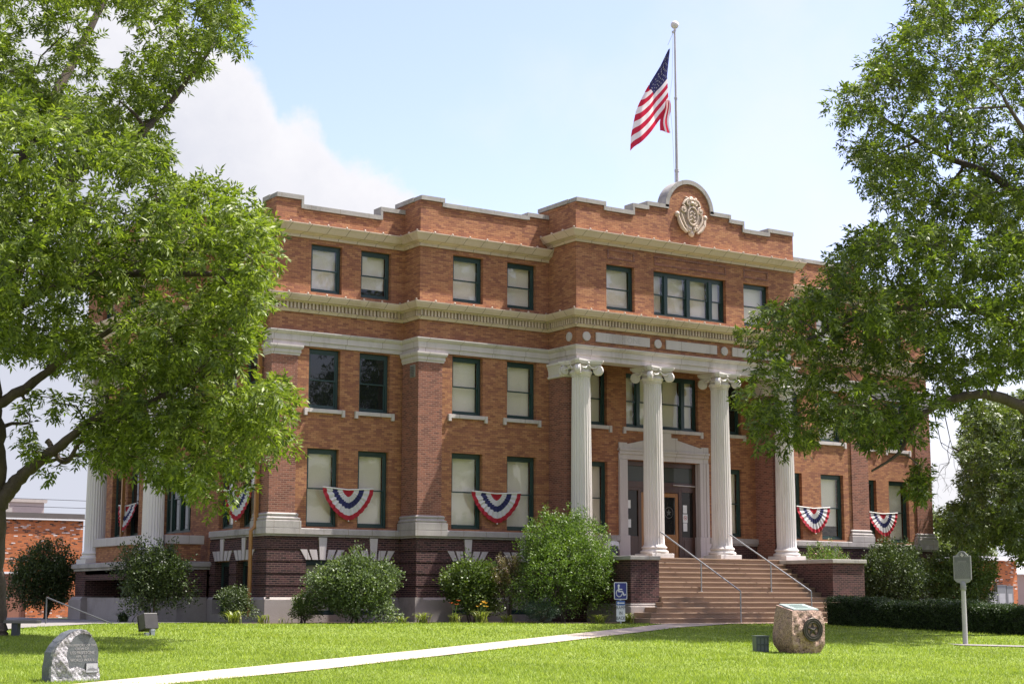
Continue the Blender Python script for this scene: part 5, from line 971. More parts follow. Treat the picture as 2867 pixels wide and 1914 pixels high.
# iron balcony over the west door
b_ = MB(); b_.box(-.9, -.02, 6.4, 9.3, 6.55, 6.68)
for i in range(22): b_.box(-.88, -.86, 6.42+i*.136, 6.44+i*.136, 6.68, 7.5)
b_.box(-.9, -.84, 6.4, 9.3, 7.5, 7.55)
for y in (6.45, 9.25): b_.box(-.88, -.02, y-.02, y+.02, 7.5, 7.55); b_.prism([(-.85, 6.5), (-.05, 6.5), (-.05, 5.9)], y-.05, y+.05, 'y')
b_.build('balcony', MAT['iron'], court)
# downspouts and louvre vent
for x, y in ((-.13, 1.62-1.0), (-.13, 12.9)):
    d_ = MB(); d_.box(x-.10, x+.02, y-.055, y+.055, 3.2, 12.6); d_.tube([(x-.04, y, 3.25), (x-.08, y, 3.08), (-.34, y, 2.95), (-.34, y, .2)], .065, 8)
    for z in (4.5, 7.0, 8.3, 11): d_.box(x-.11, x+.06, y-.075, y+.075, z, z+.05)
    d_.build('downspout', MAT['spout'], court)
v_ = MB(); v_.box(XB-.075, XB-.055, YB+.16, YB+.5, 8.2, 8.62); vo = v_.build('louvre_vent', plain('grey_vent', (.25, .25, .24), .5), court)
v_ = MB()
for i in range(7): v_.box(XB-.095, XB-.076, YB+.19, YB+.47, 8.23+i*.053, 8.25+i*.053)
v_.build('slat', plain('vent_slat', (.12, .12, .12), .5), vo)

# ---- cartouche
def cartouche():
    e = MB(); cx, cz, y = 15.47, 14.75, YC
    def B(x, z, rx, rz, ry=.10, yy=0): e.ball((cx+x, y-.03-yy, cz+z), (rx, ry, rz), 14, 10)
    out = [(-.62, .05), (-.55, .28), (-.36, .48), (-.22, .66), (0, .72), (.22, .66), (.36, .48), (.55, .28), (.62, .05), (.58, -.2), (.48, -.45), (.24, -.6), (0, -.72), (-.24, -.6), (-.48, -.45), (-.58, -.2)]
    e.prism([(cx+a*.92, cz+b*.92) for a, b in out], y-.05, y+.01)
    def spiral(x, z, r0, sg, th0, n=20, w=.04, yy=.09):
        pts = [(cx+x+r*math.cos(t), y-yy-.02*i/n, cz+z+r*math.sin(t)) for i, (t, r) in enumerate([(th0+sg*k*.48, r0*(1-.042*k)) for k in range(n)])]
        e.tube(pts, [w]*n, 6); e.ball((cx+x, y-yy-.02, cz+z), r0*.3, 10, 8)
    oval = [(cx+.235*math.cos(t), y-.13, cz+.02+.33*math.sin(t)) for t in [2*math.pi*i/30 for i in range(31)]]
    e.tube(oval, .035, 8); B(0, .02, .22, .31, .08, .02)
    for z in (-.16, -.02, .12): e.tube([(cx-.13, y-.125, cz+z), (cx-.03, y-.14, cz+z+.06), (cx+.06, y-.14, cz+z-.03), (cx+.14, y-.125, cz+z+.03)], .022, 6)
    for sg in (-1, 1):
        spiral(sg*.40, .25, .14, sg, math.pi/2); spiral(sg*.17, .50, .13, -sg, -math.pi/2); spiral(sg*.20, -.43, .12, sg, 0)
        B(sg*.66, .04, .10, .11, .10); e.tube([(cx+sg*.64, y-.06, cz-.02), (cx+sg*.58, y-.08, cz-.25), (cx+sg*.45, y-.08, cz-.46), (cx+sg*.25, y-.08, cz-.60)], [.05, .075, .075, .05], 8)
        e.tube([(cx+sg*.5, y-.08, cz+.1), (cx+sg*.47, y-.10, cz-.12), (cx+sg*.36, y-.10, cz-.33), (cx+sg*.2, y-.10, cz-.5)], [.03, .05, .05, .03], 8)
        e.tube([(cx+sg*.42, y-.07, cz+.42), (cx+sg*.3, y-.08, cz+.58), (cx+sg*.15, y-.08, cz+.68)], [.04, .06, .05], 8)
        B(sg*.10, -.46, .07, .12, .10, .02); B(sg*.22, .70, .06, .06, .07)
    B(0, .66, .12, .13, .10); B(0, .50, .13, .09, .14, .03); B(0, -.62, .14, .13, .08); B(-.09, .62, .06, .09, .10, .04); B(.09, .62, .06, .09, .10, .04)
    e.build('cartouche', MAT['terra'], court, smooth=True)
cartouche()
# ================================================================ bunting
def buntmat():
    m, nt, b = mat('bunting_cloth')
    at = nd(nt, 'ShaderNodeAttribute', attribute_name='band')
    tc = nd(nt, 'ShaderNodeTexCoord'); n = nd(nt, 'ShaderNodeTexNoise', {'Vector': tc.outputs['Object'], 'Scale': 30.0}).outputs[0]
    f = mth(nt, 'ADD', at.outputs['Fac'], mth(nt, 'MULTIPLY', mth(nt, 'SUBTRACT', n, .5), .02))
    c = ramp(nt, f, [(0, (.42, .012, .03)), (.226, (.66, .65, .66)), (.42, (.022, .025, .115)), (.62, (.66, .65, .66)), (.84, (.40, .012, .028)), (.995, (.40, .012, .028))], 'CONSTANT')
    nt.links.new(c, b.inputs['Base Color']); b.inputs['Roughness'].default_value = .7
    t = nd(nt, 'ShaderNodeBsdfTranslucent'); nt.links.new(c, t.inputs[0])
    ms = nd(nt, 'ShaderNodeMixShader', {0: .25, 1: b.outputs[0], 2: t.outputs[0]}); nt.links.new(ms.outputs[0], nt.nodes['Material Output'].inputs[0]); return m
MAT['bunting'] = buntmat(); MAT['hem'] = plain('white_hem', (.7, .69, .68), .7, vary=.05)
def bunting(label, axis, o_, a0, a1, zt, h, inw=1, seed=0, lift=0.0, blow=0.0):
    r = random.Random(seed); NA, NR = 120, 16; cx = (a0+a1)/2; hw = (a1-a0)/2; pl = [r.uniform(-1, 1) for _ in range(40)]
    vs = []; band = []; sag = .06
    for j in range(NR+1):
        t = j/NR
        for i in range(NA+1):
            th = math.pi*i/NA; c, s = math.cos(th), math.sin(th)
            fold = math.sin(th*26+pl[int(i/NA*26)]*.8)
            R_ = 1-.10*abs(math.sin(2*th))**1.2
            x = -c*hw*t*R_ if t > 0 else 0
            if i in (0, NA): x = -c*hw*t
            z = -s*h*t*R_ - sag*(1-abs(x/hw))*(1-s*t) + lift*(x/hw)
            d = .05+.05*t*s+.028*fold*min(1, t*2.2)*(.35+.65*s) + blow*t*s
            z += -.005*fold*t*s
            x += .012*fold*t*(1-t)
            vs.append((cx+x, o_-d, zt+z) if axis == 'x' else (o_-d, cx-x, zt+z)); band.append(min(.994, t*(1+.022*fold*(1 if t < .78 else .3))))
    w = NA+1
    fs = [(j*w+i, j*w+i+1, (j+1)*w+i+1, (j+1)*w+i) for j in range(NR) for i in range(NA)]
    m_ = MB(); m_.add(vs, fs); o = m_.build('bunting', MAT['bunting'], smooth=True, angle=80)
    at = o.data.attributes.new('band', 'FLOAT', 'POINT'); at.data.foreach_set('value', np.array(band, np.float32))
    tag(o, label, 'bunting', 'half round patriotic buntings under the ground floor windows')
    hm = MB(); pts = []
    for i in range(25):
        x = -hw+2*hw*i/24; z = -sag*(1-abs(x/hw))+lift*(x/hw)
        pts.append((cx+x, o_-.06, zt+z+.015) if axis == 'x' else (o_-.06, cx-x, zt+z+.015))
    hm.tube(pts, .022, 6); hm.build('hem', MAT['hem'], o)
    wt_ = MB(); zz = zt-h*.9-.03 ; wt_.ball((cx, o_-.1-blow, zz-.09) if axis == 'x' else (o_-.1-blow, cx, zz-.09), .025, 8, 6); wt_.build('weight', MAT['hem'], o)
bunting('red white and blue half round bunting between the two windows nearest the left front corner', 'x', 0, 1.88, 3.80, 4.40, 1.06, seed=1, lift=-.0)
bunting('red white and blue half round bunting on the wall just left of the porch', 'x', YB, 6.98, 9.02, 4.40, 1.06, seed=2)
bunting('red white and blue half round bunting just right of the rightmost porch column', 'x', YB, 21.98, 23.78, 4.36, 1.02, seed=3, blow=.06)
bunting('red white and blue half round bunting at the far right end of the front', 'x', 0, 27.0, 28.75, 4.34, .98, seed=4, blow=.05)
bunting('half round bunting behind leaves on the shaded left side of the corner', 'y', 0, 1.20, 3.50, 4.40, 1.05, seed=5)
bunting('red white and blue half round bunting deep in shade between the side porch columns', 'y', 0, 11.75, 13.65, 4.36, 1.0, seed=6, blow=.1)

# ================================================================ flagpole and flag
PX, PY = 15.36, -2.2
fp = thing('flagpole', 'tall thin grey metal flagpole with ball finial above the round gable', 'flagpole', (PX, PY, 14.0))
MAT['polem'] = mottle('weathered_pole_paint', (.36, .34, .34), (.52, .50, .50), 3, .5, .1, 30, c3=(.20, .16, .15), stretch=(2, 2, .8))
p_ = MB(); p_.lathe([(.07, 0), (.07, 2.6), (.085, 2.61), (.085, 2.70), (.058, 2.71), (.05, 5.42), (.066, 5.43), (.066, 5.50), (.045, 5.51), (.033, 8.2)], 14); p_.build('pole', MAT['polem'], fp, smooth=True)
p_ = MB(); p_.ball((0, 0, 8.36), .155, 24, 16); p_.lathe([(.05, 8.14), (.05, 8.22)], 12); p_.build('ball', MAT['white'], fp, smooth=True)
p_ = MB(); p_.lathe([(.0, 8.02), (.045, 8.02), (.045, 8.10), (0, 8.10)], 10, (-.09, 0.0, 0)); p_.tube([(-.09, 0, 8.02), (-.24, .14, 7.55)], .008, 5)
p_.tube([(-.09, 0, 8.05), (-.13, .05, 6.2), (-.20, .13, 5.5), (-.14, .05, 4), (-.085, 0, 1.5)], .006, 5); p_.tube([(-.06, -.02, 8.05), (-.07, -.02, 5.0), (-.075, 0, 1.5)], .006, 5); p_.build('halyard', plain('rope', (.5, .5, .5), .8), fp)
def flag():
    m, nt, b = mat('flag_cloth')
    at = nd(nt, 'ShaderNodeAttribute', attribute_name='fs'); av = nd(nt, 'ShaderNodeAttribute', attribute_name='fv')
    st = mth(nt, 'MODULO', mth(nt, 'FLOOR', mth(nt, 'MULTIPLY', av.outputs['Fac'], 13.0)), 2.0)
    c = mix(nt, st, (.56, .022, .055, 1), (.86, .80, .76, 1))
    can = mth(nt, 'MULTIPLY', mth(nt, 'LESS_THAN', at.outputs['Fac'], .4), mth(nt, 'LESS_THAN', av.outputs['Fac'], 7/13))
    c = mix(nt, can, c, (.040, .040, .115, 1))
    nt.links.new(c, b.inputs['Base Color']); b.inputs['Roughness'].default_value = .75
    t = nd(nt, 'ShaderNodeBsdfTranslucent'); nt.links.new(c, t.inputs[0])
    ms = nd(nt, 'ShaderNodeMixShader', {0: .5, 1: b.outputs[0], 2: t.outputs[0]}); nt.links.new(ms.outputs[0], nt.nodes['Material Output'].inputs[0])
    kx, kz = .00393, .004266
    A = Vector((_cy, -_sy, 0)); Nn = Vector((_sy, _cy, 0))
    def smax(v): return float(np.interp(v, [0, .2, .35, .5, .62, 1], [.22, .34, .45, .78, .95, 1.0]))
    def hoist(v): return (float(np.interp(v, [0, .5, .85, 1], [432, 398, 408, 422])), float(np.interp(v, [0, 1], [290, 835])))
    def fly(v): return (1.12*float(np.interp(v, [0, .1, .35, .58, .8, 1], [-8, -75, -185, -272, -318, -345])), float(np.interp(v, [0, .1, .35, .58, .8, 1], [12, 120, 205, 290, 365, 415])))
    def P(u, v):
        hx, hy = hoist(v); fx, fy = fly(v)
        bow = math.sin(math.pi*u)*(18+22*v)
        fold = .10*math.sin(u*9+v*2.2)*min(1, u*3)+.05*math.sin(u*21+v*5)*u
        sw = 12*math.sin(u*9+v*2+1.2)*u
        x = hx+fx*u+sw*.6; y = hy+fy*u+bow*.8
        return Vector((PX, PY, 0))+A*((x-478)*kx)+Nn*(fold+.05)+Vector((0, 0, 22.36-(y-90)*kz))
    NU, NV = 60, 78; vs = []; S_ = []; V_ = []
    for j in range(NV+1):
        for i in range(NU+1):
            u, v = i/NU, j/NV; vs.append(P(u, v)); S_.append(u*smax(v)); V_.append(min(v, .9999))
    w = NU+1; m_ = MB(); m_.add(vs, [(j*w+i, j*w+i+1, (j+1)*w+i+1, (j+1)*w+i) for j in range(NV) for i in range(NU)])
    # loose lower hoist corner, folded back on itself
    base = len(m_.v)
    def Q(u, v):
        x = 422-6*u*4-30*math.sin(v*2.4)*.3+math.sin(v*7)*9-u*60*(.3+v); y = 800+v*290-u*20
        return Vector((PX, PY, 0))+A*((x-478)*kx)+Nn*(-.06-.07*math.sin(u*6+v*3))+Vector((0, 0, 22.36-(y-90)*kz))
    for j in range(25):
        for i in range(13):
            u, v = i/12, j/24; m_.v.append(tuple(Q(u, v))); S_.append(.75); V_.append(min(.9999, max(.54, .62+u*.36+v*.12)))
    m_.f += [(base+j*13+i, base+j*13+i+1, base+(j+1)*13+i+1, base+(j+1)*13+i) for j in range(24) for i in range(12)]
    o = m_.build('flag', m, smooth=True, angle=120)
    for nm, val in (('fs', S_), ('fv', V_)): at_ = o.data.attributes.new(nm, 'FLOAT', 'POINT'); at_.data.foreach_set('value', np.array(val, np.float32))
    tag(o, 'limp red white and blue striped flag with stars hanging from the pole', 'flag')
    stm = MB()
    for r_ in range(9):
        v0 = (7/13)*(r_+1)/10
        for c_ in range(6 if r_ % 2 == 0 else 5):
            s0 = .4*((2*c_+1) if r_ % 2 == 0 else (2*c_+2))/12
            pts = []
            for i in range(10):
                rr = .020 if i % 2 == 0 else .0085; ss = s0+rr*.56*math.sin(i*math.pi/5); vv = v0-rr*math.cos(i*math.pi/5)
                u = ss/smax(vv)
                if u > .99: break
                pts.append(P(u, vv))
            if len(pts) == 10:
                for off in (-.006, .006): stm.add([p+Nn*off for p in pts], [tuple(range(10))])
    stm.build('stars', MAT['hem'], o)
flag()

# ================================================================ handrails on the steps
def rail_pts(name, label, x):
    t = thing(name, label, 'handrail', (x, -7.05, 0), 0, 'grey pipe handrails on the entrance steps')
    top = MB(); top.tube([(0, 4.17, 3.12), (0, .02, 1.05)], .026, 10); top.build('rail', MAT['steel'], t, smooth=True)
    for y, z0, z1 in ((0, -.02, 1.05), (2.0, 1.03, 2.04)):
        p = MB(); p.tube([(0, y, z0), (0, y, z1)], .023, 10); p.lathe([(.055, 0), (.055, .012), (.026, .02)], 12, (0, y, z0)); p.build('post', MAT['steel'], t, smooth=True)
rail_pts('handrail', 'left grey pipe handrail running down the steps from the second column', 13.83)
rail_pts('handrail', 'right grey pipe handrail running down the steps from the third column', mx(13.83)+.03)
# ramp rail near the west porch
t = thing('handrail', 'thin dark pipe rail sloping down in front of the side porch base', 'handrail', (-6.9, .6, 0))
p_ = MB(); p_.tube([(-.05, 0, .80), (1.55, -1.3, .02)], .022, 8); p_.build('rail', plain('dark_pipe', (.10, .105, .11), .5, .6), t, smooth=True)
p_ = MB(); p_.tube([(-.05, 0, .0), (-.05, 0, .80)], .022, 8); p_.build('post', plain('dark_pipe_post', (.16, .165, .17), .5, .6), t, smooth=True)

# ================================================================ signs
SY = Matrix.Identity(4)
sg = thing('access_sign', 'blue wheelchair sign above a white ramp in back sign on one post', 'sign', (9.42, -6.3, 0), rad(-16))
BLUE = plain('sign_blue', (.014, .024, .19), .35, vary=.06); WHT = plain('sign_white', (.70, .71, .72), .4, vary=.04); BLUE2 = plain('sign_light_blue', (.03, .10, .32), .35, vary=.06)
def rrect(x0, x1, z0, z1, r, n=5):
    out = []
    for cx, cz, a0 in ((x1-r, z1-r, 0), (x0+r, z1-r, 90), (x0+r, z0+r, 180), (x1-r, z0+r, 270)):
        for i in range(n+1): a = rad(a0+90*i/n); out.append((cx+r*math.cos(a), cz+r*math.sin(a)))
    return out
p_ = MB(); p_.box(-.025, .025, .0, .03, -.15, 1.25); p_.build('post', MAT['steel'], sg)
p_ = MB(); p_.prism(rrect(-.225, .225, .76, 1.31, .035), -.006, -.001); bo = p_.build('wheelchair_panel', WHT, sg)
p_ = MB(); p_.prism(rrect(-.20, .20, .785, 1.285, .02), -.009, -.0065); p_.build('blue_field', BLUE, bo)
w_ = MB(); y0_, y1_ = -.0125, -.0095
def barp(m, pts, w):
    for (ax, az), (bx, bz) in zip(pts[:-1], pts[1:]):
        dx, dz = bx-ax, bz-az; l = math.hypot(dx, dz); nx, nz = -dz/l*w/2, dx/l*w/2; ex, ez = dx/l*w*.3, dz/l*w*.3
        m.prism([(ax-ex+nx, az-ez+nz), (ax-ex-nx, az-ez-nz), (bx+ex-nx, bz+ez-nz), (bx+ex+nx, bz+ez+nz)], y0_, y1_)
w_.prism([(-.065+.038*math.cos(a), 1.20+.042*math.sin(a)) for a in [2*math.pi*i/16 for i in range(16)]], y0_, y1_)
barp(w_, [(-.07, 1.17), (-.062, 1.02)], .05); barp(w_, [(-.06, 1.085), (.045, 1.085)], .03); barp(w_, [(-.062, 1.015), (.06, 1.015), (.115, .895), (.16, .92)], .042)
barp(w_, [(-.05+.10*math.cos(rad(a)), .965+.11*math.sin(rad(a))) for a in range(118, 360-2, 12)], .034); w_.build('wheelchair_symbol', WHT, bo)
p_ = MB(); p_.prism(rrect(-.15, .15, .07, .73, .03), -.006, -.001); ro = p_.build('ramp_panel', WHT, sg)
p_ = MB(); p_.prism(rrect(-.149, .149, .575, .729, .03), -.0085, -.0062); p_.build('arrow_field', BLUE2, ro)
p_ = MB(); y0_, y1_ = -.0115, -.0088; p_.prism([(-.13, .65), (-.07, .70), (-.07, .668), (.125, .668), (.125, .632), (-.07, .632), (-.07, .60)], y0_, y1_); p_.build('arrow', WHT, ro)
for s_, z in (('RAMP', .50), ('IN', .33), ('BACK', .17)): text('lettering', s_, .15, MAT['ink'], ro, Matrix.Translation((0, -.0085, z)) @ FACE_S, .0015, sx=.80)

# ================================================================ stone memorial (left)
def rockmat(name, stops, scale, rough=.75, b_=.6, mscale=1.0):
    m, nt, b = mat(name); tc = nd(nt, 'ShaderNodeTexCoord')
    v = nd(nt, 'ShaderNodeTexVoronoi', {'Vector': tc.outputs['Object'], 'Scale': scale}).outputs['Color']
    n = nd(nt, 'ShaderNodeTexNoise', {'Vector': tc.outputs['Object'], 'Scale': scale*.22, 'Detail': 8.0, 'Roughness': .75}).outputs[0]
    f = mth(nt, 'ADD', mth(nt, 'MULTIPLY', v, .45), mth(nt, 'MULTIPLY', n, .6))
    nt.links.new(ramp(nt, f, stops), b.inputs['Base Color']); b.inputs['Roughness'].default_value = rough
    n2 = nd(nt, 'ShaderNodeTexNoise', {'Vector': tc.outputs['Object'], 'Scale': 26.0, 'Detail': 8.0, 'Roughness': .7}).outputs[0]
    if b_: bump(nt, b, n2, b_, .04)
    return m
GR_R = rockmat('rough_grey_granite', [(.28, (.10, .095, .10)), (.45, (.24, .228, .236)), (.62, (.41, .395, .402)), (.8, (.55, .53, .535))], 55)
GR_S = rockmat('honed_grey_granite', [(.3, (.055, .062, .062)), (.55, (.10, .11, .11)), (.8, (.17, .18, .18))], 120, .45, .05)
GR_D = rockmat('dark_granite_side', [(.3, (.065, .072, .078)), (.6, (.11, .118, .125)), (.85, (.17, .18, .185))], 70, .6, .3)
mz = G(-14.3, -23.55)
mem = thing('memorial_stone', 'rough grey granite memorial with crescent rim and engraved dark disc', 'memorial', (-14.3, -23.55, mz), rad(7))
def fbm(p, s=1.0): 
    return (math.sin(p[0]*7.1*s+p[2]*5.3*s+1.3)+math.sin(p[0]*13.7*s-p[2]*11.9*s+2.1)*.6+math.sin(p[1]*9.2*s+p[2]*17.3*s)*.45+math.sin(p[0]*31*s+p[2]*27*s)*.3)/2.3
def outline_mem(n=72):
    out = []
    key = [(-.43, -.05), (-.425, .25), (-.40, .48), (-.345, .57), (-.27, .66), (-.12, .78), (.02, .835), (.14, .84), (.21, .79), (.265, .72), (.34, .63), (.395, .50), (.40, .36), (.395, .24), (.40, .22), (.43, .215), (.435, .10), (.43, -.05)]
    return key
key = outline_mem(); HN, HD = 26, .30
# disc recess: cut between the rim and the polished face
disc_c, disc_rx, disc_rz = (.115, .42), .285, .36
def mem_body():
    m_ = MB(); fr = []
    # dense outline
    pts = []
    for (a, b_), (c_, d_) in zip(key[:-1], key[1:]):
        k = max(1, int(math.hypot(c_-a, d_-b_)/.035)); pts += [(a+(c_-a)*i/k, b_+(d_-b_)*i/k) for i in range(k)]
    pts.append(key[-1]); n = len(pts)
    rings = []
    for t in (0, .25, .5, .75, 1.0):
        y = .16-.32*t; rings.append([(x+.012*fbm((x, y, z)), y+.0*x, z+.012*fbm((z, x, y))) for x, z in pts])
    vs = [v for r_ in rings for v in r_]; fs = []
    for j in range(4):
        for i in range(n-1): fs.append((j*n+i, j*n+i+1, (j+1)*n+i+1, (j+1)*n+i))
    fs.append(tuple(range(n))); m_.add(vs, fs)
    # rough front skin: grid clipped to the outline, with the disc as a sunk plane
    return m_, pts
m_, mpts = mem_body(); m_.build('stone_block', GR_D, mem)
def in_poly(x, z, P_):
    r_ = False
    for i in range(len(P_)):
        x1, z1 = P_[i]; x2, z2 = P_[(i+1) % len(P_)]
        if (z1 > z) != (z2 > z) and x < (x2-x1)*(z-z1)/(z2-z1)+x1: r_ = not r_
    return r_
def disc_in(x, z):
    base = ((x-disc_c[0])/disc_rx)**2+((z-disc_c[1])/disc_rz)**2 < 1
    low = .205+.035*math.sin(x*9+1.2)-.10*max(0, (x-.02))/.4*1.0
    if x > .28: low = min(.23, .12+(x-.28)*.9)
    return base and z > low
sk = MB(); NX, NZ = 84, 84; idx = {}
for j in range(NZ+1):
    for i in range(NX+1):
        x = -.45+.9*i/NX; z = -.06+.91*j/NZ; idx[i, j] = len(sk.v)
        y = -.165-.045*(fbm((x, .3, z))*.5+.6)-.02*fbm((x*2.3, .1, z*2.3)); sk.v.append((x, y, z))
for j in range(NZ):
    for i in range(NX):
        x = -.45+.9*(i+.5)/NX; z = -.06+.91*(j+.5)/NZ
        if in_poly(x, z, key) and not disc_in(x, z): sk.f.append((idx[i, j], idx[i+1, j], idx[i+1, j+1], idx[i, j+1]))
# give the skin thickness so the rim casts a shadow onto the disc
from collections import Counter
ed = Counter()
for f in list(sk.f):
    for a, b_ in zip(f, f[1:]+f[:1]): ed[tuple(sorted((a, b_)))] += 1
for (a, b_), c_ in ed.items():
    if c_ == 1:
        va, vb = sk.v[a], sk.v[b_]; n0 = len(sk.v); sk.v += [(va[0], -.10, va[2]), (vb[0], -.10, vb[2])]; sk.f.append((a, b_, n0+1, n0))
sk.build('rough_rim', GR_R, mem, smooth=True, angle=60)
d_ = MB(); d_.prism([(disc_c[0]+disc_rx*math.cos(t), disc_c[1]+disc_rz*math.sin(t)) for t in [2*math.pi*i/48 for i in range(48)]], -.172, -.12); d_.build('polished_disc', GR_S, mem); mem.scale = (.93, .93, .93)
LET = plain('engraved_letters', (.34, .33, .32), .8)
for s_, z, x, sz in (('IN MEMORY OF THE', .585, .115, .058), ('CREW OF', .53, .10, .060), ('USS FREESTONE', .465, .11, .066), ('APA 167', .405, .10, .060), ('WORLD WAR II', .345, .115, .066)):
    text('lettering', s_, sz, LET, mem, Matrix.Translation((x, -.1745, z)) @ FACE_S, .001, sx=.92)
pq = MB(); pq.prism(rrect(.175, .395, .135, .30, .008), -.19, -.1725); pqo = pq.build('plaque', plain('plaque_frame', (.05, .05, .055), .5), mem)
pq = MB(); pq.box(.185, .386, -.193, -.1905, .145, .291); pq.build('picture', plain('plaque_silver', (.46, .46, .47), .4, .3), pqo)
pq = MB(); pq.prism([(.205, .20), (.215, .188), (.37, .188), (.38, .203), (.33, .203), (.33, .213), (.305, .213), (.30, .25), (.295, .213), (.27, .213), (.265, .245), (.26, .213), (.235, .21), (.23, .238), (.226, .203)], -.196, -.1935); pq.box(.20, .38, -.1955, -.1935, .176, .180); pq.build('ship_outline', plain('plaque_relief', (.16, .16, .17), .5), pqo)

# ================================================================ pink granite marker with star wreath
PG = rockmat('pink_granite', [(.28, (.035, .028, .026)), (.40, (.20, .125, .10)), (.60, (.36, .225, .175)), (.8, (.52, .36, .28))], 55, .7, .35)
PG2 = rockmat('rough_pink_granite', [(.28, (.08, .05, .04)), (.45, (.30, .19, .138)), (.65, (.44, .295, .222)), (.82, (.60, .45, .36))], 30, .75, 1.0)
kx0, ky0 = 3.28, -21.0
gm = thing('granite_marker', 'squat pink granite boulder marker with bronze star wreath and slanted top plaque', 'monument', (kx0, ky0, G(kx0, ky0)), rad(-8))
def rock_face(fn, nu, nv, amp, seed):
    m_ = MB(); r_ = random.Random(seed); ph = [r_.uniform(0, 6.28) for _ in range(8)]
    m_.grid(lambda u, v: fn(u, v, amp*(math.sin(u*9+ph[0])*math.sin(v*8+ph[1])+.6*math.sin(u*23+v*11+ph[2])+.45*math.sin(v*31-u*17+ph[3])+.3*math.sin(u*53+ph[4])*math.sin(v*47+ph[5]))*min(1, 8*u, 8*(1-u), 8*v+.2, 8*(1-v))), nu, nv); return m_
prof_w = lambda z: .04*math.sin(z*3.1+.4)+.03*math.sin(z*9)
hf, hb, hw_, hd_ = .93, 1.06, .40, .36
def corner(z, sx, sy):
    bul = .055*math.sin(min(1, z/1.0)*math.pi)-(.07*(1-z/.18) if z < .18 else 0)+.008*math.sin(z*9+sx*2+sy)
    tap = .05*(z/1.0)
    return Vector((sx*(hw_+bul-tap*.4), sy*(hd_+bul*.8-tap), z))
def side(c0, c1, amp, seed, hz0, hz1, m):
    def fn(u, v, n):
        z = -.05+(hz0*(1-u)+hz1*u+.05)*v
        a = corner(max(z, 0), *c0); b_ = corner(max(z, 0), *c1); p = a.lerp(b_, u); p.z = z
        nr = (b_-a).cross(Vector((0, 0, 1))).normalized(); return tuple(p+nr*(n+.03*math.sin(math.pi*u)))
    return rock_face(fn, 40, 44, amp, seed)
front = side((-1, -1), (1, -1), .017, 4, hf, hf, 0); front.build('rough_front', PG2, gm, smooth=True, angle=35)
body = MB()
for c0, c1, z0, z1, sd in (((-1, 1), (-1, -1), hb, hf, 5), ((1, -1), (1, 1), hf, hb, 6), ((1, 1), (-1, 1), hb, hb, 7)):
    s_ = side(c0, c1, .008, sd, z0, z1, 0); body.add(s_.v, s_.f)
def topf(u, v):
    a = corner(hf, -1, -1).lerp(corner(hf, 1, -1), u); b_ = corner(hb, -1, 1).lerp(corner(hb, 1, 1), u); p = a.lerp(b_, v); p.z = hf+(hb-hf)*v+.012*math.sin(u*11)*math.sin(v*9); return tuple(p)
body.grid(topf, 14, 14); body.build('stone', PG, gm, smooth=True, angle=35)
BRZ = mottle('aged_bronze', (.035, .030, .024), (.075, .062, .048), 6, .45, .3, 60, .6); VERD = mottle('verdigris_bronze', (.26, .33, .31), (.40, .47, .44), 5, .5, .2, 60, .3)
wr = MB(); wc_ = Vector((.05, -.462, .52)); r_o, r_i = .25, .155
for i in range(40):
    a1, a2 = 2*math.pi*i/40, 2*math.pi*(i+1)/40
    wr.prism([(wc_.x+r*math.cos(a)*.98, wc_.z+r*math.sin(a)) for r, a in ((r_i, a1), (r_o, a1), (r_o, a2), (r_i, a2))], wc_.y-.02, wc_.y+.03)
    am = (a1+a2)/2; wr.ball((wc_.x+.205*math.cos(am), wc_.y-.022, wc_.z+.205*math.sin(am)), (.022, .012, .022), 6, 4)
wr.tube([(wc_.x+r_o*math.cos(2*math.pi*i/40), wc_.y-.015, wc_.z+r_o*math.sin(2*math.pi*i/40)) for i in range(41)], .014, 6); wr.tube([(wc_.x+r_i*math.cos(2*math.pi*i/40), wc_.y-.015, wc_.z+r_i*math.sin(2*math.pi*i/40)) for i in range(41)], .014, 6)
bk = MB(); bk.prism([(wc_.x+(r_i+.01)*math.cos(2*math.pi*i/32), wc_.z+(r_i+.01)*math.sin(2*math.pi*i/32)) for i in range(32)], wc_.y+.012, wc_.y+.06); bk.build('wreath_backing', PG2, gm)
wr.build('wreath', BRZ, gm, smooth=True, angle=35)
stp = MB(); sp = [(wc_.x+(.158 if i % 2 == 0 else .066)*math.sin(i*math.pi/5), wc_.z+(.158 if i % 2 == 0 else .066)*math.cos(i*math.pi/5)) for i in range(10)]
n0 = [(x, wc_.y+.0, z) for x, z in sp]+[(wc_.x, wc_.y-.03, wc_.z)]+[(x, wc_.y+.015, z) for x, z in sp]
stp.add(n0, [(i, (i+1) % 10, 10) for i in range(10)]+[(i, 11+i, 11+(i+1) % 10, (i+1) % 10) for i in range(10)]); stp.build('star', BRZ, gm)
tp = MB(); sl = math.atan2(hb-hf, .64)
def tpl(m, x0, x1, y0, y1, t0, t1):
    for q in range(1):
        pass
    c_ = lambda x, y, t: (x, y*math.cos(sl)-t*math.sin(sl), (hf+hb)/2+y*math.sin(sl)+t*math.cos(sl))
    m.add([c_(x, y, t) for t in (t0, t1) for x, y in ((x0, y0), (x1, y0), (x1, y1), (x0, y1))], [(0, 3, 2, 1), (4, 5, 6, 7), (0, 1, 5, 4), (1, 2, 6, 5), (2, 3, 7, 6), (3, 0, 4, 7)])
tpl(tp, -.33, .35, -.29, .29, -.005, .035); tpo = tp.build('top_plaque', VERD, gm, bevel=.004)
tp = MB()
for i in range(9):
    yy = .20-.05*i; hw2 = .24-.05*abs(math.sin(i*2.3)); tpl(tp, -hw2, hw2, yy-.009, yy+.009, .036, .039)
tp.build('relief_lines', plain('plaque_relief_green', (.15, .20, .18), .5, .3), tpo)
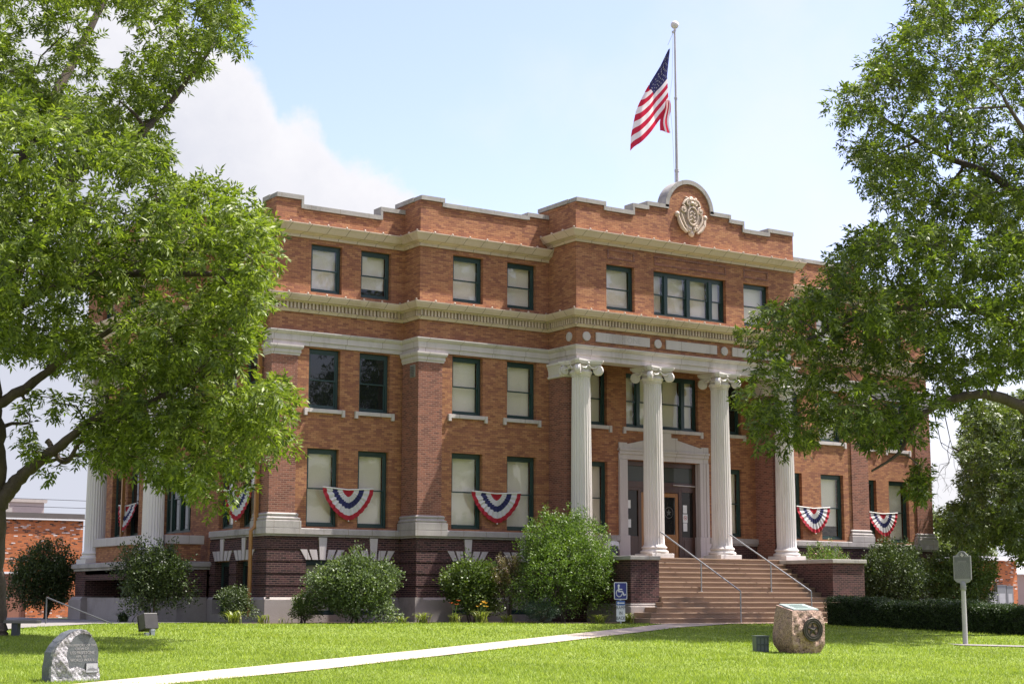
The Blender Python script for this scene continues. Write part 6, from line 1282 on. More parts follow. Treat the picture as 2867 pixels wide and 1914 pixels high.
tp = MB(); tp.box(.40, .52, .0, .22, .40, .43); tp.prism([(.40, .43), (.52, .43), (.40, .58)], .06, .15, 'y'); tp.build('side_bracket', PG2, gm)

# ================================================================ floodlights on the lawn
FL = mottle('bronze_light_housing', (.030, .026, .022), (.052, .046, .04), 4, .42, .1, 50); 
fl = thing('floodlight', 'dark bronze tilted box floodlight on the lawn at left', 'floodlight', (-8.0, -10.5, G(-8, -10.5)), rad(12))
p_ = MB(); Rm = Matrix.Rotation(rad(-14), 4, 'X')
def rb(m, x0, x1, y0, y1, z0, z1, piv=(0, 0, .17)):
    n0_ = len(m.v); m.box(x0, x1, y0, y1, z0, z1)
    for i in range(n0_, len(m.v)): v = Rm @ (Vector(m.v[i])-Vector(piv)); m.v[i] = tuple(v+Vector(piv))
rb(p_, -.19, .19, -.13, .14, .13, .51); h_ = p_.build('housing', FL, fl, bevel=.012)
p_ = MB(); rb(p_, -.2, .2, .141, .16, .12, .52); p_.build('lens_frame', FL, h_)
p_ = MB(); p_.box(.02, .09, -.04, .04, -.02, .16); p_.build('bracket', FL, fl); p_ = MB(); p_.box(-.08, .03, -.22, -.14, -.02, .15); p_.box(-.085, .035, -.225, -.22, .10, .13); p_.build('junction_box', MAT['steel'], fl, bevel=.006)
p_ = MB(); p_.box(-.22, -.10, -.2, -.12, -.02, .07); p_.build('conduit_box', plain('conduit_grey', (.15, .16, .17), .5), fl)
GG = mottle('grey_green_light_housing', (.085, .105, .098), (.13, .15, .142), 5, .5, .1, 50)
bx = thing('floodlight', 'small grey green box light with slatted front beside the pink granite marker', 'floodlight', (2.62, -20.45, G(2.62, -20.45)), rad(-22))
p_ = MB(); p_.box(-.15, .15, -.13, .13, -.03, .345); h_ = p_.build('housing', GG, bx, bevel=.008); p_ = MB(); p_.box(-.165, .165, -.15, .15, .346, .365); p_.build('lid', GG, bx)
p_ = MB()
for x in (-.135, -.05, .045, .13): p_.box(x-.012, x+.012, -.148, -.131, .0, .34)
for z in (.02, .17, .325): p_.box(-.147, .147, -.152, -.148, z-.013, z+.013)
p_.build('grille', plain('grille_dark', (.05, .065, .06), .5), bx)

# ================================================================ metal plaque on a post (right)
ALU = mottle('cast_aluminium', (.21, .20, .205), (.28, .27, .275), 5, .55, .15, 80, .1); ALD = mottle('plaque_field', (.10, .098, .102), (.14, .137, .142), 5, .6, .2, 90, .1)
hx, hy = 10.46, -19.5
hm = thing('historical_marker', 'grey cast metal plaque with rounded crest on a single post by the hedge', 'sign', (hx, hy, G(hx, hy)), rad(-58))
p_ = MB(); p_.lathe([(.072, -.1), (.066, 0), (.058, 1.40), (.058, 1.44)], 18); p_.build('post', mottle('post_paint', (.36, .34, .32), (.46, .44, .42), 3, .5, .1, 40, .0), hm, smooth=True)
p_ = MB(); p_.lathe([(.066, 1.38), (.075, 1.40), (.072, 1.56), (.05, 1.60)], 16); p_.build('collar', ALU, hm, smooth=True)
w2 = .225; z0_, z1_ = 1.55, 2.26
top = [(w2, 1.66), (w2, z1_), (.15, z1_+.01), (.12, z1_+.05)]+[(.10*math.cos(t)*1.1, z1_+.04+.085*math.sin(t)) for t in [math.pi*i/10 for i in range(1, 10)]]+[(-.12, z1_+.05), (-.15, z1_+.01), (-w2, z1_), (-w2, 1.66), (-.16, 1.585), (-.06, 1.555), (.06, 1.555), (.16, 1.585)]
p_ = MB(); p_.prism(top, -.025, .025); pa_ = p_.build('plaque', ALU, hm, bevel=.006)
p_ = MB(); p_.box(-w2+.03, w2-.03, -.029, -.0255, 1.68, z1_-.03); p_.prism([(.085*math.cos(t), z1_+.03+.072*math.sin(t)) for t in [2*math.pi*i/20 for i in range(20)]], -.0295, -.0257); p_.build('dark_field', ALD, pa_)
p_ = MB(); rr_ = random.Random(5)
for i in range(19):
    z = z1_-.14-.0235*i
    if i in (0, 1): 
        p_.box(-.11, .11, -.0315, -.0292, z, z+.012); continue
    x = -.18
    while x < .17:
        l = rr_.uniform(.015, .05); p_.box(x, min(x+l, .185), -.0312, -.0292, z, z+.009); x += l+.012
p_.build('raised_lettering', ALU, pa_)
p_ = MB(); p_.prism([(-.02, z1_+.075), (.012, z1_+.075), (.012, z1_+.045), (.055, z1_+.03), (.05, z1_+.005), (.02, z1_-.02), (.008, z1_-.04), (-.01, z1_-.01), (-.025, z1_-.005), (-.05, z1_+.025), (-.02, z1_+.028)], -.0335, -.0297); p_.build('state_emblem', MAT['lime'], pa_)

# ================================================================ bin on the terrace, bench
bn = thing('waste_bin', 'navy waste bin with rounded white hood on the porch left of the door', 'bin', (12.47, -1.75, 2.21), 0)
p_ = MB(); p_.prism(rrect(-.20, .20, -.17, .17, .05), 0, .42, 'z'); p_.build('body', plain('navy_bin', (.012, .014, .05), .4), bn, bevel=.01)
p_ = MB(); p_.prism([(-.24, .30), (-.20, .30), (-.20, .42), (.20, .42), (.20, .30), (.24, .30), (.24, .48), (.20, .56), (.12, .60), (-.12, .60), (-.20, .56), (-.24, .48)], -.19, .19); p_.build('hood', plain('pale_hood', (.50, .52, .60), .4), bn, bevel=.01)
be = thing('bench', 'low grey concrete bench half hidden behind the big tree trunk at left', 'bench', (-11.45, -9.9, G(-11.4, -9.9)), rad(-32))
p_ = MB(); p_.box(-.75, .95, -.2, .2, .28, .36); p_.build('seat', MAT['walk'], be, bevel=.015)
for x in (-.5, .42):
    p_ = MB(); p_.box(x-.07, x+.07, -.15, .15, -.05, .28); p_.build('leg', plain('bench_leg', (.07, .075, .085), .8), be, bevel=.01)

# ================================================================ buildings beyond the square
gb = thing('brick_garage', 'one storey orange brick garage with brown double doors seen past the left tree', 'building', (0, 45, 0))
m_ = MB(); wall(m_, 'x', 0, -9, 9.3, -.5, 5.25, [(4.15, 6.15, -.5, 2.15), (-1.0, 1.0, -.5, 2.15)], .25); wall(m_, 'y', 9.3, 0, 14, -.5, 5.25, inw=-1); wall(m_, 'y', -9, 0, 14, -.5, 5.25); m_.build('wall', MAT['oldbrick'], gb)
m_ = MB(); m_.box(-9.1, 9.4, -.12, 14, 5.25, 5.36); m_.box(-9.05, 9.35, -.06, 14, 5.36, 5.62); m_.build('roof', plain('roof_edge', (.11, .095, .085), .7), gb); m_ = MB(); m_.box(-9.12, 9.42, -.15, -.121, 5.22, 5.30); m_.build('gutter', MAT['hem'], gb)
BRW = mottle('brown_door_paint', (.20, .085, .05), (.27, .12, .075), 3, .6, .15, 30)
for x in (4.15, 5.15, -1.0, .0):
    d_ = MB(); d_.box(x+.01, x+.99, .12, .17, -.45, 2.14)
    for q in ((x+.01, x+.14, -.45, 2.14), (x+.86, x+.99, -.45, 2.14), (x+.14, x+.86, 2.0, 2.14), (x+.14, x+.86, 1.1, 1.24), (x+.14, x+.86, -.45, -.3)): d_.box(q[0], q[1], .08, .119, q[2], q[3])
    do = d_.build('door', BRW, gb)
    h_ = MB(); h_.ball((x+(.92 if x in (4.15, -1.0) else .08), .05, .85), .035, 8, 6); h_.build('handle', MAT['steel'], do)
m_ = MB(); m_.box(3.3, 6.3, -.05, .05, 2.16, 2.27); m_.build('lintel', MAT['hem'], gb)
bb = thing('flat_roof_building', 'tall plain beige flat roofed building rising behind the brick garage', 'building', (0, 82, 0))
m_ = MB(); BE = mottle('beige_stucco', (.36, .295, .27), (.43, .355, .33), .6, .9, .1, 10)
m_.box(2, 18.7, 0, 16, -.6, 8.35); m_.build('wall', BE, bb); m_ = MB(); m_.box(1.9, 18.9, -.15, 16.1, 8.35, 8.6); m_.build('roof', plain('beige_coping', (.40, .35, .31), .8), bb)
m_ = MB(); m_.box(18.71, 21.2, 0, 10, -.6, 7.3); m_.box(18.7, 21.4, -.1, 10.1, 7.3, 7.5); m_.build('annexe', plain('annexe_grey', (.50, .49, .48), .8), bb)
for x in (13.2, 8.2):
    m_ = MB(); m_.box(x, x+.5, -.04, .02, 6.2, 6.75); m_.build('window', MAT['darkglass'], bb)
m_ = MB(); m_.tube([(15.8, -.08, 0), (15.8, -.08, 8.3)], .08, 6); m_.box(15.5, 16.1, -.2, 0, 7.2, 7.9); m_.build('conduit', plain('conduit_beige', (.38, .34, .31), .7), bb)
cbl = MB()
for z, s_ in ((7.6, .4), (8.3, .5), (6.1, .25)): cbl.tube([(-30+90*i/24, 60, z-s_*4*(i/24)*(1-i/24)*2) for i in range(25)], .022, 4)
tag(cbl.build('power_line', MAT['iron']), 'thin dark power lines strung beyond the square at left', 'power line')

sb = thing('brick_shop', 'low orange brick shop with metal roof beyond the hedge at far right', 'building', (56.6, 20, -.5))
m_ = MB(); wall(m_, 'x', 0, 0, 3.75, 0, 3.75); wall(m_, 'y', 0, 0, 24, 0, 3.85); wall(m_, 'y', 3.75, 0, 24, 0, 3.75, inw=-1); m_.build('wall', MAT['oldbrick'], sb)
m_ = MB(); m_.add([(-.45, -.4, 3.86), (4.0, -.4, 3.80), (4.0, 24, 4.9), (-.45, 24, 4.9)], [(0, 1, 2, 3)]); m_.add([(-.45, -.4, 3.74), (4.0, -.4, 3.68), (4.0, 24, 4.78), (-.45, 24, 4.78)], [(0, 1, 2, 3)]); m_.build('roof', plain('galvanised_roof', (.50, .48, .50), .45, .2), sb)
m_ = MB(); m_.box(-.5, 4.05, -.46, -.401, 3.66, 3.90); m_.build('fascia', MAT['hem'], sb); m_ = MB(); m_.box(-.51, -.451, -.4, 24, 3.62, 3.80); m_.build('gutter', MAT['hem'], sb)
GB = plain('meter_grey', (.16, .165, .165), .5)
for x0, x1, z0, z1 in ((.75, 1.5, .7, 1.75), (1.55, 2.35, .95, 2.15), (2.4, 3.0, 1.0, 2.1)):
    m_ = MB(); m_.box(x0, x1, -.28, -.002, z0, z1); m_.box(x0-.03, x1+.03, -.31, 0, z1, z1+.04); o_ = m_.build('meter_box', GB, sb); 
    m_ = MB(); m_.box(x0+.12, x1-.12, -.285, -.281, z0+.12, z0+(z1-z0)*.6); m_.build('cover', plain('meter_cover', (.33, .33, .33), .5), o_)
m_ = MB(); m_.tube([(1.0, -.1, 0), (1.0, -.1, .7)], .04, 6); m_.tube([(1.95, -.1, 0), (1.95, -.1, .95)], .05, 6); m_.build('conduit', GB, sb)
sh_ = thing('metal_shed', 'white corrugated metal shed behind the car at the far right edge', 'building', (66, 24, -.5))
m_ = MB(); m_.box(0, 16, 0, 12, 0, 2.95); wo_ = m_.build('wall', mottle('white_metal_siding', (.42, .41, .41), (.52, .51, .50), 1, .6, .1, 20), sh_)
m_ = MB()
for i in range(64): m_.box(i*.25+.02, i*.25+.06, -.02, -.001, 0, 2.95)
m_.build('rib', plain('siding_rib', (.46, .45, .45), .6), wo_)
m_ = MB(); m_.add([(-.4, -.5, 2.96), (16.4, -.5, 2.96), (16.4, 12, 4.4), (-.4, 12, 4.4)], [(0, 1, 2, 3)]); m_.build('roof', plain('white_roof', (.62, .61, .61), .5), sh_)
m_ = MB(); m_.box(-.2, 16, -1.9, -.02, 1.5, 1.62); m_.build('awning', plain('red_awning', (.30, .06, .04), .6), sh_)
def car(label, loc, rz, paint):
    c = thing('parked_car', label, 'car', loc, rz)
    P_ = mottle('car_paint', tuple(v*.95 for v in paint), paint, 2, .22, 0, 40)
    b = MB(); low = [(-2.25, .30), (-2.3, .62), (-2.2, .80), (-1.45, .92), (1.15, .92), (2.1, .80), (2.3, .60), (2.28, .30)]; b.prism(low, -.86, .86); b.build('body', P_, c, smooth=True, bevel=.08, angle=30)
    r_ = MB(); n0 = [(-1.5, .92), (-.85, 1.40), (.35, 1.42), (1.15, .92)]; r_.add([(x, s*(.80 if z < 1 else .62), z) for s in (-1, 1) for x, z in n0], [(0, 1, 2, 3), (7, 6, 5, 4), (0, 4, 5, 1), (1, 5, 6, 2), (2, 6, 7, 3)]); r_.build('cabin_glass', MAT['darkglass'], c)
    r_ = MB(); r_.add([(x, s*.61, z) for z in (1.405, 1.46) for s in (-1, 1) for x in (-.86, .36)], [(0, 1, 3, 2), (4, 6, 7, 5), (0, 4, 5, 1), (2, 3, 7, 6), (0, 2, 6, 4), (1, 5, 7, 3)]); r_.build('roof', P_, c, bevel=.03)
    r_ = MB()
    for s in (-1, 1):
        for a, d in (((-1.5, .92), (-.85, 1.41)), ((.35, 1.42), (1.15, .92)), ((-.25, .92), (-.25, 1.41))): r_.tube([(a[0], s*(.80 if a[1] < 1 else .62), a[1]), (d[0], s*(.80 if d[1] < 1 else .62), d[1])], .04, 6)
    r_.build('pillar', P_, c)
    for x in (-1.4, 1.4):
        for s in (-1, 1):
            w = MB(); w.lathe([(.15, -.1), (.32, -.1), (.34, -.05), (.34, .05), (.32, .1), (.15, .1)], 24); w.v = [(x+v[0], s*.78+v[2], .33+v[1]) for v in w.v]; wo = w.build('wheel', plain('tyre', (.02, .02, .02), .8), c, smooth=True)
            w = MB(); w.lathe([(.01, -.08), (.20, -.08), (.20, .085), (.01, .09)], 16); w.v = [(x+v[0], s*.80+v[2]*s, .33+v[1]) for v in w.v]; w.build('rim', MAT['steel'], wo)
    for s in (-1, 1):
        h = MB(); h.box(2.2, 2.305, s*.55-.16, s*.55+.16, .62, .76); h.build('headlight', MAT['hem'], c); h = MB(); h.box(-2.31, -2.2, s*.6-.14, s*.6+.14, .62, .78); h.build('tail_light', MAT['red'], c)
car('white car parked beyond the hedge at the far right edge', (58.2, 14.6, -.52), rad(100), (.66, .68, .70))
# ================================================================ vegetation
def unit(a): return a/np.maximum(np.linalg.norm(a, axis=-1, keepdims=True), 1e-9)
def pinnate(centers, out, K, L, rl, ll, lw, rg, droop=.35):
    """compound leaves: K stalks per cluster, 2L+1 lanceolate leaflets on each; returns quads"""
    N = len(centers)
    d = rg.normal(size=(N, K, 3)); d = unit(d)*.9+out[:, None, :]*.55; d[..., 2] -= droop*.35; d = unit(d)
    ln = rl*rg.uniform(.7, 1.25, (N, K, 1)); st = centers[:, None, :]+rg.normal(size=(N, K, 3))*rl*.22
    upv = rg.normal(size=(N, K, 3))*.45+np.array([0, 0, 1.]); sd = unit(np.cross(d, upv)); nm = unit(np.cross(sd, d))
    qs = []
    for j in range(2*L+1):
        t = 1.0 if j == 2*L else .30+.66*(j//2)/max(1, L-1) if L > 1 else .6
        sgn = 0 if j == 2*L else (1 if j % 2 else -1)
        p = st+d*ln*t; p[..., 2] -= (droop*.5*ln[..., 0]*t*t)
        ld = unit(d*(.55 if sgn else 1)+sd*sgn*.9+rg.normal(size=d.shape)*.22+np.array([0, 0, -.25]))
        l = ll*rg.uniform(.75, 1.2, (N, K, 1))*(1.1 if sgn == 0 else 1); w = lw*rg.uniform(.8, 1.2, (N, K, 1))
        n_ = unit(nm+rg.normal(size=d.shape)*.45); wv = unit(np.cross(ld, n_))
        n_ = np.cross(wv, ld)
        q = np.stack([p, p+ld*l*.45+wv*w*.5+n_*l*.04, p+ld*l-n_*l*.06, p+ld*l*.45-wv*w*.5+n_*l*.04], axis=2)
        qs.append(q.reshape(-1, 4, 3))
    return np.concatenate(qs).reshape(-1, 3)
def clump_clusters(C, per, R, rg, flat=.75):
    cs = []; outs = []
    for x, y, z, r in C:
        n = max(2, int(round(per*(r/R)**2*rg.uniform(.75, 1.25))))
        v = unit(rg.normal(size=(n, 3))); rr = r*rg.uniform(.25, 1, (n, 1))**.5; v2 = v*np.array([1, 1, flat]); v2[:, 2] = np.where(v2[:, 2] < 0, v2[:, 2]*.75, v2[:, 2])
        cs.append(np.array([x, y, z])+v2*rr); outs.append(v)
    return np.concatenate(cs), np.concatenate(outs)
def skeleton(mb, limbs, C, rg, twig=.014, sub=.05):
    """limbs: polylines with radii; clumps are joined to the nearest limb by bent branches"""
    nodes = []; 
    for pts, r0, r1 in limbs:
        P_ = [Vector(p) for p in pts]; fine = []; n = 7
        for i in range(len(P_)-1):
            a = P_[max(i-1, 0)]; b = P_[i]; c = P_[i+1]; d = P_[min(i+2, len(P_)-1)]
            for k in range(n):
                t = k/n; fine.append(.5*((2*b)+(c-a)*t+(2*a-5*b+4*c-d)*t*t+(-a+3*b-3*c+d)*t**3))
        fine.append(P_[-1]); m = len(fine)
        rs = [r0+(r1-r0)*(i/(m-1))**.8 for i in range(m)]
        fine = [p+Vector((rg.normal(), rg.normal(), rg.normal()))*rs[i]*.10 for i, p in enumerate(fine)]
        mb.tube(fine, [r*(1+.10*rg.normal()*.5) for r in rs], 12)
        nodes += [(p, r) for p, r in zip(fine[2:], rs[2:])]
    arr = np.array([[*p, r] for p, r in nodes])
    base = arr[0, :3]
    order = np.argsort([min(np.sum((arr[:, :3]-c[:3])**2, 1)) for c in C])
    for i in order:
        c = C[i, :3]; dd = np.sqrt(np.sum((arr[:, :3]-c)**2, 1))+np.maximum(0, arr[:, 2]-c[2]-.2)*.8+(arr[:, 3] < .02)*.4
        j = int(np.argmin(dd)); a = Vector(arr[j, :3]); b = Vector(c); r0 = min(arr[j, 3]*.7, sub); L_ = (b-a).length
        if L_ < .15: continue
        mid = a.lerp(b, .45)+Vector((rg.normal()*.08*L_, rg.normal()*.08*L_, .10*L_+rg.normal()*.06*L_)); r1 = max(.008, r0*.45)
        pts = [a, a.lerp(mid, .55)+Vector((rg.normal(), rg.normal(), rg.normal()))*.02*L_, mid, mid.lerp(b, .6)+Vector((rg.normal(), rg.normal(), rg.normal()))*.03*L_, b]
        mb.tube(pts, [r0, r0*.85, r0*.7, (r0+r1)/2.4, r1], 6)
        arr = np.vstack([arr]+[np.array([[*p, r]]) for p, r in ((pts[2], r0*.7), (pts[3], r0*.55), (pts[4], r1))])
    return mb
def twigs(mb, C, rg, n, r=.006):
    for x, y, z, rr in C:
        for k in range(max(2, int(n*rr))):
            v = unit(rg.normal(size=3)); e = np.array([x, y, z])+v*rr*np.array([1, 1, .7])*rg.uniform(.6, 1); m = np.array([x, y, z])*.5+e*.5+rg.normal(size=3)*.06
            mb.tube([(x, y, z), tuple(m), tuple(e)], [r*1.6, r*1.2, r*.6], 4)
def big_tree(name, label, cat, loc, limbs, C, per, R, K, L, rl, ll, lw, lm, seed, barks='bark', sub=.06, flat=.75, group=None):
    rg = np.random.default_rng(seed); t = thing(name, label, cat, loc, 0, group)
    mb = MB(); skeleton(mb, limbs, C, rg, sub=sub); 
    o = mb.build('trunk', MAT[barks], t, smooth=True); o.data.transform(Matrix.Translation(-Vector(loc)))
    tw = MB(); twigs(tw, C, rg, 5); o = tw.build('twig', MAT[barks], t); o['kind'] = 'stuff'; o.data.transform(Matrix.Translation(-Vector(loc)))
    cc, oo = clump_clusters(C, per, R, rg, flat); V = pinnate(cc, oo, K, L, rl, ll, lw, rg)-np.array(loc)
    arrmesh('crown', V, 4, lm, t); return t
def thin(C, seed, keep, zlow, keeplow):
    r_ = np.random.default_rng(seed).random(len(C)); return C[r_ < np.where(C[:, 2] < zlow, keeplow, keep)]
CL = thin(CL_LEFT, 1, .86, 6.3, .72); CR = thin(CL_RIGHT, 2, .92, 7.4, .7); CR = CR[(CR[:, 1] < -11.5) | (np.random.default_rng(8).random(len(CR)) < .42)]; CB = thin(CL_BG, 3, 1, 0, 1)
lb = (-11.65, -9.9, G(-11.65, -9.9))
limbsL = [([(-11.62, -9.88, -.55), (-11.64, -9.9, .1), (-11.78, -10.11, 1.48), (-11.84, -10.38, 3.17), (-11.95, -10.58, 4.47), (-12.13, -10.72, 5.96), (-12.12, -10.6, 8.56), (-11.32, -9.87, 11.48), (-9.85, -8.99, 14.56), (-8.93, -8.78, 16.69)], .47, .07),
 ([(-11.80, -10.35, 2.7), (-11.55, -10.65, 3.25), (-11.25, -10.85, 3.65), (-10.79, -11.88, 4.22), (-10.35, -12.88, 4.76), (-9.66, -13.99, 5.0), (-9.08, -15.06, 5.41), (-8.3, -15.8, 5.9)], .20, .04),
 ([(-12.09, -10.65, 5.1), (-11.42, -11.11, 5.57), (-10.88, -11.57, 6.11), (-10.27, -13.3, 6.7), (-9.4, -14.3, 7.1)], .15, .04),
 ([(-12.08, -10.54, 7.2), (-11.28, -12.85, 7.75), (-10.15, -14.21, 7.89), (-8.89, -15.63, 7.79), (-8.04, -16.24, 8.06)], .16, .03),
 ([(-11.95, -10.53, 7.0), (-11.3, -12.02, 9.95), (-8.62, -10.58, 12.29), (-7.06, -10.83, 14.56)], .20, .04),
 ([(-10.97, -11.44, 4.35), (-10.68, -11.88, 3.83), (-10.49, -12.73, 4.47), (-10.09, -13.29, 4.74)], .07, .03),
 ([(-12.1, -10.6, 7.8), (-13.2, -9.5, 10.5), (-13.4, -8.6, 13.8), (-12.8, -8.2, 17)], .19, .05)]
tl = big_tree('pecan_tree', 'large pecan tree with dark forked trunk at the left edge of the lawn', 'tree', lb, limbsL, CL, 8.0, .5, 5, 4, .28, .165, .052, MAT['leafL'], 21)
rb_ = (20.1, -16.2, G(20.1, -16.2))
limbsR = [([(20.1, -16.2, -.8), (20.09, -16.25, -.2), (19.78, -16.71, 3.06), (19.27, -16.99, 6.34), (18.43, -17.29, 10.93), (18.45, -16.88, 15.15), (18.44, -16.49, 19.52)], .52, .08),
 ([(19.6, -16.8, 4.0), (18.4, -16.85, 5.3), (17.38, -16.85, 5.88), (16.27, -16.84, 6.43), (14.88, -16.57, 6.70), (14.05, -15.99, 6.45), (12.97, -15.78, 5.93), (12.02, -15.63, 5.26)], .27, .06),
 ([(19.2, -17.0, 6.3), (18.56, -15.75, 8.73), (16.43, -14.54, 9.79), (13.47, -13.72, 9.35), (11.18, -13.24, 8.4)], .22, .04),
 ([(18.6, -17.2, 11.0), (17.23, -15.78, 13.54), (16.21, -14.11, 14.74), (14.49, -13.21, 15.97)], .18, .04),
 ([(13.2, -15.8, 6.0), (12.89, -15.67, 5.62), (12.49, -15.51, 4.92), (11.68, -15.24, 4.4)], .10, .03),
 ([(18.7, -17.1, 9.5), (20.5, -14.0, 11.5), (21.8, -10.5, 12.5)], .2, .05), ([(18.6, -17.2, 10.0), (15.5, -19, 12.5), (12.8, -19.6, 14.5)], .18, .04)]
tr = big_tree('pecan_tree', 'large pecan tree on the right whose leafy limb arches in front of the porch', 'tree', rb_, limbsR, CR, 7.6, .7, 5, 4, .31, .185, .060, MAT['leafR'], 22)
# bare dead twigs that hang below the arching limb
def dead_twigs():
    rg = np.random.default_rng(4); mb = MB()
    def grow(p, d, l, r, n):
        q = p+d*l; m = (p+q)/2+Vector(rg.normal(size=3))*l*.10; mb.tube([p, m, q], [r, r*.85, r*.65], 5)
        if n > 0:
            for k in range(2 if n > 1 else 3): grow(q, (d+Vector(rg.normal(size=3))*.55+Vector((0, 0, -.12))).normalized(), l*rg.uniform(.55, .85), r*.62, n-1)
    for p in ((13.6, -15.9, 6.2), (14.0, -15.9, 6.3)): grow(Vector(p), Vector((.10, -.15, -1)).normalized(), .95, .018, 4)
    o = mb.build('dead_twig', MAT['bark'], tr); o.data.transform(Matrix.Translation(-Vector(rb_)))
dead_twigs()
bb_ = (40.0, -.3, -.3)
big_tree('oak_tree', 'dark rounded oak tree behind the right end of the courthouse', 'tree', bb_, [([(40, -.3, -.8), (39.97, -.3, .2), (39.58, -.88, 4.17), (38.75, -1.06, 8.05), (37.76, -.77, 9.99)], .4, .08), ([(39.6, -.8, 3.2), (36.8, -1.2, 4.6), (33.5, -1.4, 5.0)], .18, .05), ([(39.4, -.9, 5.0), (36.5, 1.2, 6.6), (34, 1.5, 7.5)], .16, .04)], CB, 13, .9, 7, 3, .30, .19, .085, MAT['leafB'], 23)

MAT['leafG'] = leafmat('grey_green_leaf', (.045, .072, .026), (.105, .150, .055), (.20, .25, .11), .25, .5)
MAT['leafD'] = leafmat('dark_green_leaf', (.025, .042, .013), (.052, .078, .022), (.095, .125, .034), .2, .55)
MAT['leafM'] = leafmat('holly_leaf', (.042, .070, .015), (.085, .130, .025), (.16, .21, .045), .25, .5)
MAT['leafY'] = leafmat('fresh_green_leaf', (.055, .10, .018), (.11, .18, .03), (.20, .28, .06), .3, .5)
MAT['leafH'] = leafmat('hedge_leaf', (.018, .038, .010), (.038, .068, .017), (.07, .108, .027), .2, .45)
MAT['petalW'] = plain('white_petal', (.7, .68, .68), .7); MAT['petalO'] = plain('orange_red_petal', (.62, .10, .02), .6); MAT['petalY'] = plain('yellow_petal', (.75, .40, .03), .6); MAT['petalP'] = plain('dusty_pink_petal', (.50, .30, .26), .7)
def leafquads(P_, D_, ll, lw, rg):
    n = len(P_); l = ll*rg.uniform(.7, 1.25, (n, 1)); w = lw*rg.uniform(.8, 1.2, (n, 1)); up = rg.normal(size=(n, 3))*.8+np.array([0, 0, 1.]); wv = unit(np.cross(D_, up)); nn = np.cross(wv, D_)
    return np.stack([P_, P_+D_*l*.5+wv*w*.5+nn*l*.05, P_+D_*l-nn*l*.05, P_+D_*l*.5-wv*w*.5+nn*l*.05], 1).reshape(-1, 3)
def shrub(name, label, cat, x, y, rx, ry, h, n, lm, seed, ll=.07, lw=.035, base=.08, cone=0.0, spikes=0, flowers=None, group='foundation shrubs along the courthouse', lump=.22, z0=None):
    rg = np.random.default_rng(seed); z0 = G(x, y) if z0 is None else z0; t = thing(name, label, cat, (x, y, z0), 0, group)
    ks = rg.normal(size=(9, 3))*2.6; ph = rg.uniform(0, 6.3, 9)
    def radius(v): return 1-lump+lump*np.sum(np.sin(v @ ks.T+ph), 1)/3.2
    c0 = np.array([0, 0, base*h+(1-base)*h*.5]); hz = (1-base)*h*.5
    nc = n//9; v = unit(rg.normal(size=(nc, 3))); f = rg.uniform(.0, 1, (nc, 1))**.30; q = v*f*radius(v)[:, None]
    if cone: s_ = 1-cone*(q[:, 2:3]*.5+.5); q[:, :2] *= s_*1.25
    zb = np.clip(-q[:, 2], 0, .999); q[:, :2] *= ((1-zb**5)**.2/np.sqrt(1-zb**2+1e-6)).clip(1, 2.2)[:, None]
    P0 = c0+q*np.array([rx, ry, hz])
    br = MB()
    for k in range(5):
        e = P0[rg.integers(nc)]; e = e*np.array([.6, .6, .8]); br.tube([(rg.normal()*.08, rg.normal()*.08, -.1), (e[0]*.4+rg.normal()*.05, e[1]*.4, e[2]*.5), tuple(e)], [.035, .025, .010], 6)
    for k in range(nc//28):
        e = P0[rg.integers(nc)]; s = c0*np.array([1, 1, .5])+e*.35; br.tube([tuple(s), tuple((s+e)/2+rg.normal(size=3)*.04), tuple(e)], [.012, .008, .004], 4)
    br.build('stem', MAT['bark2'], t)
    D0 = unit(v+rg.normal(size=v.shape)*.5+np.array([0, 0, .35]))
    if spikes:
        m_ = v[:, 2] > -.1; idx = np.where(m_)[0]; idx = rg.choice(idx, spikes); S = P0[idx]; dd = unit(v[idx]*.8+np.array([0, 0, .9])+rg.normal(size=(spikes, 3))*.25); L_ = rg.uniform(.12, .42, (spikes, 1))*min(1, h/2)
        extra = np.concatenate([S+dd*L_*k_ for k_ in (.35, .6, .8, 1.0)]); P0 = np.concatenate([P0, extra]); D0 = np.concatenate([D0, np.concatenate([dd]*4)])
    m9 = 9; PP = np.repeat(P0, m9, 0)+rg.normal(size=(len(P0)*m9, 3))*ll*.9; DD = unit(np.repeat(D0, m9, 0)+rg.normal(size=(len(P0)*m9, 3))*.75)
    arrmesh('foliage', leafquads(PP, DD, ll, lw, rg), 4, lm, t)
    if flowers:
        fm, nf, region, sz = flowers; q = P0[[region(p) for p in P0]]; q = q[rg.choice(len(q), min(nf, len(q)), replace=False)]; q = np.repeat(q, 6, 0)+rg.normal(size=(len(q)*6, 3))*sz*.8
        arrmesh('blossom', leafquads(q, unit(rg.normal(size=q.shape)), sz, sz*.8, rg), 4, fm, t)
    return t
shrub('shrub', 'grey green rounded shrub in front of the left basement windows, largest on its side', 'shrub', 2.15, -2.0, 1.62, 1.2, 2.3, 26000, MAT['leafG'], 31, .085, .05, .02, spikes=70)
shrub('shrub', 'small dark round shrub touching the left side of the grey green shrub', 'shrub', .72, -1.25, .66, .6, 1.02, 4500, MAT['leafM'], 32, .05, .035, .02)
shrub('shrub', 'small dark shrub in shade by the brown downspout at the corner', 'shrub', -1.45, -.8, .62, .55, 1.22, 4200, MAT['leafD'], 33, .06, .045, .06)
shrub('shrub', 'mid green glossy shrub to the left of the tall conical bush', 'shrub', 6.2, -2.5, 1.38, 1.1, 2.25, 12000, MAT['leafM'], 34, .085, .06, .05, spikes=25)
shrub('conical_bush', 'tall bright green conical bush hiding the foot of the leftmost porch column', 'bush', 8.75, -4.1, 2.15, 1.7, 3.85, 32000, MAT['leafY'], 35, .075, .042, .0, cone=.45, spikes=170, lump=.16)
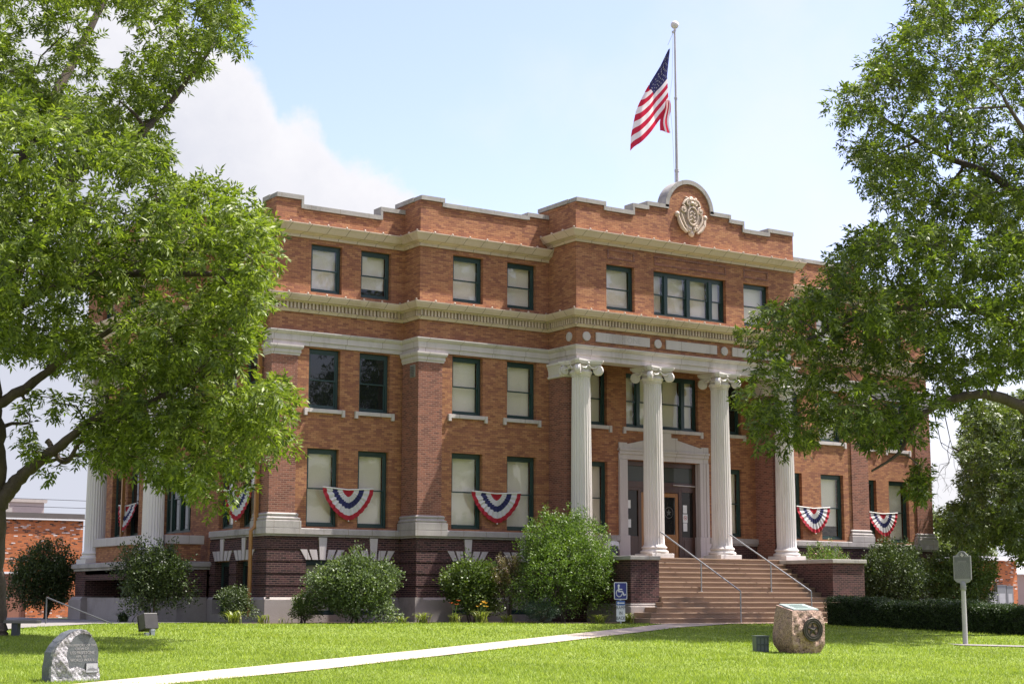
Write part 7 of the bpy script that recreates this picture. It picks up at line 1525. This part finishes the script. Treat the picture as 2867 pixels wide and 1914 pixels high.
shrub('rose_bush', 'thin reddish rose bush with long canes between two green bushes', 'bush', 7.15, -3.3, .75, .6, 2.3, 3000, leafmat('rose_leaf', (.06, .055, .03), (.13, .10, .05), (.22, .20, .12), .3, .45), 36, .05, .03, .1, cone=.3, spikes=90, flowers=(MAT['petalP'], 60, lambda p: p[2] > .9, .035))
shrub('juniper', 'low blue green juniper at the foot of the tall conical bush', 'shrub', 7.35, -4.75, .85, .6, .82, 7000, leafmat('juniper_leaf', (.016, .035, .020), (.035, .068, .038), (.06, .10, .055), .1, .5), 37, .05, .012, .0)
shrub('crape_myrtle', 'dark crape myrtle with white blossom in front of the side porch', 'shrub', -3.2, 1.6, 1.35, 1.1, 2.72, 15000, MAT['leafD'], 38, .085, .05, .05, spikes=60, flowers=(MAT['petalW'], 80, lambda p: p[2] > 1.9 and p[0] < .15, .04))
shrub('shrub', 'dark dense shrub left of the side porch in front of the brick garage', 'shrub', -3.05, 12.8, 1.6, 1.3, 2.9, 16000, MAT['leafD'], 39, .095, .06, .0, spikes=50)
shrub('shrub', 'dark large shrub to the right of the step side wall', 'shrub', 25.4, -2.6, 2.05, 1.5, 3.25, 17000, MAT['leafD'], 40, .10, .062, .0, spikes=60)
shrub('shrub', 'lighter green shrub at the right corner behind the metal plaque', 'shrub', 29.9, -2.2, 2.2, 1.6, 2.95, 17000, MAT['leafM'], 41, .095, .06, .0, spikes=90)
shrub('flowering_shrub', 'loose shrub with dusty pink blossom showing above the right step wall', 'shrub', 22.2, -2.5, 1.35, .8, 2.85, 5000, MAT['leafY'], 42, .06, .035, .25, spikes=120, flowers=(MAT['petalP'], 110, lambda p: p[2] > 1.9, .05))
# clipped hedge
def hedge():
    rg = np.random.default_rng(50); t = thing('hedge', 'dark clipped box hedge running along the lawn at right', 'hedge', (16.3, -8.7, 0))
    A = np.array([16.55, -8.7]); B = np.array([18.0, -20.5]); L_ = np.linalg.norm(B-A); tv = (B-A)/L_; nv = np.array([-tv[1], tv[0]])
    n = 15000; u = rg.uniform(0, L_, n); s_ = rg.uniform(-.62, .62, n); hh = .80+.05*np.sin(u*1.7)+.03*np.sin(u*5.1); z = rg.uniform(0, 1, n)*hh
    face = rg.integers(0, 4, n); bump_ = .04*np.sin(u*3.1+z*5)+.03*np.sin(u*7+z*11)+rg.normal(size=n)*.03
    s_ = np.where(face == 0, -.62+bump_, np.where(face == 1, .62+bump_, s_)); z = np.where(face >= 2, np.where(rg.random(n) < .75, hh+bump_*.8, z), z)
    xy = A+tv*u[:, None]+nv*s_[:, None]; P_ = np.column_stack([xy, gz(xy[:, 0], xy[:, 1])+z]); O = np.column_stack([nv*np.sign(s_)[:, None]*(face < 2)[:, None], (face >= 2)*1.0])
    PP = np.repeat(P_, 8, 0)+rg.normal(size=(n*8, 3))*.03; DD = unit(np.repeat(O, 8, 0)*.7+rg.normal(size=(n*8, 3))*.8)
    V = leafquads(PP, DD, .05, .028, rg)-np.array([16.3, -8.7, 0]); arrmesh('foliage', V, 4, MAT['leafH'], t)
    core = MB(); N = 20
    for k in range(N):
        a = A+tv*(.06+(L_-.12)*k/N); b = A+tv*(.06+(L_-.12)*(k+1)/N); q = [a-nv*.54, b-nv*.54, b+nv*.54, a+nv*.54]
        core.prism([(p[0]-16.3, p[1]+8.7) for p in q], G(*a)-.05, G(*a)+.72, 'z')
    core.build('woody_core', plain('hedge_core', (.012, .018, .008), .95), t)
hedge()
# day lilies
MAT['lilyleaf'] = leafmat('lily_leaf', (.09, .12, .02), (.20, .24, .05), (.36, .36, .10), .35, .4)
def lily(label, x, y, h, n, seed, fl=None, r=.3, lm=None):
    rg = np.random.default_rng(seed); t = thing('day_lily', label, 'flower', (x, y, G(x, y)), 0, 'day lilies in the flower bed'); V = []
    for k in range(n):
        a = rg.uniform(0, 6.28); d = np.array([math.cos(a), math.sin(a), 0]); s_ = np.array([-d[1], d[0], 0]); b0 = rg.normal(size=3)*np.array([.09, .09, 0]); L_ = 1.25*h*rg.uniform(.7, 1.15); w = .016; rr = r*rg.uniform(.5, 1.2); pts = []
        for i in range(6):
            tt = i/5; pts.append(b0+d*rr*tt**1.5+np.array([0, 0, L_*(1.55*tt-.95*tt*tt-.05)]))
        for i in range(5):
            w0, w1 = w*(1-.75*(i/5)**2), w*(1-.75*((i+1)/5)**2)
            V += [pts[i]-s_*w0, pts[i]+s_*w0, pts[i+1]+s_*w1, pts[i+1]-s_*w1]
    arrmesh('leaves', np.array(V), 4, lm or MAT['lilyleaf'], t)
    if fl:
        fm, nf, fh = fl; st = MB(); V = []
        for k in range(nf):
            e = np.array([rg.normal()*.16, rg.normal()*.12, fh*rg.uniform(.8, 1.1)]); st.tube([(0, 0, 0), (e[0]*.5, e[1]*.5, e[2]*.6), tuple(e)], .006, 5)
            for i in range(6):
                a = i*1.047+rg.uniform(0, 1); d = np.array([math.cos(a)*.9, math.sin(a)*.9, .55]); s_ = np.array([-math.sin(a), math.cos(a), 0]); V += [e, e+d*.05+s_*.025, e+d*.10+np.array([0, 0, -.015]), e+d*.05-s_*.025]
        st.build('stalk', MAT['leafY'], t); arrmesh('petals', np.array(V), 4, fm, t)
lily('arching day lily clump by the dark corner shrub', -1.8, -1.55, .5, 60, 61, r=.42)
lily('sparse day lily clump in front of the corner plinth', -.85, -1.6, .36, 26, 62, r=.25)
lily('smallest day lily tuft between the corner and the round shrub', -.2, -1.7, .30, 9, 63, r=.18)
lily('low day lily clump just right of the grey green shrub', 3.25, -3.0, .28, 34, 64, r=.3)
lily('full green day lily clump between grey green shrub and red flower', 3.95, -3.1, .42, 50, 65, r=.36)
lily('day lily with red orange flower on a tall stalk', 4.95, -3.4, .42, 36, 66, fl=(MAT['petalO'], 3, .72), r=.3)
lily('day lily with several yellow orange flowers', 5.65, -3.9, .5, 60, 67, fl=(MAT['petalY'], 7, .62), r=.4)
lily('low flowerless day lily clump left of the juniper', 6.45, -4.2, .34, 40, 68, r=.38)
lily('yellowed day lily clump to the left of the blue sign', 8.95, -5.85, .36, 60, 69, r=.38)
lily('yellowed day lily clump between the blue sign and the bottom step', 9.95, -5.95, .42, 70, 70, r=.36)
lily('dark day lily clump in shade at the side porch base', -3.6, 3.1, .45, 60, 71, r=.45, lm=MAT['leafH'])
# distant trees that close the view
def far_tree(label, x, y, r, h, seed, cat='tree'):
    rg = np.random.default_rng(seed); t = thing('shade_tree', label, cat, (x, y, G(x, y)), 0, 'trees far beyond the square'); mb = MB(); mb.tube([(0, 0, -.3), (.1, 0, h*.4), (0, .1, h*.8)], [.3, .22, .08], 8); mb.build('trunk', MAT['bark'], t)
    n = int(26*r*r); v = unit(rg.normal(size=(n, 3))); P_ = np.array([0, 0, h*.6])+v*rg.uniform(.5, 1, (n, 1))*np.array([r, r, h*.4])
    PP = np.repeat(P_, 60, 0)+rg.normal(size=(n*60, 3))*.32; arrmesh('crown', leafquads(PP, unit(rg.normal(size=PP.shape)), .3, .16, rg), 4, MAT['leafB'], t)
far_tree('pale green round tree far behind the shop roof at right', 74, 56, 4.2, 7.2, 81)
far_tree('darker green tree far behind the shop at the right edge', 86, 50, 5.0, 9.0, 82)

# ---- mown grass blades over the visible lawn
def blades():
    rg = np.random.default_rng(90); n = 420000
    v = rg.uniform(0, 1, n)**.9; dep = 1/(1/60+(1/19.5-1/60)*v); lat = rg.uniform(-.335, .335, n)*dep
    f2 = np.array([_sy, _cy]); r2 = np.array([_cy, -_sy]); xy = np.array([CAM.x, CAM.y])+dep[:, None]*f2+lat[:, None]*r2
    keep = np.ones(n, bool)
    def cut(polys, grow=0.0):
        for q in polys:
            q = np.array(q, float); c = q.mean(0); q = c+(q-c)*(1-grow); s_ = np.zeros(n, int); a_ = np.roll(q, -1, 0)-q
            cr = [(a_[i, 0]*(xy[:, 1]-q[i, 1])-a_[i, 1]*(xy[:, 0]-q[i, 0])) for i in range(4)]
            ins = np.all([c_ < 0 for c_ in cr], 0) | np.all([c_ > 0 for c_ in cr], 0); keep[ins] = False
    cut(PATH, .0); cut(BED, .01); cut(WALK, .0); cut([[(10.1, -19.2), (11.6, -20.6), (11.2, -21.2), (9.8, -19.9)], [(10.2, -8), (20.8, -8), (20.8, -6), (10.2, -6)], [(-2.9, -2), (W+1, -2), (W+1, D), (-2.9, D)], [(6, -6.6), (24, -6.6), (24, 0), (6, 0)]])
    # narrow verge right at the path edges stays, so the edge reads ragged
    xy = xy[keep]; dp = dep[keep]; m_ = len(xy); z = gz(xy[:, 0], xy[:, 1])
    h = .050*rg.uniform(.6, 1.35, m_)*(1+.25*np.sin(xy[:, 0]*.9+xy[:, 1]*.5)); w = .0075*rg.uniform(.7, 1.3, m_)*np.clip(dp/26, .9, 2.2); a = rg.uniform(0, 6.28, m_); ln = rg.normal(size=(m_, 2))*.55
    B0 = np.column_stack([xy, z-.005]); S_ = np.column_stack([np.cos(a)*w, np.sin(a)*w, np.zeros(m_)]); T = B0+np.column_stack([ln*h[:, None], h])
    o = arrmesh('lawn_grass', np.stack([B0-S_, B0+S_, T], 1).reshape(-1, 3), 3, MAT['blade']); o['kind'] = 'stuff'; o['label'] = 'bright mown lawn grass in front of the courthouse'; o['category'] = 'grass'
blades()
